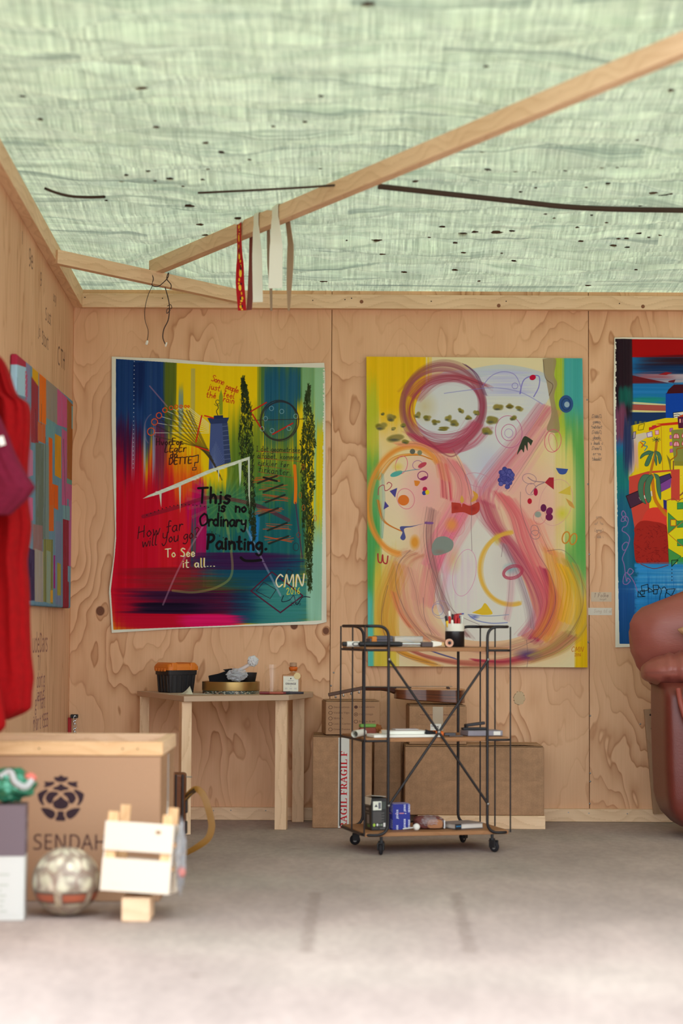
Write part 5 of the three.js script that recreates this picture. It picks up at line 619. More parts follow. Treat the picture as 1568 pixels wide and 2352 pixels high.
{ // toolbox
  const [x, , z] = onTable(404, 0.235), t = thing('toolbox', 'small black plastic toolbox with an orange lid', 'toolbox', [x, TY, z], 0.62);
  const L = 0.158, S = 0.13, bm = std('#1f1c1f', 0.5), om = std('#d8741c', 0.45);
  const ring = (w, d, y, r = 0.012) => { const a = []; for (const [sx, sz, q] of [[1, 1, 0], [-1, 1, 1], [-1, -1, 2], [1, -1, 3]]) for (let k = 0; k <= 3; k++) { const an = q * Math.PI / 2 + k / 3 * Math.PI / 2; a.push(V(sx * (w / 2 - r) + r * Math.cos(an), y, sz * (d / 2 - r) + r * Math.sin(an))); } return a.reverse(); };
  obj('body', toCreasedNormals(loft([ring(L * 0.84, S * 0.84, 0), ring(L * 0.94, S * 0.94, 0.082), ring(L * 0.99, S * 0.99, 0.083), ring(L, S, 0.104)], true, true), 0.5), bm, t, [0, 0.0005, 0]);
  for (let i = 0; i < 5; i++) { const r = obj('rib', rbox(0.008, 0.078, 0.006, 0.002), bm, t, [-0.055 + i * 0.027, 0.042, S * 0.452]); r.rotation.x = 0.09; } for (let i = 0; i < 4; i++) { const r = obj('rib', rbox(0.006, 0.078, 0.012, 0.002), bm, t, [-L * 0.452, 0.042, -0.04 + i * 0.027]); r.rotation.z = 0.09; }
  const lid = obj('lid', toCreasedNormals(loft([ring(L + 0.008, S + 0.008, 0.1045), ring(L + 0.008, S + 0.008, 0.12), ring(L - 0.004, S - 0.004, 0.133), ring(L - 0.02, S - 0.02, 0.136)], true, true), 0.5), om, t);
  for (const k of [-0.05, 0.05]) obj('lid_ridge', rbox(0.03, 0.036, S + 0.012, 0.006, 2), om, lid, [k, 0.1215, 0]); for (let i = 0; i < 4; i++) obj('latch', rbox(0.008, 0.014, 0.016, 0.003, 2), om, lid, [-L / 2 - 0.005, 0.106, -0.042 + i * 0.026]);
}
{ // flyers
  const sheet = (px, z, w, h, a, lift, tex) => { const g = new THREE.PlaneGeometry(w, h, 12, 8).rotateX(-Math.PI / 2), p = g.attributes.position; for (let i = 0; i < p.count; i++) { const s = p.getX(i) / w + 0.5, q = p.getZ(i) / h + 0.5; p.setY(i, 0.0012 + lift * Math.pow(Math.max(0, s - 0.5) * 2, 2) * (1 - q)); } g.computeVertexNormals(); const o = onTable(px, z); const m = obj('flyer', g, std('#f0efe2', 0.75, { map: tex, side: THREE.DoubleSide }), null, o); m.rotation.y = a; return m; };
  const ft = canvasTex(256, 160, (c) => { c.fillStyle = '#f2f1e6'; c.fillRect(0, 0, 256, 160); c.fillStyle = '#c22a34'; c.fillRect(20, 60, 90, 46); c.fillStyle = '#b0304a'; c.fillRect(130, 110, 60, 16); c.fillStyle = '#8a8a8a'; for (let i = 0; i < 5; i++) c.fillRect(130, 20 + i * 14, 90, 4); });
  tag(sheet(413, 0.5, 0.105, 0.075, 0.25, 0.036, ft), 'white and red paper flyer with curled corner beside the toolbox', 'paper'); tag(sheet(455, 0.47, 0.12, 0.07, -0.2, 0.0, null), 'plain white paper sheet by the gold tin', 'paper'); tag(sheet(637, 0.43, 0.13, 0.06, 0.1, 0, null), 'plain white paper under the pens near the bottle', 'paper');
}
{ // gold tin with odds and ends on it
  const [x, , z] = onTable(530, 0.335), t = thing('round_tin', 'wide gold metal tin with a dark patterned foot', 'tin', [x, TY, z]);
  const R = 0.133, gt = canvasTex(512, 32, (c) => { c.fillStyle = '#26332c'; c.fillRect(0, 0, 512, 32); for (let i = 0; i < 500; i++) { c.fillStyle = ['#7a8a80', '#b8a890', '#3c5246', '#8a5a40', '#d8d8cc'][i % 5]; c.fillRect(rr(0, 512), rr(0, 30), rr(2, 7), rr(2, 6)); } }, { wrap: THREE.RepeatWrapping });
  obj('foot', new THREE.CylinderGeometry(R * 0.985, R * 0.985, 0.014, 56), std('#ffffff', 0.35, { map: gt }), t, [0, 0.0075, 0]);
  obj('drum', lathe([[0, 0.0145], [R - 0.002, 0.0145], [R, 0.0165], [R, 0.054], [R - 0.002, 0.056], [R - 0.006, 0.056], [R - 0.008, 0.05], [0, 0.05]], 64), std('#a08250', 0.32, { metalness: 0.85 }), t);
  const y0 = TY + 0.0505, k = (px, py) => { const q = onZ(px, py, z); return new THREE.Vector2(q.x - x, Math.max(0, q.y - y0)); };
  const p = thing('black_pouch', 'limp black fabric pouch lying on the gold tin', 'pouch', [x, y0, z]);
  obj('fabric', new THREE.ExtrudeGeometry(new THREE.Shape([[481, 1556], [500, 1552], [514, 1547], [521, 1544], [515, 1541], [530, 1540], [545, 1545], [556, 1556], [556, 1572], [483, 1572]].map(([a, b]) => k(a, b))), { depth: 0.07, bevelEnabled: true, bevelSize: 0.004, bevelThickness: 0.006, bevelSegments: 2 }), std('#17151a', 0.9), p, [0, 0.0045, -0.055]);
  const b = thing('black_tray', 'flared black plastic pot standing on the gold tin', 'pot', [x + 0.083, y0, z - 0.01]);
  obj('pot', lathe([[0, 0.001], [0.028, 0.001], [0.037, 0.046], [0.034, 0.046], [0.026, 0.004], [0, 0.004]], 32), std('#1b181b', 0.5), b);
  // knotted clear bag
  const bag = thing('plastic_bag', 'knotted clear plastic bag on the gold tin', 'bag', [x + 0.03, y0 + 0.006, z + 0.068]), clear = phys('#f4f6fb', 0.1, { transmission: 0.72, thickness: 0, ior: 1.5, side: THREE.DoubleSide, specularIntensity: 1 });
  obj('pouch', lump(0.046, 0.028, 0.032, 0.16, 1.8, 3, 20), clear, bag, [0, 0.03, 0]); obj('neck', smoothTube([V(0.005, 0.05, 0), V(0.03, 0.062, 0), V(0.056, 0.078, 0)], 0.009, 14, 10), clear, bag); obj('knot', lump(0.024, 0.024, 0.021, 0.14, 2.4, 8, 20), phys('#eef0f4', 0.2, { transmission: 0.4, thickness: 0, side: THREE.DoubleSide }), bag, [0.073, 0.094, 0]);
}
{ // cup, bottle, pens
  const [x, , z] = onTable(625, 0.3), t = thing('clear_cup', 'tall clear empty drinking glass between gold tin and bottle', 'glass', [x, TY, z]);
  obj('wall', lathe([[0, 0.002], [0.031, 0.002], [0.0335, 0.005], [0.0385, 0.132], [0.0375, 0.133]], 48), phys('#ffffff', 0.03, { transmission: 1, thickness: 0, ior: 1.45 }), t);
  const [bx, , bz] = onTable(670, 0.33), b = thing('glass_bottle', 'flat square glass bottle labelled ORANGE with a cork', 'bottle', [bx, TY, bz], -0.12);
  obj('glass', rbox(0.088, 0.088, 0.042, 0.006, 3), phys('#efe6da', 0.03, { transmission: 1, thickness: 0, ior: 1.45 }), b, [0, 0.045, 0]); obj('shoulder', lathe([[0.03, 0], [0.016, 0.006], [0.013, 0.012], [0.0135, 0.02]], 32), phys('#efe6da', 0.03, { transmission: 1, thickness: 0, ior: 1.45 }), b, [0.006, 0.089, 0]);
  obj('neck_seal', lathe([[0, 0], [0.0165, 0], [0.02, 0.012], [0.0205, 0.016], [0.0175, 0.02], [0, 0.02]], 32), std('#d9671c', 0.5), b, [0.006, 0.104, 0]); obj('cork', lathe([[0, 0], [0.0155, 0], [0.0165, 0.002], [0.0165, 0.018], [0, 0.019]], 32), std('#b08a70', 0.85), b, [0.006, 0.1245, 0]);
  const lt = canvasTex(320, 340, (c) => { c.fillStyle = '#eceadb'; c.fillRect(0, 0, 320, 340); c.fillStyle = '#2a2030'; c.beginPath(); c.ellipse(160, 48, 11, 17, 0, 0, 7); c.fill(); c.textAlign = 'center'; c.font = '20px sans-serif'; c.fillStyle = '#5a5660'; c.fillText('COPENHAGEN', 160, 100); c.font = 'bold 56px sans-serif'; c.fillStyle = '#2c1c34'; c.fillText('ORANGE', 160, 180, 292); c.fillRect(148, 202, 24, 6); c.fillStyle = '#9a98a0'; for (const q of [60, 160, 260]) for (let i = 0; i < 3; i++) c.fillRect(q - 26, 246 + i * 14, 52, 4); c.fillRect(120, 316, 80, 4); });
  label(b, 'paper_label', 0.07, 0.073, lt, [-0.002, 0.044, 0.0216]); const d = obj('neck_tag', new THREE.CylinderGeometry(0.0155, 0.0155, 0.002, 28).rotateX(Math.PI / 2), std('#e8cf98', 0.5), b, [0.028, 0.082, 0.024]); obj('tag_string', smoothTube([V(0.006, 0.104, 0.014), V(0.018, 0.1, 0.022), V(0.028, 0.095, 0.0235)], 0.0008, 10, 5), M.cream, b);
  const layPen = (px, z, L, a, cols, lab) => { const o = onTable(px, z), g = thing('marker_pen', lab, 'pen', [o[0], TY + 0.0075, o[2]], a); const r = 0.006; obj('cap', rod(V(-L / 2, 0, 0), V(-L / 2 + L * 0.38, 0, 0), r * 1.08, 12), std(cols[0], 0.45), g); obj('barrel', rod(V(-L / 2 + L * 0.38, 0, 0), V(L / 2 - 0.012, 0, 0), r, 12), std(cols[1], 0.5), g); obj('end_plug', rod(V(L / 2 - 0.012, 0, 0), V(L / 2, 0, 0), r * 0.9, 12), std(cols[0], 0.45), g); };
  layPen(626, 0.475, 0.12, 0.06, ['#7a1c22', '#a8503a'], 'red marker pen lying in front of the clear glass'); layPen(672, 0.44, 0.1, -0.1, ['#26222c', '#3a3440'], 'dark pen lying in front of the bottle');
}
// ---------------------------------------------------------------- cardboard boxes behind the trolley
function cardBox(name, lab, w, h, d, [x, y, z], turn, mat, flaps = true) { // origin at the base centre
  const t = thing(name, lab, 'cardboard box', [x, y, z], turn);
  obj('body', rbox(w, h, d, 0.004, 1), mat, t, [0, h / 2 + 0.0005, 0]);
  if (flaps) for (const s of [-1, 1]) { const f = obj('flap', rbox(w - 0.006, 0.003, d / 2 - 0.003, 0.001), mat, t, [0, h + 0.0035, s * d / 4]); f.rotation.x = -s * 0.008; }
  return t;
}
const floorZ = 0.39, pxX = (px, z) => onZ(px, 1700, z).x, pyY = (py, z, px = 900) => onZ(px, py, z).y;
{
  const x0 = pxX(718, floorZ), x1 = pxX(854, floorZ), h = pyY(1690, floorZ, 780), b1 = cardBox('fragile_box', 'upright cardboard box with red and white fragile tape', x1 - x0, h - 0.006, 0.32, [(x0 + x1) / 2, 0, floorZ - 0.16], 0, M.card);
  const tp = canvasTex(128, 1024, (c) => { c.fillStyle = '#dcdad2'; c.fillRect(0, 0, 128, 1024); c.save(); c.translate(0, 1024); c.rotate(-Math.PI / 2); c.fillStyle = '#c41c26'; c.font = 'bold 106px serif'; c.textBaseline = 'middle'; c.fillText('RAGIL FRAGIL F', -10, 66, 1060); c.restore(); });
  const xa = pxX(777, floorZ), xb = pxX(802, floorZ); label(b1, 'fragile_tape', xb - xa, h - 0.01, tp, [(xa + xb) / 2 - (x0 + x1) / 2, (h - 0.006) / 2, 0.1605]);
  // box in the gap behind
  const bb = cardBox('plain_box', 'plain cardboard box in the gap between the fragile box and the wide box', 0.128, h - 0.03, 0.12, [pxX(890, 0.2), 0, 0.13], 0, M.card);
  const wz = 0.37, wx0 = pxX(742, wz), wx1 = pxX(868, wz), hh = pyY(1606, wz, 780) - h - 0.014, b2 = cardBox('printed_box', 'small cardboard box printed with a list of circles, on the fragile box', wx1 - wx0, hh, 0.2, [(wx0 + wx1) / 2, h + 0.003, wz - 0.105], 0.1, M.card);
  const pt = canvasTex(640, 440, (c) => { cardFlat(c, 640, 440, '#ae8666'); c.strokeStyle = '#4a302a'; c.fillStyle = '#5a3c34'; c.lineWidth = 5; c.font = '34px serif'; const L = ['Decoratives', 'Vinilos Vigo', 'Metal’s', 'Lux & Cartes', 'Great Forms']; L.forEach((s, i) => { c.beginPath(); c.arc(50, 70 + i * 76, 22, 0, 7); c.stroke(); c.fillText(s, 86, 80 + i * 76, 210); }); ['Calendriers', 'Cuir rouge', 'Bougie & sel'].forEach((s, i) => { c.beginPath(); c.arc(356, 66 + i * 100, 22, 0, 7); i === 0 ? c.fill() : c.stroke(); if (i === 1) { c.beginPath(); c.moveTo(346, 156); c.lineTo(366, 176); c.moveTo(366, 156); c.lineTo(346, 176); c.stroke(); } c.fillText(s, 392, 76 + i * 100, 220); }); });
  label(b2, 'print', wx1 - wx0 - 0.006, hh - 0.006, pt, [0, hh / 2, 0.1004], 0, 0.85);
  // wide box on a timber offcut
  const ph = pyY(1874, floorZ, 1200), px0 = pxX(960, floorZ), px1 = pxX(1252, floorZ); tag(obj('timber_offcut', rbox(px1 - px0, ph, 0.09, 0.003, 1, 0.3), M.pine, null, [(px0 + px1) / 2, ph / 2, floorZ - 0.045]), 'pine timber block under the front of the wide cardboard box', 'timber'); tag(obj('timber_offcut', rbox(px1 - px0, ph, 0.06, 0.003, 1, 0.7), M.pineDark, null, [(px0 + px1) / 2, ph / 2, 0.08]), 'pine timber block under the rear of the wide cardboard box', 'timber');
  const bz = 0.375, bx0 = pxX(930, bz), bx1 = pxX(1249, bz), bt = pyY(1714, bz, 1100); cardBox('wide_box', 'wide plain cardboard box resting on timber blocks', bx1 - bx0, bt - ph - 0.004, 0.32, [(bx0 + bx1) / 2, ph, bz - 0.16], 0, M.card);
  const fl = new THREE.Shape([[0, 0], [0.33, 0.0], [0.3, 0.05], [0.24, 0.16], [0.02, 0.14]].map(([a, b]) => new THREE.Vector2(a, b))); const sc = obj('cardboard_scrap', new THREE.ExtrudeGeometry(fl, { depth: 0.003, bevelEnabled: false }).rotateX(-Math.PI / 2), M.card, null, [pxX(1072, bz), bt + 0.0035, bz - 0.01]); sc.rotation.z = 0.012; tag(sc, 'flat torn cardboard scrap on the wide box', 'cardboard');
  const cz = 0.3, cx0 = pxX(937, cz), cx1 = pxX(1069, cz), ct = pyY(1619, cz, 1000), b3 = cardBox('taped_box', 'small taped cardboard box with white sticker under the ukulele', cx1 - cx0, ct - bt - 0.008, 0.22, [(cx0 + cx1) / 2, bt + 0.002, cz - 0.11], 0.04, M.card);
  const tape = phys('#d8c4a8', 0.2, { transmission: 0.35, thickness: 0 }), w = pxX(1014, cz) - pxX(990, cz); obj('clear_tape', rbox(w, 0.11, 0.0006, 0.0002), tape, b3, [0, ct - bt - 0.066, 0.1106]);
  const st = canvasTex(128, 64, (c) => { c.fillStyle = '#eae8e0'; c.fillRect(0, 0, 128, 64); c.fillStyle = '#1c1a1e'; c.font = 'bold 44px sans-serif'; c.fillText('01', 52, 52); c.fillStyle = '#8a8a92'; c.fillRect(8, 10, 36, 5); c.fillRect(8, 22, 30, 5); }); label(b3, 'sticker', 0.05, 0.03, st, [pxX(998, cz) - (cx0 + cx1) / 2, pyY(1671, cz, 1000) - bt, 0.112]);
  const sm = canvasTex(256, 32, (c) => { cardFlat(c, 256, 32, '#ae8666'); c.fillStyle = '#6a443a'; for (let i = 0; i < 22; i++) c.fillRect(6 + i * 11, 10 + (i % 3), 6, 9); }); label(b3, 'print', 0.17, 0.014, sm, [0, pyY(1643, cz, 1000) - bt, 0.1104], 0, 0.85);
  // ukulele lying on its back on the small box
  const uy = ct + 0.005, u = thing('ukulele', 'dark wood ukulele lying flat on the taped box', 'ukulele', [pxX(1000, 0.22), uy, 0.19]);
  const K = (px) => pxX(px, 0.25) - pxX(1000, 0.22), L0 = K(905), L1 = K(1069), LL = L1 - L0;
  const half = (s) => { const a = 0.075 + 0.03 * sstep(s, 0.3, 1), waist = 0.018 * Math.exp(-Math.pow((s - 0.42) / 0.14, 2)); const end = Math.sqrt(Math.max(0, 1 - Math.pow(clamp(Math.abs(s - 0.5) / 0.5, 0, 1), 5))); return (a - waist) * end + 0.002; };
  const N = 44, ring = (y, inset, rise) => { const r = []; for (let i = 0; i <= N; i++) { const s = i / N; r.push(V(L0 + LL * s, y + rise(s), half(s) - inset)); } for (let i = N; i >= 0; i--) { const s = i / N; r.push(V(L0 + LL * s, y + rise(s), -half(s) + inset)); } return r; };
  const back = (s) => 0.02 * Math.pow(1 - s, 1.6), Ht = pyY(1583, 0.25, 1000) - uy;
  const woodT = canvasTex(512, 128, (c) => { c.fillStyle = '#6a3418'; c.fillRect(0, 0, 512, 128); for (let i = 0; i < 500; i++) { c.strokeStyle = rnd() < 0.5 ? 'rgba(150,80,40,.12)' : 'rgba(34,12,6,.14)'; c.lineWidth = rr(1, 5); c.beginPath(); const y = rr(0, 128); c.moveTo(rr(0, 300), y); c.lineTo(rr(200, 512), y + rr(-6, 6)); c.stroke(); } });
  const uk = phys('#ffffff', 0.35, { map: woodT, clearcoat: 0.6, clearcoatRoughness: 0.2 });
  obj('sides', toCreasedNormals(loft([ring(0.001, 0.006, back), ring(0.005, 0, back), ring(Ht - 0.004, 0, () => 0)], true, true), 0.6), uk, u); obj('top_board', toCreasedNormals(loft([ring(Ht - 0.004, -0.001, () => 0), ring(Ht, -0.001, () => 0)], true, true), 0.6), std('#c89468', 0.4), u);
  const fy = Ht + 0.004; obj('neck', toCreasedNormals(loft([0, 0.25, 0.5, 0.75, 1].map((t) => { const x = lerp(L0 + 0.01, K(838), t), dn = lerp(0.034, 0.014, Math.min(1, t * 3)); return [V(x, fy, 0.02), V(x, fy - dn * 0.7, 0.016), V(x, fy - dn, 0), V(x, fy - dn * 0.7, -0.016), V(x, fy, -0.02)]; }), true, true), 0.7), std('#4a2414', 0.45), u); obj('fretboard', rbox(K(945) - K(838), 0.004, 0.04, 0.001), std('#2a1812', 0.5), u, [(K(945) + K(838)) / 2, fy + 0.002, 0]);
  const hd = obj('headstock', rbox(K(838) - K(753) + 0.004, 0.016, 0.056, 0.003, 1), std('#5a3a28', 0.55), u, [(K(753) + K(838)) / 2, fy - 0.017, 0]); hd.rotation.z = 0.2;
  for (let i = 0; i < 4; i++) { const peg = obj('tuning_peg', [rod(V(0, 0, 0), V(0, -0.008, 0), 0.003, 8), at(new THREE.SphereGeometry(0.006, 10, 8).scale(1, 0.7, 1), 0, -0.01, 0)], M.chrome, u, [K(770 + i * 18), fy - 0.036 + i * 0.0075, (i % 2 ? 1 : -1) * 0.012 + 0.01]); }
  for (let i = 0; i < 4; i++) obj('string', rod(V(K(840), fy + 0.006, -0.012 + i * 0.008), V(K(1040), fy + 0.008, -0.018 + i * 0.012), 0.0006, 5), M.steel, u); obj('bridge', rbox(0.014, 0.009, 0.08, 0.002), std('#3a2016', 0.5), u, [K(1030), Ht + 0.0045, 0]);
}
// ---------------------------------------------------------------- trolley
const cFL = onY(836, 1919, 0.08), cFR = onY(1171.7, 1911.6, 0.08), CTURN = Math.atan2(-(cFR.z - cFL.z), cFR.x - cFL.x), CW = Math.hypot(cFR.x - cFL.x, cFR.z - cFL.z), CD = 0.392;
const cAxis = V(Math.cos(CTURN), 0, -Math.sin(CTURN)), cBack = V(-Math.sin(CTURN), 0, -Math.cos(CTURN)), CC = cFL.clone().add(cFR).multiplyScalar(0.5).addScaledVector(cBack, CD / 2).setY(0);
const cartLocal = (x, y, z) => CC.clone().addScaledVector(cAxis, x).addScaledVector(cBack, -z).setY(y);
const cartAt = (px, y, zl) => { let lo = -CW, hi = CW; for (let i = 0; i < 40; i++) { const m = (lo + hi) / 2; proj(cartLocal(m, y, zl))[0] < px ? lo = m : hi = m; } return cartLocal(lo, y, zl); };
const YT = onZ(836, 1438, cFL.z).y, Y1 = onZ(1000, 1487, cFL.z - 0.08).y, Y2 = onZ(1000, 1694, cFL.z - 0.08).y, Y0 = 0.089;
{
  const t = thing('bar_trolley', 'black wire trolley with three wooden shelves and a crossed brace', 'trolley', CC.toArray(), CTURN), w = CW / 2, d = CD / 2, ins = 0.1, r = 0.0062;
  for (const s of [-1, 1]) {
    const x = s * w, xi = s * (w - ins);
    obj('end_frame', tube([V(xi, 0.08, d), V(xi, YT, d), V(x, YT, d), V(x, YT, -d), V(xi, YT, -d), V(xi, 0.08, -d), V(x, 0.08, -d), V(x, 0.08, d)], r, 0.05, { closed: true, seg: 260, rad: 8 }), M.blackMetal, t);
    for (const z of [-d, 0, d]) obj('rail_bar', rod(V(x, 0.08, z), V(x, YT, z), 0.0033, 8), M.blackMetal, t);
    for (const y of [Y1 - 0.012, Y2 - 0.012]) obj('shelf_rim', tube([V(xi, y, d), V(x, y, d), V(x, y, -d), V(xi, y, -d)], 0.0048, 0.02, { seg: 60, rad: 7 }), M.blackMetal, t);
    for (const z of [-1, 1]) { // casters
      const c = obj('caster', [rod(V(0, 0.075, 0), V(0, 0.046, 0), 0.006, 10), at(new THREE.CylinderGeometry(0.012, 0.012, 0.006, 14), 0, 0.053, 0), at(rbox(0.006, 0.03, 0.03, 0.002), 0.011, 0.034, 0.008), at(rbox(0.006, 0.03, 0.03, 0.002), -0.011, 0.034, 0.008), at(rbox(0.028, 0.005, 0.026, 0.002), 0, 0.047, 0.004)], M.black, t, [s * (w - 0.075), 0, z * (d - 0.012)]); c.rotation.y = -0.6 + s * 0.5 + z * 0.7;
      obj('wheel', new THREE.TorusGeometry(0.0145, 0.0078, 10, 26).rotateY(Math.PI / 2).translate(0, 0.0225, 0.012), M.rubber, c); obj('hub', new THREE.CylinderGeometry(0.013, 0.013, 0.011, 20).rotateZ(Math.PI / 2).translate(0, 0.0225, 0.012), std('#a8a49c', 0.5), c);
    }
  }
  for (const [y, n] of [[Y1, 0], [Y2, 1], [Y0, 2]]) obj('shelf', rbox(CW - 0.012, 0.016, CD - 0.012, 0.002, 1, n * 0.3), std('#b09680', 0.6, { map: pineTex }), t, [0, y - 0.0085, 0]);
  const yU = onZ(900, 1515, cFL.z).y, yL = onZ(1112, 1845, cFR.z).y, xi = w - ins, zf = d + 0.008; obj('cross_brace', rod(V(-xi, yU, zf), V(xi, yL, zf), 0.0052, 10), M.blackMetal, t); obj('cross_brace', rod(V(xi, yU, zf + 0.001), V(-xi, yL, zf + 0.001), 0.0052, 10), M.blackMetal, t); obj('bolt', new THREE.SphereGeometry(0.0075, 14, 10).scale(1, 1, 0.6), M.steel, t, [0, (yU + yL) / 2, zf + 0.006]); for (const [bx, by] of [[-xi, yU], [xi, yU], [xi, yL], [-xi, yL]]) obj('bolt', new THREE.SphereGeometry(0.006, 12, 8).scale(1, 1, 0.6), M.steel, t, [bx, by, zf + 0.004]);
}
// a group standing on a shelf, its own x axis along the shelf
const onCart = (name, lab, cat, px, y, zl, turn = 0) => thing(name, lab, cat, cartAt(px, y, zl).toArray(), CTURN + turn);
{ // top shelf
  const cup = onCart('pen_cup', 'black and cream pot full of markers on the trolley top', 'pen pot', 1044, Y1, 0.03), R = 0.0405, Hc = 0.098;
  obj('pot', lathe([[0, 0.0008], [R, 0.0008], [R, 0.066], [R * 0.99, 0.0665], [0, 0.0665]], 40), std('#1d1a1e', 0.3), cup); obj('collar', lathe([[R * 0.985, 0.066], [R * 0.985, Hc], [R * 0.9, Hc], [R * 0.9, 0.067]], 40), std('#e4e0d0', 0.6), cup);
  const pens = [[-0.02, 0.012, '#d02a22', 0.128, -0.16, 0.1], [-0.004, 0.02, '#c01c28', 0.132, 0.02, 0.08], [0.012, 0.008, '#b8141f', 0.136, -0.03, 0.02], [-0.026, -0.004, '#201c22', 0.13, -0.2, 0], [0.0, -0.012, '#201c22', 0.136, -0.06, -0.05], [-0.014, -0.008, '#ece9e0', 0.15, -0.08, -0.06], [0.026, 0.004, '#d8dccc', 0.128, 0.1, 0], [-0.03, 0.01, '#f0c21c', 0.108, -0.22, 0.08], [-0.018, 0.026, '#f2efe2', 0.112, -0.1, 0.16], [0.018, -0.018, '#2a3f8c', 0.13, 0.14, -0.1], [0.006, 0.026, '#b01a20', 0.12, 0.05, 0.12]];
  pens.forEach(([x, z, col, L, rz, rx], i) => { const q = cartLocal(0, 0, 0); const g = thing('marker_pen', ['red marker pen leaning left in the pen pot', 'bright red marker pen upright in the pen pot', 'dark red marker pen upright in the pen pot', 'black pen leaning left in the pen pot', 'black pen behind the red markers in the pen pot', 'tall white marker pen sticking out of the pen pot', 'pale ruler-like stick in the pen pot', 'yellow pencil leaning low in the pen pot', 'white pencil leaning left in the pen pot', 'blue pen leaning right in the pen pot', 'short red marker pen at the front of the pen pot'][i], 'pen', cup.position.toArray(), CTURN); const m = obj('barrel', rod(V(0, 0, 0), V(0, L - 0.07 - 0.02, 0), 0.0055, 10), std(col, 0.45), g, [x, 0.069, z]); m.rotation.set(rx, 0, -rz); const e = obj('cap', [rod(V(0, L - 0.09, 0), V(0, L - 0.072, 0), 0.0058, 10), at(new THREE.SphereGeometry(0.0058, 10, 6), 0, L - 0.072, 0)], std(col, 0.4), g, [x, 0.069, z]); e.rotation.copy(m.rotation); });
  const tn = onCart('red_blue_pencil', 'red pencil with blue end lying across the pen pot markers', 'pencil', 1052, Y1 + 0.136, 0.03); obj('barrel', rod(V(-0.015, 0, 0), V(0.014, 0.003, 0), 0.0032, 8), std('#a02430', 0.5), tn); obj('tip', rod(V(0.014, 0.003, 0), V(0.024, 0.004, 0), 0.003, 8), std('#34409c', 0.5), tn); obj('shank', rod(V(-0.015, 0, 0), V(-0.03, -0.06, -0.002), 0.0032, 8), std('#a02430', 0.5), tn);
  const br = onCart('black_file', 'long black handled scraper with steel shaft on the trolley top', 'scraper', 900, Y1, 0.15); const K = (px) => { let p = cartAt(px, Y1, 0.15).sub(br.position); return p.dot(cAxis); };
  obj('handle', [rod(V(K(828), 0.0125, 0), V(K(918), 0.0125, 0), 0.0105, 14), at(new THREE.SphereGeometry(0.0105, 14, 10), K(828), 0.0125, 0), rod(V(K(918), 0.0125, 0), V(K(923), 0.0125, 0), 0.0085, 14)], std('#18161a', 0.5), br); obj('shaft', rod(V(K(922), 0.0135, 0), V(K(968), 0.0135, 0), 0.0045, 10), M.chrome, br); obj('blade', at(rbox(K(992) - K(966), 0.021, 0.03, 0.004, 1), (K(966) + K(992)) / 2, 0.0115, 0), std('#5c504e', 0.6), br); obj('hang_loop', at(new THREE.TorusGeometry(0.009, 0.0018, 8, 20).scale(1.5, 0.8, 1), K(817), 0.0125, 0), M.black, br);
  const wb = onCart('white_tube', 'white paint tube with black cap at the trolley top end', 'tube', 812, Y1, 0.1); obj('tube', rod(V(-0.03, 0.012, 0), V(0.028, 0.012, 0), 0.0115, 16), M.white, wb); obj('cap', rod(V(-0.048, 0.012, 0), V(-0.03, 0.012, 0), 0.0095, 14), M.black, wb);
  const cs = onCart('tool_case', 'small grey case with an orange end on the trolley top', 'case', 872, Y1, -0.02); obj('case', rbox(0.072, 0.046, 0.07, 0.005, 2), std('#57525c', 0.55), cs, [0.012, 0.0235, 0]); obj('orange_end', rbox(0.026, 0.043, 0.068, 0.005, 2), std('#d9821c', 0.5), cs, [-0.031, 0.022, 0]); obj('end_clip', rbox(0.01, 0.034, 0.06, 0.003, 1), std('#57525c', 0.55), cs, [-0.047, 0.0178, 0]); obj('lid_seam', rbox(0.073, 0.002, 0.071, 0.0005), M.black, cs, [0.012, 0.03, 0]);
  const tr = onCart('clear_tray', 'clear plastic tray beside the grey case on the trolley top', 'tray', 932, Y1, -0.02), cl = phys('#f2f2ee', 0.15, { transmission: 0.85, thickness: 0, side: THREE.DoubleSide }); obj('tray', [at(new THREE.BoxGeometry(0.11, 0.002, 0.08), 0, 0.0015, 0), at(new THREE.BoxGeometry(0.122, 0.04, 0.002), 0, 0.022, 0.041), at(new THREE.BoxGeometry(0.122, 0.04, 0.002), 0, 0.022, -0.041), at(new THREE.BoxGeometry(0.002, 0.04, 0.08), 0.06, 0.022, 0), at(new THREE.BoxGeometry(0.002, 0.04, 0.08), -0.06, 0.022, 0)], cl, tr); obj('rim', tube([V(-0.063, 0.043, 0.043), V(0.063, 0.043, 0.043), V(0.063, 0.043, -0.043), V(-0.063, 0.043, -0.043)], 0.002, 0.008, { closed: true, seg: 60, rad: 6 }), cl, tr);
  const pb = onCart('paint_brush', 'flat white bristled paint brush lying behind the round handle', 'brush', 1003, Y1, 0.15), S = (a) => new THREE.Vector2(...a); obj('bristles', new THREE.ExtrudeGeometry(new THREE.Shape([[-0.024, 0.0], [0.0, 0.004], [0.018, 0.008], [0.018, 0.018], [0, 0.021], [-0.024, 0.024]].map(S)), { depth: 0.012, bevelEnabled: true, bevelSize: 0.001, bevelThickness: 0.001, bevelSegments: 1 }), std('#eee9da', 0.8), pb, [0, 0.0015, -0.005]); obj('ferrule', rbox(0.014, 0.014, 0.015, 0.002), std('#c8a46a', 0.4, { metalness: 0.5 }), pb, [0.025, 0.0135, 0.001]);
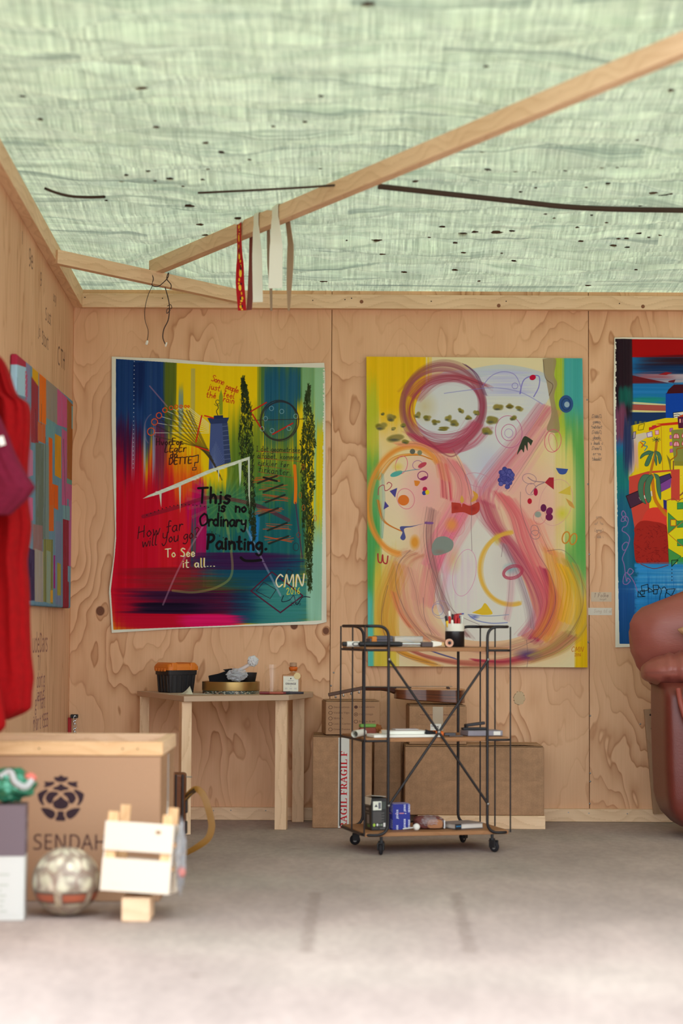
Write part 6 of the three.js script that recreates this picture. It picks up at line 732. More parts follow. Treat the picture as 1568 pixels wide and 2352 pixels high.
  const hd = onCart('foam_roller', 'round peach coloured foam roller with dark socket on the trolley top', 'roller', 1031, Y1, 0.165, -0.2); obj('handle', rod(V(0, 0.018, -0.05), V(0, 0.018, 0.008), 0.0155, 24), std('#d99a80', 0.55), hd); obj('rim', new THREE.TorusGeometry(0.0145, 0.0028, 8, 28).translate(0, 0.018, 0.009), std('#e6b89a', 0.5), hd); obj('socket', at(new THREE.SphereGeometry(0.0072, 16, 10).scale(1, 1, 0.6), 0.001, 0.0185, 0.0095), M.black, hd);
}
{ // middle shelf
  const K = (o, zl, y) => (px) => cartAt(px, y, zl).sub(o.position).dot(cAxis);
  const ro = onCart('paper_roll', 'white rolled paper tube lying slantwise on the middle shelf', 'paper roll', 824, Y2, 0.1, 1.05); obj('roll', lathe([[0.0125, -0.07], [0.0145, -0.07], [0.0145, 0.07], [0.0125, 0.07], [0.0125, -0.07]], 28).rotateZ(Math.PI / 2), M.paper, ro, [0, 0.0152, 0]);
  const sw = onCart('wood_carving', 'small green topped wooden carving on the middle shelf', 'carving', 850, Y2, -0.06); obj('green_top', rbox(0.068, 0.014, 0.03, 0.004, 2), std('#6f9a4a', 0.7), sw, [-0.012, 0.038, 0]); obj('red_base', rbox(0.07, 0.03, 0.034, 0.006, 2), std('#8c4a3a', 0.75), sw, [-0.012, 0.0155, 0]); obj('carved_end', lump(0.018, 0.016, 0.016, 0.3, 3, 2, 8), std('#8a5228', 0.7), sw, [0.03, 0.026, 0.004]); obj('tan_block', rbox(0.03, 0.022, 0.03, 0.003, 1), std('#d8a878', 0.7), sw, [0.05, 0.0115, 0]);
  const pad = onCart('paper_pad', 'wide white paper pad along the middle shelf edge', 'paper pad', 920, Y2, 0.11); { const k = K(pad, 0.11, Y2); obj('pages', rbox(k(1003) - k(850), 0.0095, 0.12, 0.001), M.paper, pad, [(k(850) + k(1003)) / 2, 0.0052, 0]); obj('cover', rbox(k(1003) - k(850), 0.001, 0.12, 0.0003), std('#f6f5ea', 0.7), pad, [(k(850) + k(1003)) / 2, 0.0106, 0]); }
  const nb = onCart('notebook', 'thick white notebook on top of the paper pad', 'notebook', 930, Y2 + 0.0112, 0.1); { const k = K(nb, 0.1, Y2); const w = k(975) - k(882), m = (k(975) + k(882)) / 2; obj('pages', rbox(w - 0.002, 0.012, 0.09, 0.001), std('#efeee2', 0.8), nb, [m, 0.0065, 0]); obj('cover', rbox(w, 0.0016, 0.092, 0.0005), M.white, nb, [m, 0.0134, 0]); }
  const mt = canvasTex(256, 64, (c) => { c.fillStyle = '#c9c2c0'; c.fillRect(0, 0, 256, 64); for (let i = 0; i < 60; i++) { c.fillStyle = ['#7a5a80', '#a8484a', '#4a5a7a', '#d8d0c8', '#6a4a4a'][i % 5]; c.fillRect(rr(0, 250), rr(0, 60), rr(8, 40), rr(3, 10)); } });
  const mg = onCart('magazine', 'colourful printed leaflet lying on the white notebook', 'leaflet', 930, Y2 + 0.0256, 0.06); obj('leaflet', rbox(0.1, 0.004, 0.06, 0.001), std('#ffffff', 0.5, { map: mt }), mg, [0, 0.0025, 0]);
  const pl = onCart('pliers', 'black and orange handled pliers on the middle shelf', 'pliers', 1005, Y2 + 0.001, 0.13, -0.1); for (const s of [-1, 1]) { obj('handle', smoothTube([V(-0.058, 0.018 + s * 0.004, s * 0.02), V(-0.035, 0.014, s * 0.022), V(-0.01, 0.012, s * 0.012), V(0.012, 0.011, s * 0.006)], 0.0095, 24, 10), std('#232024', 0.6), pl); obj('grip', smoothTube([V(-0.016, 0.013, s * 0.014), V(0.0, 0.012, s * 0.009), V(0.02, 0.011, s * 0.006)], 0.0108, 16, 10), std('#dd6a1c', 0.55), pl); } obj('jaws', [at(rbox(0.05, 0.012, 0.02, 0.003, 1), 0.05, 0.009, 0)], std('#4a4648', 0.4, { metalness: 0.6 }), pl);
  const fo = onCart('grey_folder', 'flat grey plastic folder box near the middle shelf end', 'folder', 1105, Y2, 0.07); obj('box', rbox(0.152, 0.022, 0.11, 0.003, 1), std('#8d8790', 0.5), fo, [0, 0.0115, 0]); obj('end_label', rbox(0.03, 0.016, 0.001, 0.0003), M.white, fo, [0.05, 0.0115, 0.0556]);
  const gl = onCart('black_stapler', 'black stapler resting on the grey folder', 'stapler', 1088, Y2 + 0.0227, 0.06); obj('base', rbox(0.105, 0.01, 0.03, 0.003, 1), std('#1c1a1e', 0.5), gl, [0, 0.0055, 0]); const arm = obj('arm', rbox(0.085, 0.012, 0.026, 0.004, 2), std('#242126', 0.45), gl, [0.004, 0.024, 0]); arm.rotation.z = 0.12; obj('hinge', rod(V(-0.035, 0.01, -0.013), V(-0.035, 0.024, -0.013), 0.004, 8), M.black, gl); obj('hinge', rod(V(-0.035, 0.01, 0.013), V(-0.035, 0.024, 0.013), 0.004, 8), M.black, gl);
  const kn = onCart('metal_ruler', 'thin steel strip beside the pliers on the middle shelf', 'ruler', 1046, Y2 + 0.0005, 0.14); obj('strip', rbox(0.06, 0.004, 0.014, 0.001), std('#6a5e5a', 0.5, { metalness: 0.4 }), kn, [0, 0.0025, 0]);
}
{ // bottom shelf
  const bt = canvasTex(256, 420, (c) => { c.fillStyle = '#22201f'; c.fillRect(0, 0, 256, 420); c.fillStyle = '#e9ead8'; c.fillRect(14, 34, 152, 120); c.fillStyle = '#8c8c94'; c.fillRect(110, 50, 44, 86); c.fillStyle = '#3a3a44'; for (let i = 0; i < 10; i++) c.fillRect(112 + i * 4.2, 52, 1.8, 82); c.beginPath(); c.moveTo(40, 110); c.lineTo(70, 72); c.lineTo(98, 110); c.fill(); c.fillStyle = '#3c443c'; c.fillRect(176, 40, 64, 100); c.fillStyle = '#6a6460'; for (let i = 0; i < 13; i++) c.fillRect(14, 174 + i * 12, 150 + 60 * Math.abs(Math.sin(i * 2.1)), 5); c.fillStyle = '#a8cc3a'; c.beginPath(); c.arc(36, 352, 22, 0, 7); c.fill(); c.fillStyle = '#dedad4'; c.beginPath(); c.arc(94, 350, 18, 0, 7); c.fill(); c.fillRect(200, 326, 36, 54); c.fillStyle = '#8a9a80'; c.fillRect(130, 340, 14, 26); c.fillRect(158, 340, 24, 26); c.fillStyle = '#5a5450'; c.fillRect(14, 392, 90, 5); c.fillRect(140, 392, 90, 14); });
  const bs = canvasTex(160, 420, (c) => { c.fillStyle = '#252220'; c.fillRect(0, 0, 160, 420); c.fillStyle = '#cdc2b0'; c.fillRect(0, 20, 110, 44); c.fillStyle = '#7a6e66'; c.fillRect(40, 130, 60, 30); c.fillRect(60, 220, 50, 120); c.fillStyle = '#4c6a2c'; c.fillRect(70, 350, 60, 36); c.fillStyle = '#8a7a6a'; c.fillRect(20, 100, 90, 6); c.fillRect(20, 190, 90, 6); });
  const b = onCart('black_carton', 'open black food carton with barcode on the bottom shelf', 'carton', 862, Y0, 0.055, 0.1), w = 0.066, h = 0.13, d = 0.085;
  obj('body', rbox(w, h, d, 0.002, 1), std('#242120', 0.5), b, [0, h / 2 + 0.0005, 0]); label(b, 'front_print', w - 0.003, h - 0.003, bt, [0, h / 2, d / 2 + 0.0004], 0, 0.45); label(b, 'side_print', d - 0.003, h - 0.003, bs, [-w / 2 - 0.0004, h / 2, 0], -Math.PI / 2, 0.45); const f1 = obj('top_flap', rbox(w * 0.98, 0.0015, d * 0.7, 0.0005), std('#e8e4d6', 0.8), b, [0, h + 0.006, 0.004]); f1.rotation.set(-0.1, 0, -0.09); const f2 = obj('side_flap', rbox(0.03, 0.0015, d * 0.9, 0.0005), std('#cfc2ac', 0.8), b, [-w / 2 - 0.003, h - 0.012, 0]); f2.rotation.z = 1.4;
  const nt = canvasTex(300, 340, (c) => { c.fillStyle = '#14238c'; c.fillRect(0, 0, 300, 340); c.fillStyle = '#eceef4'; c.font = 'bold 44px sans-serif'; for (const [x, y] of [[92, 190], [92, 400], [222, 96], [222, 318], [300, 110], [300, 330], [-30, 330]]) { c.save(); c.translate(x, y); c.rotate(-Math.PI / 2); c.fillText('JENSX', 0, 0, 130); c.restore(); } c.fillStyle = '#b8a0c0'; c.fillRect(40, 116, 46, 12); c.fillStyle = '#d88a8a'; c.fillRect(110, 114, 84, 12); c.fillStyle = '#eceef4'; c.fillRect(210, 118, 22, 10); });
  const n = onCart('blue_box', 'royal blue box with white printed lettering on the bottom shelf', 'box', 914, Y0, 0.07, 0.12), bw = 0.078, bh = 0.104, bd = 0.05; obj('body', rbox(bw, bh, bd, 0.002, 1), std('#14238c', 0.5), n, [0.004, bh / 2 + 0.0005, 0]); label(n, 'front_print', bw - 0.002, bh - 0.002, nt, [0.004, bh / 2, bd / 2 + 0.0004], 0, 0.45); label(n, 'side_print', bd - 0.002, bh - 0.002, nt, [0.004 - bw / 2 - 0.0004, bh / 2, 0], -Math.PI / 2, 0.45); const lf = obj('top_wrap', rbox(bw * 0.9, 0.002, bd * 0.9, 0.0008), std('#8c88b0', 0.5), n, [0.004, bh + 0.0025, 0]); lf.rotation.x = 0.04;
  const lo = onCart('white_ball', 'white ball headed stick on the bottom shelf beside the blue box', 'ball', 956, Y0, 0.14); obj('ball', new THREE.SphereGeometry(0.0145, 24, 16).translate(0, 0.0148, 0), M.white, lo); obj('stick', rod(V(-0.008, 0.012, -0.008), V(-0.045, 0.004, -0.04), 0.003, 8), M.white, lo);
  const bd2 = onCart('bread_bag', 'half eaten brown loaf in a crumpled clear bag on the bottom shelf', 'bread', 985, Y0, 0.08, -0.15); obj('loaf', puff(0.06, 0.026, 0.032, 0.6, 0.5, 0.1, 3), std('#6a3a34', 0.75), bd2, [-0.004, 0.0275, 0]); obj('cut_face', puff(0.032, 0.018, 0.005, 0.6, 0.5, 0.06, 5), std('#a87450', 0.85), bd2, [0.02, 0.023, 0.032]); obj('wrapper', lump(0.062, 0.026, 0.04, 0.08, 4, 6, 14), phys('#e9dcda', 0.12, { transmission: 0.8, thickness: 0, side: THREE.DoubleSide }), bd2, [0, 0.0305, 0.002]); obj('wrapper_edge', rbox(0.006, 0.034, 0.05, 0.002, 1), phys('#f0eeee', 0.3, { transmission: 0.3, thickness: 0 }), bd2, [0.06, 0.0205, 0.006]);
  const bk = onCart('picture_book', 'hardback book with dark spine lying on the bottom shelf', 'book', 1060, Y0, 0.07, 0.25); obj('cover', [at(rbox(0.14, 0.002, 0.12, 0.0006), 0, 0.0025, 0), at(rbox(0.14, 0.002, 0.12, 0.0006), 0, 0.0235, 0)], std('#8a7f7c', 0.5), bk); obj('pages', rbox(0.132, 0.018, 0.112, 0.001), std('#d8cfc4', 0.85), bk, [0.002, 0.013, -0.002]); obj('spine', rbox(0.03, 0.022, 0.003, 0.001), std('#18181e', 0.4), bk, [-0.055, 0.013, 0.0605]); const sp = canvasTex(96, 48, (c) => { c.fillStyle = '#17171c'; c.fillRect(0, 0, 96, 48); c.fillStyle = '#2f8fc8'; for (let i = 0; i < 4; i++) c.fillRect(12 + i * 20, 14, 12, 14); }); label(bk, 'spine_print', 0.028, 0.018, sp, [-0.055, 0.013, 0.0624], 0, 0.4);
}
// ---------------------------------------------------------------- armchair and the board behind it
{
  const Zc = 0.62, c0 = onZ(1568, 1700, Zc), cx = c0.x + 0.3, t = thing('armchair', 'worn reddish brown leather armchair by the back wall', 'armchair', [cx, 0, Zc]);
  const lt = canvasTex(512, 512, (c) => { c.fillStyle = '#965044'; c.fillRect(0, 0, 512, 512); for (let i = 0; i < 900; i++) blob(c, rr(0, 512), rr(0, 512), rr(6, 60), rr(6, 40), vary([150, 80, 68], 22), 0.12); for (let i = 0; i < 60; i++) blob(c, rr(0, 512), rr(0, 512), rr(3, 10), rr(2, 6), [170, 118, 96], 0.3); }, { wrap: THREE.RepeatWrapping });
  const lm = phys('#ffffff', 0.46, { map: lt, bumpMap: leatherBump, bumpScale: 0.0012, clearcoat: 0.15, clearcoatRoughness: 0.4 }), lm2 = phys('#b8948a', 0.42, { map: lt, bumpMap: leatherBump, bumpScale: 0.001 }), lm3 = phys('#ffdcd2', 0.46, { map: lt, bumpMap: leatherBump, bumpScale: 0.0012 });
  const X = (px, z = Zc) => onZ(px, 1500, z).x - cx, Y = (py, z = Zc) => onZ(1540, py, z).y;
  // back: a wide puffed cushion narrowing to its foot; rows from top to bottom [left pixel, py]
  const rowsB = [[1562, 1366], [1545, 1372], [1515, 1382], [1485, 1395], [1466, 1412], [1456, 1432], [1453, 1452], [1455, 1475], [1459, 1498], [1466, 1516], [1474, 1532], [1484, 1552], [1500, 1574]];
  const loopB = rowsB.map(([px, py], j) => { const hw = -X(px), dz = 0.135 * Math.sin(Math.PI * clamp((j + 0.6) / 13, 0.06, 0.94)) + 0.02, r = [], y = Y(py) + (j === 0 ? 0.0 : 0); for (let i = 0; i < 56; i++) { const a = i / 56 * Math.PI * 2, ca = Math.cos(a), sa = Math.sin(a), k = 1 + 0.02 * n3(ca * 2, sa * 2, j * 0.4); r.push(V(Math.sign(ca) * Math.pow(Math.abs(ca), 0.55) * hw * k, y + 0.055 * (1 - Math.pow(Math.abs(ca), 2)) * (j < 6 ? 1 - j / 6 : 0), -0.12 + sa * dz * k)); } return r.reverse(); }).reverse();
  obj('back_cushion', loft(loopB, true, true), lm, t);
  // gathered arm pads, one each side
  const pad = (s) => { const rows = [], N = 30; for (let j = 0; j <= N; j++) { const u = j / N, env = Math.pow(Math.sin(Math.PI * clamp(u * 0.94 + 0.03, 0, 1)), 0.42), r = [], gx = lerp(X(1470), X(1640), u), dip = 0.03 * u; for (let i = 0; i < 32; i++) { const a = i / 32 * Math.PI * 2, fold = 1 + 0.1 * Math.sin(u * 40 + 2.2 * Math.cos(a)) * sstep(u, 0.15, 0.4) * (0.5 + 0.5 * Math.sin(a)) + 0.05 * n3(u * 5, Math.cos(a) * 1.5, Math.sin(a) * 1.5); r.push(V(s * gx, Y(1543) + dip + Math.sin(a) * 0.076 * env * fold, 0.06 + Math.cos(a) * 0.15 * env * fold)); } rows.push(s > 0 ? r : r.reverse()); } return loft(rows, true, true); };
  obj('arm_pad', pad(1), lm, t); obj('arm_pad', pad(-1), lm, t);
  // side panels: upright, rounded at the foot
  const panel = (s) => { const rows = [[1503, 1566, 0.2], [1505, 1600, 0.24], [1506, 1680, 0.25], [1508, 1760, 0.25], [1511, 1820, 0.25], [1516, 1846, 0.24], [1526, 1868, 0.23], [1546, 1889, 0.2]].map(([px, py, dz]) => { const xa = X(px), xb = X(1640), r = []; for (let i = 0; i < 40; i++) { const a = i / 40 * Math.PI * 2, ca = Math.cos(a), sa = Math.sin(a), q = (v, e) => Math.sign(v) * Math.pow(Math.abs(v), e); r.push(V(s * ((xa + xb) / 2 + q(ca, 0.3) * (xb - xa) / 2), Y(py), 0.02 + q(sa, 0.3) * dz)); } return s > 0 ? r : r.reverse(); }); return loft(rows, true, true); };
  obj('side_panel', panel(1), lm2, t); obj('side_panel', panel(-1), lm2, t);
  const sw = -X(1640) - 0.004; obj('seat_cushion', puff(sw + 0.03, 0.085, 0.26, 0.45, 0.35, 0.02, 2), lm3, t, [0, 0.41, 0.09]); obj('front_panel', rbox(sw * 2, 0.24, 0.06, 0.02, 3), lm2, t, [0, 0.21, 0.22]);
  // piped edge of the inner arm, swelling over the seat
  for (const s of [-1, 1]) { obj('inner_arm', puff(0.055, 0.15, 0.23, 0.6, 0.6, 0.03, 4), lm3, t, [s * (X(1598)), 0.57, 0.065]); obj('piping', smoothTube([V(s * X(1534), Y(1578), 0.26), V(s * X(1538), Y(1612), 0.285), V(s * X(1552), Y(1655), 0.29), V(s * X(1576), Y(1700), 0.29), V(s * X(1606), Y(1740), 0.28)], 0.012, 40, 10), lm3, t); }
  for (const [x, z] of [[-0.2, 0.16], [0.2, 0.16], [-0.2, -0.16], [0.2, -0.16]]) obj('foot', lathe([[0, 0], [0.018, 0], [0.024, 0.06], [0.024, Math.max(0.03, Y(1872))], [0, Math.max(0.03, Y(1872))]], 20), std('#3a2018', 0.5), t, [x, 0.0005, z]);
  const cu = thing('tan_cushion', 'tan fabric cushion propped in the leather armchair', 'cushion', [onZ(1553, 1445, Zc + 0.07).x, Y(1446), Zc + 0.1]); obj('cushion', at(puff(0.17, 0.05, 0.04, 1.25, 0.8, 0.03, 7), 0.17, -0.03, 0, 0, 0, -0.18), std('#c8966e', 0.85, { map: clothTex }), cu);
  const b0 = onZ(1489.5, 1628, 0.03), b1 = onZ(1511, 1867, 0.03), d = b0.clone().sub(b1), g = rbox(0.066, d.length(), 0.022, 0.002, 1, 0.4), pk = obj('weathered_board', g, std('#b8aca8', 0.8, { map: pineTex }), null, [(b0.x + b1.x) / 2 + 0.006, (b0.y + b1.y) / 2, 0.048]); pk.rotation.z = -Math.atan2(d.x, d.y); tag(pk, 'narrow grey weathered board screwed to the wall behind the armchair', 'board'); const hole = new THREE.CylinderGeometry(0.005, 0.005, 0.002, 12).rotateX(Math.PI / 2); for (const [x, y] of [[-0.005, 0.22], [-0.005, 0.155], [0, -0.04], [0.004, -0.225]]) obj('screw_head', hole, std('#2c2220', 0.6), pk, [x, y, 0.011]);
  const s0 = onZ(1500, 1572, 0.02), s1 = onZ(1502, 1640, 0.02), rg = thing('thin_rod', 'thin black and white rod standing on the sill behind the armchair', 'rod', [s0.x, 0, 0]); const rb = onZ(800, 1856, 0.03).y + 0.002, rh = s0.y + 0.05 - rb; obj('black_edge', rbox(0.004, rh, 0.006, 0.001), M.black, rg, [-0.002, rb + rh / 2, 0.014]); obj('white_edge', rbox(0.003, rh, 0.006, 0.001), M.white, rg, [0.0018, rb + rh / 2, 0.014]);
}
// ---------------------------------------------------------------- foreground: big box, tray, crate, ball, gift box
{
  const Z = 2.85, xr = onZ(368, 1900, Z).x, xl = WL + 0.035, w = xr - xl, h = onZ(200, 1736, Z).y, D = 0.53, b = thing('large_carton', 'large cardboard box printed with a dark flower emblem', 'cardboard box', [(xl + xr) / 2, 0, Z - D / 2]);
  const P = 1024, pt = canvasTex(P, Math.round(P * h / w), (c, W, Hh) => {
    cardFlat(c, W, Hh, '#b89070');
    const K = (px, py) => { const q = onZ(px, py, Z); return [(q.x - xl) / w * W, (1 - q.y / h) * Hh]; }, s = K(200, 1800)[0] - K(199, 1800)[0];
    c.fillStyle = '#3b2a30'; const [ox, oy] = K(139, 1832), crop = (x, y) => [ox + (x / 6.03 - 139) * s, oy + (y / 6.03 + 1740 - 1832) * s];
    const petal = (pts) => smooth(c, [...pts, pts[0]].map(([x, y]) => crop(x, y)), { fill: '#3b2a30', stroke: '#3b2a30', w: 4.2 * s, close: true });
    // petals, left half mirrored about x = 842
    const both = (pts) => { petal(pts); petal(pts.map(([x, y]) => [1684 - x, y])); };
    petal([[842, 250], [880, 275], [930, 280], [890, 318], [842, 322], [794, 318], [754, 280], [804, 275]]); petal([[842, 368], [880, 400], [940, 425], [880, 440], [842, 452], [804, 440], [744, 425], [804, 400]]); petal([[842, 545], [885, 585], [938, 620], [920, 680], [842, 702], [764, 680], [746, 620], [799, 585]]); petal([[810, 755], [872, 755], [876, 800], [900, 855], [842, 862], [784, 855], [808, 800]]);
    both([[620, 340], [680, 345], [742, 345], [700, 378], [620, 398], [640, 370]]); both([[640, 560], [668, 500], [725, 480], [796, 496], [740, 545], [708, 620], [668, 610]]); both([[530, 505], [585, 470], [650, 450], [600, 520], [580, 590], [600, 650], [550, 590]]); both([[580, 705], [660, 712], [745, 750], [752, 800], [710, 835], [640, 790]]);
    c.font = `${58 * s}px sans-serif`; c.textBaseline = 'alphabetic'; const [tx, ty] = K(74, 1952); c.fillStyle = '#4a3030'; c.font = `${50 * s}px sans-serif`; c.fillText('SENDAH', tx, ty, 172 * s);
  });
  obj('body', rbox(w, h, D, 0.004, 1), M.card, b, [0, h / 2 + 0.0005, 0]); label(b, 'printed_front', w - 0.004, h - 0.004, pt, [0, h / 2, D / 2 + 0.0004], 0, 0.85); obj('packing_tape', rbox(0.0006, h * 0.8, 0.045, 0.0002), phys('#eef2f2', 0.15, { transmission: 0.4, thickness: 0 }), b, [w / 2 + 0.0006, h * 0.58, -0.02]); const pc = obj('torn_label', new THREE.ExtrudeGeometry(new THREE.Shape([[0, 0], [0.07, 0.0], [0.06, 0.1], [0.02, 0.05]].map((a) => new THREE.Vector2(...a))), { depth: 0.0008, bevelEnabled: false }), M.paper, b, [w / 2 + 0.001, h * 0.44, 0.06]); pc.rotation.y = Math.PI / 2;
  // timber tray on the box
  const t = thing('wooden_tray', 'shallow pine frame tray lying on the large cardboard box', 'tray', [(xl + xr) / 2 + 0.004, h + 0.001, Z - D / 2]), th = onZ(200, 1704, Z).y - h, W = w + 0.004, DD = D + 0.012, bw = 0.032; obj('front_rail', rbox(W, th, bw, 0.003, 1, 0.1), M.pinePale, t, [0, th / 2, DD / 2 - bw / 2]); obj('back_rail', rbox(W, th, bw, 0.003, 1, 0.4), M.pine, t, [0, th / 2, -DD / 2 + bw / 2]); for (const s of [-1, 1]) obj('side_rail', rbox(bw, th, DD - bw * 2, 0.003, 1, 0.6 + s), M.pine, t, [s * (W / 2 - bw / 2), th / 2, 0]); obj('panel', rbox(W - bw * 2, 0.006, DD - bw * 2, 0.001), std('#b9824c', 0.7, { map: pineTex }), t, [0, 0.0035, 0]); for (const x of [-0.08, 0.2, 0.25]) obj('nail_head', new THREE.CylinderGeometry(0.003, 0.003, 0.001, 10).rotateX(Math.PI / 2), std('#6a4a34', 0.6), t, [x, th / 2, DD / 2 + 0.0003]);
}
{ // leather case with shoulder strap standing behind the big box
  const z = 1.58, x0 = onZ(405, 1900, z).x, x1 = onZ(427, 1900, z).x, h = onZ(415, 1775, z).y, t = thing('leather_case', 'dark brown leather case with a tan shoulder strap beside the large box', 'case', [x1 - 0.09, 0, z]), lm = phys('#6e3c1c', 0.42, { bumpMap: leatherBump, bumpScale: 0.0015 }), dk = std('#2e1a10', 0.5), tan = std('#9a6a24', 0.5);
  obj('body', rbox(0.176, h, 0.09, 0.012, 3), lm, t, [0, h / 2 + 0.0005, 0]); obj('rim', [at(rbox(0.012, h * 0.98, 0.096, 0.004, 2), 0.078, h / 2, 0), at(rbox(0.008, h * 0.98, 0.096, 0.003, 2), 0.052, h / 2, 0)], dk, t); obj('clasp', rbox(0.014, 0.06, 0.03, 0.004, 2), dk, t, [0.09, h * 0.62, 0.01]); obj('clasp', rbox(0.012, 0.05, 0.03, 0.004, 2), dk, t, [0.09, h * 0.36, 0.01]); obj('lid_pin', rod(V(0.08, h * 0.955, 0), V(0.112, h * 0.95, 0), 0.002, 8), M.steel, t);
  const k = (px, py, dz = 0) => onZ(px, py, z + dz).sub(t.position), path = new THREE.CatmullRomCurve3([k(422, 1835, 0.02), k(434, 1822, 0.03), k(450, 1812, 0.04), k(464, 1822, 0.05), k(476, 1850, 0.06), k(484, 1880, 0.06), k(486, 1900, 0.06), k(478, 1925, 0.06), k(456, 1943, 0.06), k(430, 1958, 0.05), k(412, 1966, 0.05)]);
  const rows = []; for (let j = 0; j <= 60; j++) { const u = j / 60, p = path.getPoint(u), tg = path.getTangent(u), n = V(-tg.y, tg.x, 0).normalize(), sd = V(0, 0, 1).applyAxisAngle(tg, 0.5 + 0.9 * Math.sin(u * 3)); const a = sd.multiplyScalar(0.0125), b = n.multiplyScalar(0.0013); p.y = Math.max(p.y, 0.004); rows.push([p.clone().add(a).add(b), p.clone().sub(a).add(b), p.clone().sub(a).sub(b), p.clone().add(a).sub(b)]); }
  obj('shoulder_strap', toCreasedNormals(loft(rows, true, true), 0.9), tan, t); obj('strap_loop', smoothTube([k(424, 1838, 0.02), k(436, 1824, 0.03), k(449, 1814, 0.04)], 0.009, 16, 8), std('#4a3420', 0.5), t);
}
{ // fruit crate standing on a block
  const blk = onY(311, 2118, 0), bh = onZ(311, 2063, blk.z).y; const bl = thing('pine_block', 'short pine block under the small fruit crate', 'block', [blk.x, 0, blk.z - 0.075]); obj('block', rbox(0.089, bh, 0.15, 0.004, 1, 0.2), M.pine, bl, [0, bh / 2 + 0.0003, 0]);
  const c = thing('fruit_crate', 'small pale wooden fruit crate balanced on the pine block', 'crate', [blk.x - 0.004, bh + 0.017, blk.z + 0.006]); c.rotation.set(-0.1, -0.02, -0.06, 'YXZ');
  const W = 0.216, D = 0.25, pale = std('#e4d4c0', 0.65, { bumpMap: pineTex, bumpScale: 0.0004 }), sl = (y, hh, z, nm = 'front_slat') => obj(nm, rbox(W, hh, 0.007, 0.0015, 1, y + z), pale, c, [0, y + hh / 2, z]);
  sl(0.001, 0.102, 0); sl(0.126, 0.09, 0); sl(0.001, 0.102, -D, 'back_slat'); sl(0.126, 0.09, -D, 'back_slat'); for (const s of [-1, 1]) { for (const [y, hh] of [[0.001, 0.07], [0.085, 0.06], [0.16, 0.056]]) obj('side_slat', rbox(0.006, hh, D - 0.008, 0.0015, 1, y), pale, c, [s * (W / 2 - 0.004), y + hh / 2, -D / 2]); for (const z of [-0.016, -D + 0.016]) obj('corner_post', rbox(0.032, z > -0.1 ? 0.244 : 0.268, 0.024, 0.002, 1, s), M.pinePale, c, [s * (W / 2 - (z > -0.1 ? 0.022 : 0.03)), z > -0.1 ? 0.124 : 0.136, z]); } obj('bottom_board', rbox(W - 0.014, 0.006, D - 0.01, 0.001), pale, c, [0, 0.006, -D / 2]);
  const kn = new THREE.CylinderGeometry(0.006, 0.006, 0.0008, 16).rotateX(Math.PI / 2).scale(1.5, 1, 1); obj('knot', kn, std('#9a7654', 0.7), c, [0.06, 0.19, 0.0038]); const stp = canvasTex(128, 32, (q) => { q.fillStyle = '#e4d4c0'; q.fillRect(0, 0, 128, 32); q.fillStyle = '#b4bcb4'; q.font = '20px sans-serif'; q.fillText('20 15 30', 10, 24); }); label(c, 'stamp', 0.04, 0.009, stp, [-0.06, 0.142, 0.0038]); label(c, 'stamp', 0.04, 0.009, stp, [-0.06, 0.026, 0.0038]);
  const rd = obj('red_wrapper', lump(0.055, 0.024, 0.05, 0.2, 3, 2, 8), std('#c8402e', 0.5), null); rd.position.copy(c.localToWorld(V(0.015, 0.166, -0.1))); tag(rd, 'crumpled red wrapper inside the fruit crate', 'wrapper'); c.updateMatrixWorld(true); rd.position.copy(c.localToWorld(V(0.015, 0.166, -0.1)));
  const nt = thing('netting', 'crumpled clear plastic film hanging on the side of the crate', 'plastic film', c.localToWorld(V(W / 2 + 0.022, 0.12, -0.06)).toArray()); obj('film', lump(0.014, 0.1, 0.05, 0.3, 2.5, 9, 12), phys('#f2f2f4', 0.15, { transmission: 0.75, thickness: 0, side: THREE.DoubleSide }), nt); obj('pink_scrap', lump(0.012, 0.016, 0.02, 0.3, 3, 4, 6), std('#d88a80', 0.7), nt, [0.004, -0.045, 0.03]);
}
{ // football
  const p = onY(150, 2104, 0), R = 0.108, bt = canvasTex(1024, 512, (c) => {
    c.fillStyle = '#9c8c7c'; c.fillRect(0, 0, 1024, 512); for (let i = 0; i < 900; i++) blob(c, rr(0, 1024), rr(0, 512), rr(6, 50), rr(5, 30), vary([150, 132, 110], 40), 0.25);
    for (let j = 0; j < 5; j++) for (let i = 0; i < 10; i++) { const x = (i + (j % 2) * 0.5) * 102 + rr(-8, 8), y = 60 + j * 95; for (let k = 0; k < 5; k++) blob(c, x + rr(-34, 34), y + rr(-28, 28), rr(20, 52), rr(14, 40), vary(j < 3 ? [226, 220, 190] : [186, 170, 140], 22), 0.6, rr(0, 3), 0.35); c.strokeStyle = 'rgba(120,70,56,.55)'; c.lineWidth = 4; c.beginPath(); for (let k = 0; k <= 6; k++) { const a = k / 6 * 6.283 + 0.5; k ? c.lineTo(x + 56 * Math.cos(a), y + 52 * Math.sin(a)) : c.moveTo(x + 56 * Math.cos(a), y + 52 * Math.sin(a)); } c.stroke(); }
    for (let i = 0; i < 6; i++) { const x = 20 + i * 172; c.fillStyle = '#54483c'; c.fillRect(x, 292, 132, 62); c.fillStyle = '#a8553a'; c.fillRect(x + 4, 303, 124, 40); blob(c, x + 66, 322, 60, 18, [186, 100, 66], 0.6); c.strokeStyle = '#b8a088'; c.lineWidth = 5; c.beginPath(); c.moveTo(x + 134, 280); c.lineTo(x + 170, 366); c.moveTo(x + 170, 280); c.lineTo(x + 134, 366); c.stroke(); }
  }, { wrap: THREE.RepeatWrapping });
  const b = thing('football', 'scuffed old football with pale patches and a rust red band', 'ball', [p.x, R + 0.0005, p.z - 0.01], 0.4); obj('leather', new THREE.SphereGeometry(R, 56, 36), phys('#ffffff', 0.5, { map: bt, clearcoat: 0.2 }), b);
}
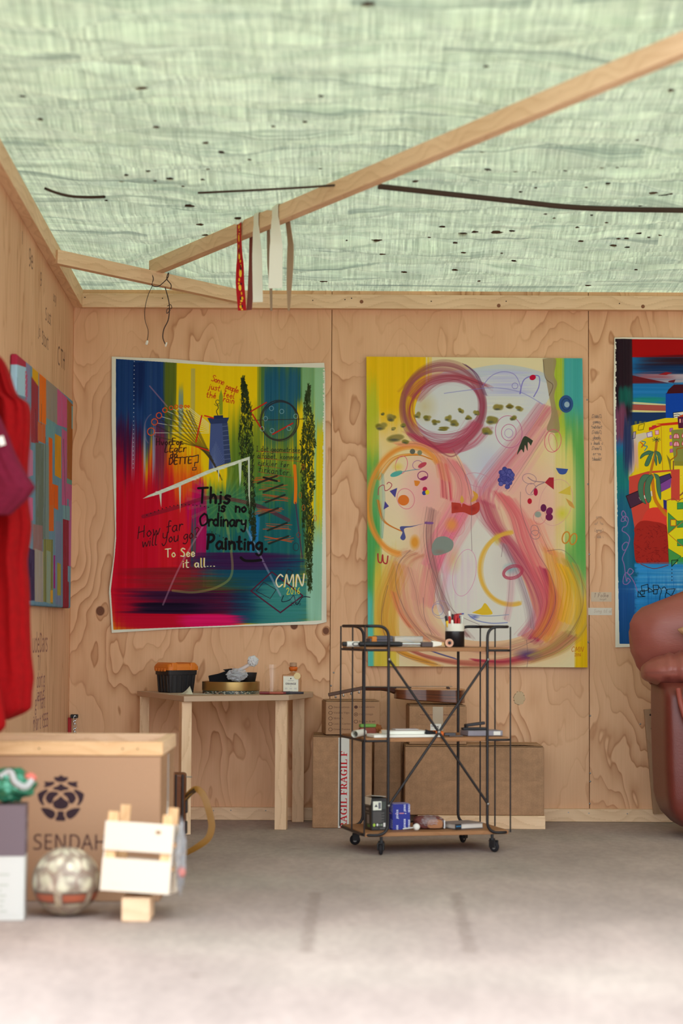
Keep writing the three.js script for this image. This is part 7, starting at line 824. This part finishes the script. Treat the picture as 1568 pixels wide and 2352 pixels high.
{ // gift box and foil bag
  const p = onY(52, 2116, 0), w = 0.13, d = 0.125, h = onZ(30, 1850, p.z).y, b = thing('gift_box', 'tall carton with white foot and dark grey sleeve', 'carton', [p.x - w / 2 - 0.004, 0, p.z - d / 2 - 0.005], 0.09), yk = onZ(30, 1967, p.z).y;
  obj('carton', rbox(w, yk + 0.03, d, 0.002, 1), std('#cfcdc6', 0.6), b, [0, (yk + 0.03) / 2 + 0.0005, 0]);
  const sh = new THREE.Shape([[-d / 2 - 0.0015, yk], [-d / 2 - 0.0015, h], [d / 2 + 0.0015, h], [d / 2 + 0.0015, yk + 0.055]].map((a) => new THREE.Vector2(...a))); const sleeve = new THREE.ExtrudeGeometry(sh, { depth: w + 0.003, bevelEnabled: false }).rotateY(Math.PI / 2); obj('sleeve', sleeve, std('#6a585e', 0.5), b, [-w / 2 - 0.0015, 0, 0]);
  const gt = canvasTex(128, 256, (c) => { c.fillStyle = '#5c4a52'; c.fillRect(0, 0, 128, 256); c.strokeStyle = '#c8c4c0'; c.lineWidth = 7; c.beginPath(); c.moveTo(30, 70); c.bezierCurveTo(50, 40, 60, 90, 100, 40); c.stroke(); c.beginPath(); c.ellipse(66, 150, 9, 42, 0.1, 0, 7); c.fillStyle = '#d8d4ce'; c.fill(); }); label(b, 'side_print', d * 0.8, 0.14, gt, [w / 2 + 0.002, h - 0.085, 0], Math.PI / 2, 0.5);
  const ft = canvasTex(128, 128, (c) => { c.fillStyle = '#cfcdc6'; c.fillRect(0, 0, 128, 128); c.fillStyle = '#b8baae'; for (let i = 0; i < 9; i++) c.fillRect(8, 14 + i * 13, 20 + 60 * Math.abs(Math.sin(i * 1.7)), 5); }); label(b, 'front_print', w * 0.8, 0.16, ft, [0, 0.1, d / 2 + 0.0006], 0, 0.55);
  const q = thing('foil_bag', 'shiny green foil bag on top of the gift box', 'bag', [b.position.x + 0.008, h + 0.001, b.position.z]); obj('foil', lump(0.085, 0.052, 0.06, 0.16, 1.5, 5, 16), phys('#1f7a5a', 0.22, { metalness: 0.35, clearcoat: 0.8, clearcoatRoughness: 0.15 }), q, [0, 0.058, 0]); obj('film', smoothTube([V(-0.02, 0.085, 0.045), V(0.01, 0.1, 0.04), V(0.03, 0.07, 0.056), V(0.06, 0.055, 0.05), V(0.078, 0.075, 0.03)], 0.011, 30, 9), phys('#e6dede', 0.2, { transmission: 0.5, thickness: 0 }), q); obj('red_scrap', lump(0.02, 0.016, 0.016, 0.25, 3, 2, 6), std('#e07868', 0.6), q, [0.068, 0.08, 0.01]);
}
// ---------------------------------------------------------------- clothes on the side wall
{
  const Z = 2.98; const hook = obj('coat_hook', [rod(V(0, 0, 0), V(0.09, 0.0, 0), 0.006, 10), rod(V(0.09, 0, 0), V(0.1, 0.035, 0), 0.006, 10), at(rbox(0.008, 0.06, 0.03, 0.002), 0.004, 0, 0)], M.steel, null, [WL + 0.0005, 1.9, Z]); tag(hook, 'steel coat hook on the plywood side wall', 'hook');
  const garment = (edge, zc, dz, fold, sd, xl) => { const rows = [], curve = new THREE.CatmullRomCurve3(edge.map(([px, py]) => { const p = onZ(px, py, zc); return V(p.x, p.y, 0); }), false, 'catmullrom', 0.3), N = 70; for (let j = 0; j <= N; j++) { const p = curve.getPoint(j / N), r = [], xL = xl, cx = (p.x + xL) / 2, hw = Math.max(0.015, (p.x - xL) / 2), taper = 0.35 + 0.65 * Math.pow(Math.sin(Math.PI * clamp(j / N * 0.9 + 0.08, 0, 1)), 0.5); for (let i = 0; i < 64; i++) { const a = i / 64 * Math.PI * 2, ca = Math.cos(a), sa = Math.sin(a), f = 1 + fold * (n3(ca * 2.6 + sd, sa * 2.6, j * 0.012) + 0.5 * n3(ca * 5 + sd, sa * 5, j * 0.03 + 3)); r.push(V(cx + Math.sign(ca) * Math.pow(Math.abs(ca), 0.7) * hw, p.y, zc - dz * 0.2 + sa * dz * taper * f)); } rows.push(r); } return loft(rows, true, true); };
  const t = thing('red_hoodie', 'bright red hoodie hanging on the side wall hook', 'hoodie', [0, 0, 0]), red = std('#a40208', 0.9, { map: clothTex });
  const rg = garment([[-40, 790], [0, 818], [16, 845], [30, 888], [40, 908], [62, 924], [68, 950], [67, 1000], [62, 1060], [60, 1120], [64, 1165], [70, 1205], [67, 1240], [60, 1288], [65, 1345], [67, 1420], [70, 1500], [76, 1556], [72, 1592], [70, 1626], [52, 1640], [18, 1654]], Z, 0.105, 0.36, 2, WL + 0.03); const uv = rg.attributes.uv; for (let i = 0; i < uv.count; i++) uv.setXY(i, uv.getX(i) * 3, uv.getY(i) * 6); obj('body', rg, red, t); obj('sleeve', garment([[-60, 1100], [-30, 1300], [-14, 1500], [4, 1600], [12, 1664], [0, 1682], [-20, 1690]], Z + 0.1, 0.05, 0.2, 8, WL + 0.04), red, t);
  const m = thing('maroon_sweater', 'faded maroon sweater draped over the red hoodie', 'sweater', [0, 0, 0]), mm = std('#7a1a34', 0.95, { map: clothTex }); const mg = garment([[-40, 900], [-8, 945], [14, 990], [34, 1040], [55, 1080], [76, 1112], [78, 1122], [62, 1146], [40, 1166], [22, 1182], [6, 1178], [-20, 1172]], Z + 0.2, 0.06, 0.15, 5, WL + 0.05), u2 = mg.attributes.uv; for (let i = 0; i < u2.count; i++) u2.setXY(i, u2.getX(i) * 2, u2.getY(i) * 2); obj('body', mg, mm, m); const lp = onZ(2, 1012, Z + 0.26); const pr = obj('printed_stripe', rbox(0.02, 0.03, 0.002, 0.0008), M.white, m, [lp.x, lp.y, Z + 0.25]); pr.rotation.z = 0.3;
}
// ---------------------------------------------------------------- ribbons over the pole
{
  const pd = poleB.clone().sub(poleA).setY(0).normalize(), pn = V(-pd.z, 0, pd.x), ang = Math.atan2(pd.z, pd.x); // along the pole, and out from it towards the open front
  if (pn.z < 0) pn.negate();
  const ribbon = (lab, pxTop, front, back, w, mat, matShaded) => { // pixels down near and far tails; the far colour is darkened as shade
    const q = onPole(pxTop), t = thing('ribbon', lab, 'ribbon', [0, 0, 0]), zf = q.z + pn.z * 0.032, zb = q.z - pn.z * 0.032;
    const pf = front.map(([a, b]) => onZ(a, b, zf)), pb = back.map(([a, b]) => onZ(a, b, zb)), top = q.y + 0.037;
    pf[0].copy(q).addScaledVector(pn, 0.0285).setY(q.y - 0.02); pb[0].copy(q).addScaledVector(pn, -0.0285).setY(q.y - 0.02);
    const A = new THREE.CatmullRomCurve3([q.clone().setY(top), q.clone().addScaledVector(pn, 0.024).setY(top), q.clone().addScaledVector(pn, 0.0285).setY(q.y + 0.026), ...pf], false, 'catmullrom', 0.15), B = new THREE.CatmullRomCurve3([q.clone().setY(top), q.clone().addScaledVector(pn, -0.024).setY(top), q.clone().addScaledVector(pn, -0.0285).setY(q.y + 0.026), ...pb], false, 'catmullrom', 0.15);
    const make = (path, ww, twist) => { const rows = []; for (let j = 0; j <= 70; j++) { const u = j / 70, p = path.getPoint(u), tg = path.getTangent(u), an = lerp(ang, twist, sstep(u, 0.45, 0.75)), sd = V(Math.cos(an), 0, Math.sin(an)).multiplyScalar(ww(u) / 2), n = V().crossVectors(tg, sd).normalize().multiplyScalar(0.001); rows.push([p.clone().add(sd).add(n), p.clone().sub(sd).add(n), p.clone().sub(sd).sub(n), p.clone().add(sd).sub(n)]); } return toCreasedNormals(loft(rows, true, true), 0.8); };
    obj('front_tail', make(A, w[0], 0.2), mat, t); obj('rear_tail', make(B, w[1], 0.5), matShaded, t);
  };
  const rt = canvasTex(64, 512, (c) => { c.fillStyle = '#b80f1c'; c.fillRect(0, 0, 64, 512); for (let i = 0; i < 26; i++) { const y = 10 + i * 19; c.fillStyle = i % 3 ? '#f0b81a' : '#f6cc3a'; c.beginPath(); c.arc(32 + 9 * Math.sin(i * 1.1), y, 8 + 3 * Math.sin(i * 2.3), 0, 7); c.fill(); } for (let i = 0; i < 9; i++) { c.fillStyle = '#241a2c'; c.fillRect(24 + 8 * Math.sin(i * 2), 26 + i * 54, 9, 14); } });
  // the pattern runs along the tail: uv.x goes round the section, so the print sits in the middle of each broad side
  const patt = std('#ffffff', 0.6, { map: rt });
  rt.wrapS = THREE.RepeatWrapping; rt.repeat.set(4, 1); rt.offset.set(0.0, 0);
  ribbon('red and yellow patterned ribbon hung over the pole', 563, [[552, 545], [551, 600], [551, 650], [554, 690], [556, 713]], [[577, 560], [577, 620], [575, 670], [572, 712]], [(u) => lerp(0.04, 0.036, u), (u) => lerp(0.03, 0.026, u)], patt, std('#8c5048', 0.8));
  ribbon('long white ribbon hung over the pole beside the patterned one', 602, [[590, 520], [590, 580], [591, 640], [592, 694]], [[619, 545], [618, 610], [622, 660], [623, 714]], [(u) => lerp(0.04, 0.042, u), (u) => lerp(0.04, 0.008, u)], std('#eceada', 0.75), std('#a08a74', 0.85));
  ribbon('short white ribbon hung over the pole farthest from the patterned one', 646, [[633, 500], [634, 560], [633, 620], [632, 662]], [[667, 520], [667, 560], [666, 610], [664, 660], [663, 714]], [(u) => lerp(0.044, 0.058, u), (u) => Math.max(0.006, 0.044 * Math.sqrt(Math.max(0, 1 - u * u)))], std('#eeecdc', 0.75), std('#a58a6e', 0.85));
}
{ // dark cord knotted round the brace, two ends with white plugs
  const z = onX(126, 590, WL + 0.04).z, zb = lerp(braceA.z, braceB.z, 0.6) + 0.1, k = (a, b, dz = 0) => onZ(a, b, zb + dz), t = thing('knotted_cord', 'dark thin cord with white plugs knotted round the corner brace', 'cord', [0, 0, 0]), cm = std('#4a3a36', 0.8);
  obj('loop', smoothTube([k(343, 618, 0.02), k(352, 640, 0.02), k(349, 655, 0.02), k(362, 658, 0.02), k(376, 648, 0.02), k(386, 636, 0.03), k(387, 626, 0.02), k(383, 640, 0.03), k(393, 655, 0.02), k(392, 664, 0.02)], 0.0022, 70, 6), cm, t);
  obj('strand', smoothTube([k(350, 656, 0.02), k(340, 678, 0.02), k(333, 708, 0.02), k(333, 735, 0.02), k(340, 760, 0.02), k(338, 784, 0.02)], 0.0016, 50, 6), cm, t); obj('strand', smoothTube([k(379, 660, 0.02), k(386, 685, 0.02), k(389, 705, 0.02), k(386, 735, 0.02), k(376, 757, 0.02), k(374, 776, 0.02), k(379, 790, 0.02)], 0.0026, 50, 6), cm, t); obj('tangle', smoothTube([k(384, 703, 0.02), k(392, 700, 0.025), k(394, 708, 0.02), k(384, 710, 0.025), k(383, 720, 0.02), k(391, 712, 0.02)], 0.0018, 40, 6), cm, t);
  const plug = (a, b, s) => { const p = k(a, b, 0.02), g = obj('plug', [at(lathe([[0, 0], [s, 0], [s * 1.15, 0.012], [s * 0.7, 0.02], [0, 0.021]], 14), 0, -0.008, 0)], M.white, t, p.toArray()); g.rotation.z = -0.3; }; plug(337, 788, 0.0055); plug(381, 792, 0.0035);
}
{ // chain on the corner with a red sleeve
  const z = 0.05, t = thing('chain', 'steel chain with black bracket and red strip in the plywood corner', 'chain', [0, 0, 0]); let up = true; for (let y = 1650; y < 1770; y += 9) { const p = onZ(171 + (up ? 1 : -1), y, z); const g = new THREE.TorusGeometry(0.0085, 0.0022, 7, 18).scale(0.75, 1.45, 1); const l = obj('link', g, M.chrome, t, p.toArray()); l.rotation.y = up ? 0.35 : 1.3; up = !up; }
  const a = onZ(160, 1648, 0.03), b = onZ(160, 1770, 0.03), p = onZ(171, 1645, 0.03); obj('red_strip', rbox(0.016, a.y - b.y, 0.012, 0.002, 1), std('#b01620', 0.5), t, [a.x, (a.y + b.y) / 2, 0.0262]); obj('bracket', rbox(0.034, 0.018, 0.03, 0.003, 1), M.black, t, [p.x, p.y, 0.0352]);
}
{ // notes and marks on the wall
  const nt = (lab, px0, px1, py0, py1, draw, paper) => { const a = onZ(px0, py0, 0.001), b = onZ(px1, py1, 0.001), tx = canvasTex(256, Math.max(32, Math.round(256 * (py1 - py0) / (px1 - px0))), (c, w, h) => { if (paper) { c.fillStyle = paper; c.fillRect(0, 0, w, h); } draw(c, w, h); }); const m = obj('wall_note', new THREE.BoxGeometry(b.x - a.x, a.y - b.y, 0.0005), std('#ffffff', 0.6, { map: tx, transparent: true }), null, [(a.x + b.x) / 2, (a.y + b.y) / 2, 0.0008]); tag(m, lab, 'writing'); };
  const ink = '#8a7468'; nt('handwritten tape strip reading Folke beside the tall canvas', 1357, 1404, 1360, 1382, (c) => { pen(c, '1 Folke', 36, 62, 52, ink, 5, { skew: 0.2 }); pen(c, 'noget', 110, 100, 30, '#a08c7c', 4); }, 'rgba(226,204,178,.75)'); nt('pale tape strip below the Folke note', 1350, 1405, 1396, 1413, (c) => { pen(c, 'Song til alt', 60, 50, 36, '#b8a694', 4, { skew: 0.2 }); }, 'rgba(232,222,206,.8)');
  nt('narrow column of faint handwriting beside the town painting', 1356, 1384, 950, 1066, (c) => { ['Det', 'gør', 'intet', 'Det', 'gad', 'kun og', 'Den', 'er', 'kant'].forEach((q, i) => pen(c, q, 20 + (i % 3) * 20, 90 + i * 112, 76, ink, 8, { skew: 0.2 })); }); nt('faint handwritten list on the plywood below the column of writing', 1362, 1388, 1180, 1245, (c) => { ['Bar', 'af', 'Lyng', 'i alt'].forEach((q, i) => pen(c, q, 24, 100 + i * 150, 70, '#b08f78', 7, { skew: 0.2 })); });
  const f = onZ(1192, 1604, 0.001); obj('filler_patch', lump(0.026, 0.03, 0.0008, 0.18, 2, 3, 6), std('#cdb08c', 0.8), wallBack, [f.x, f.y, 0.0008]);
}
renderer.render(scene, camera);
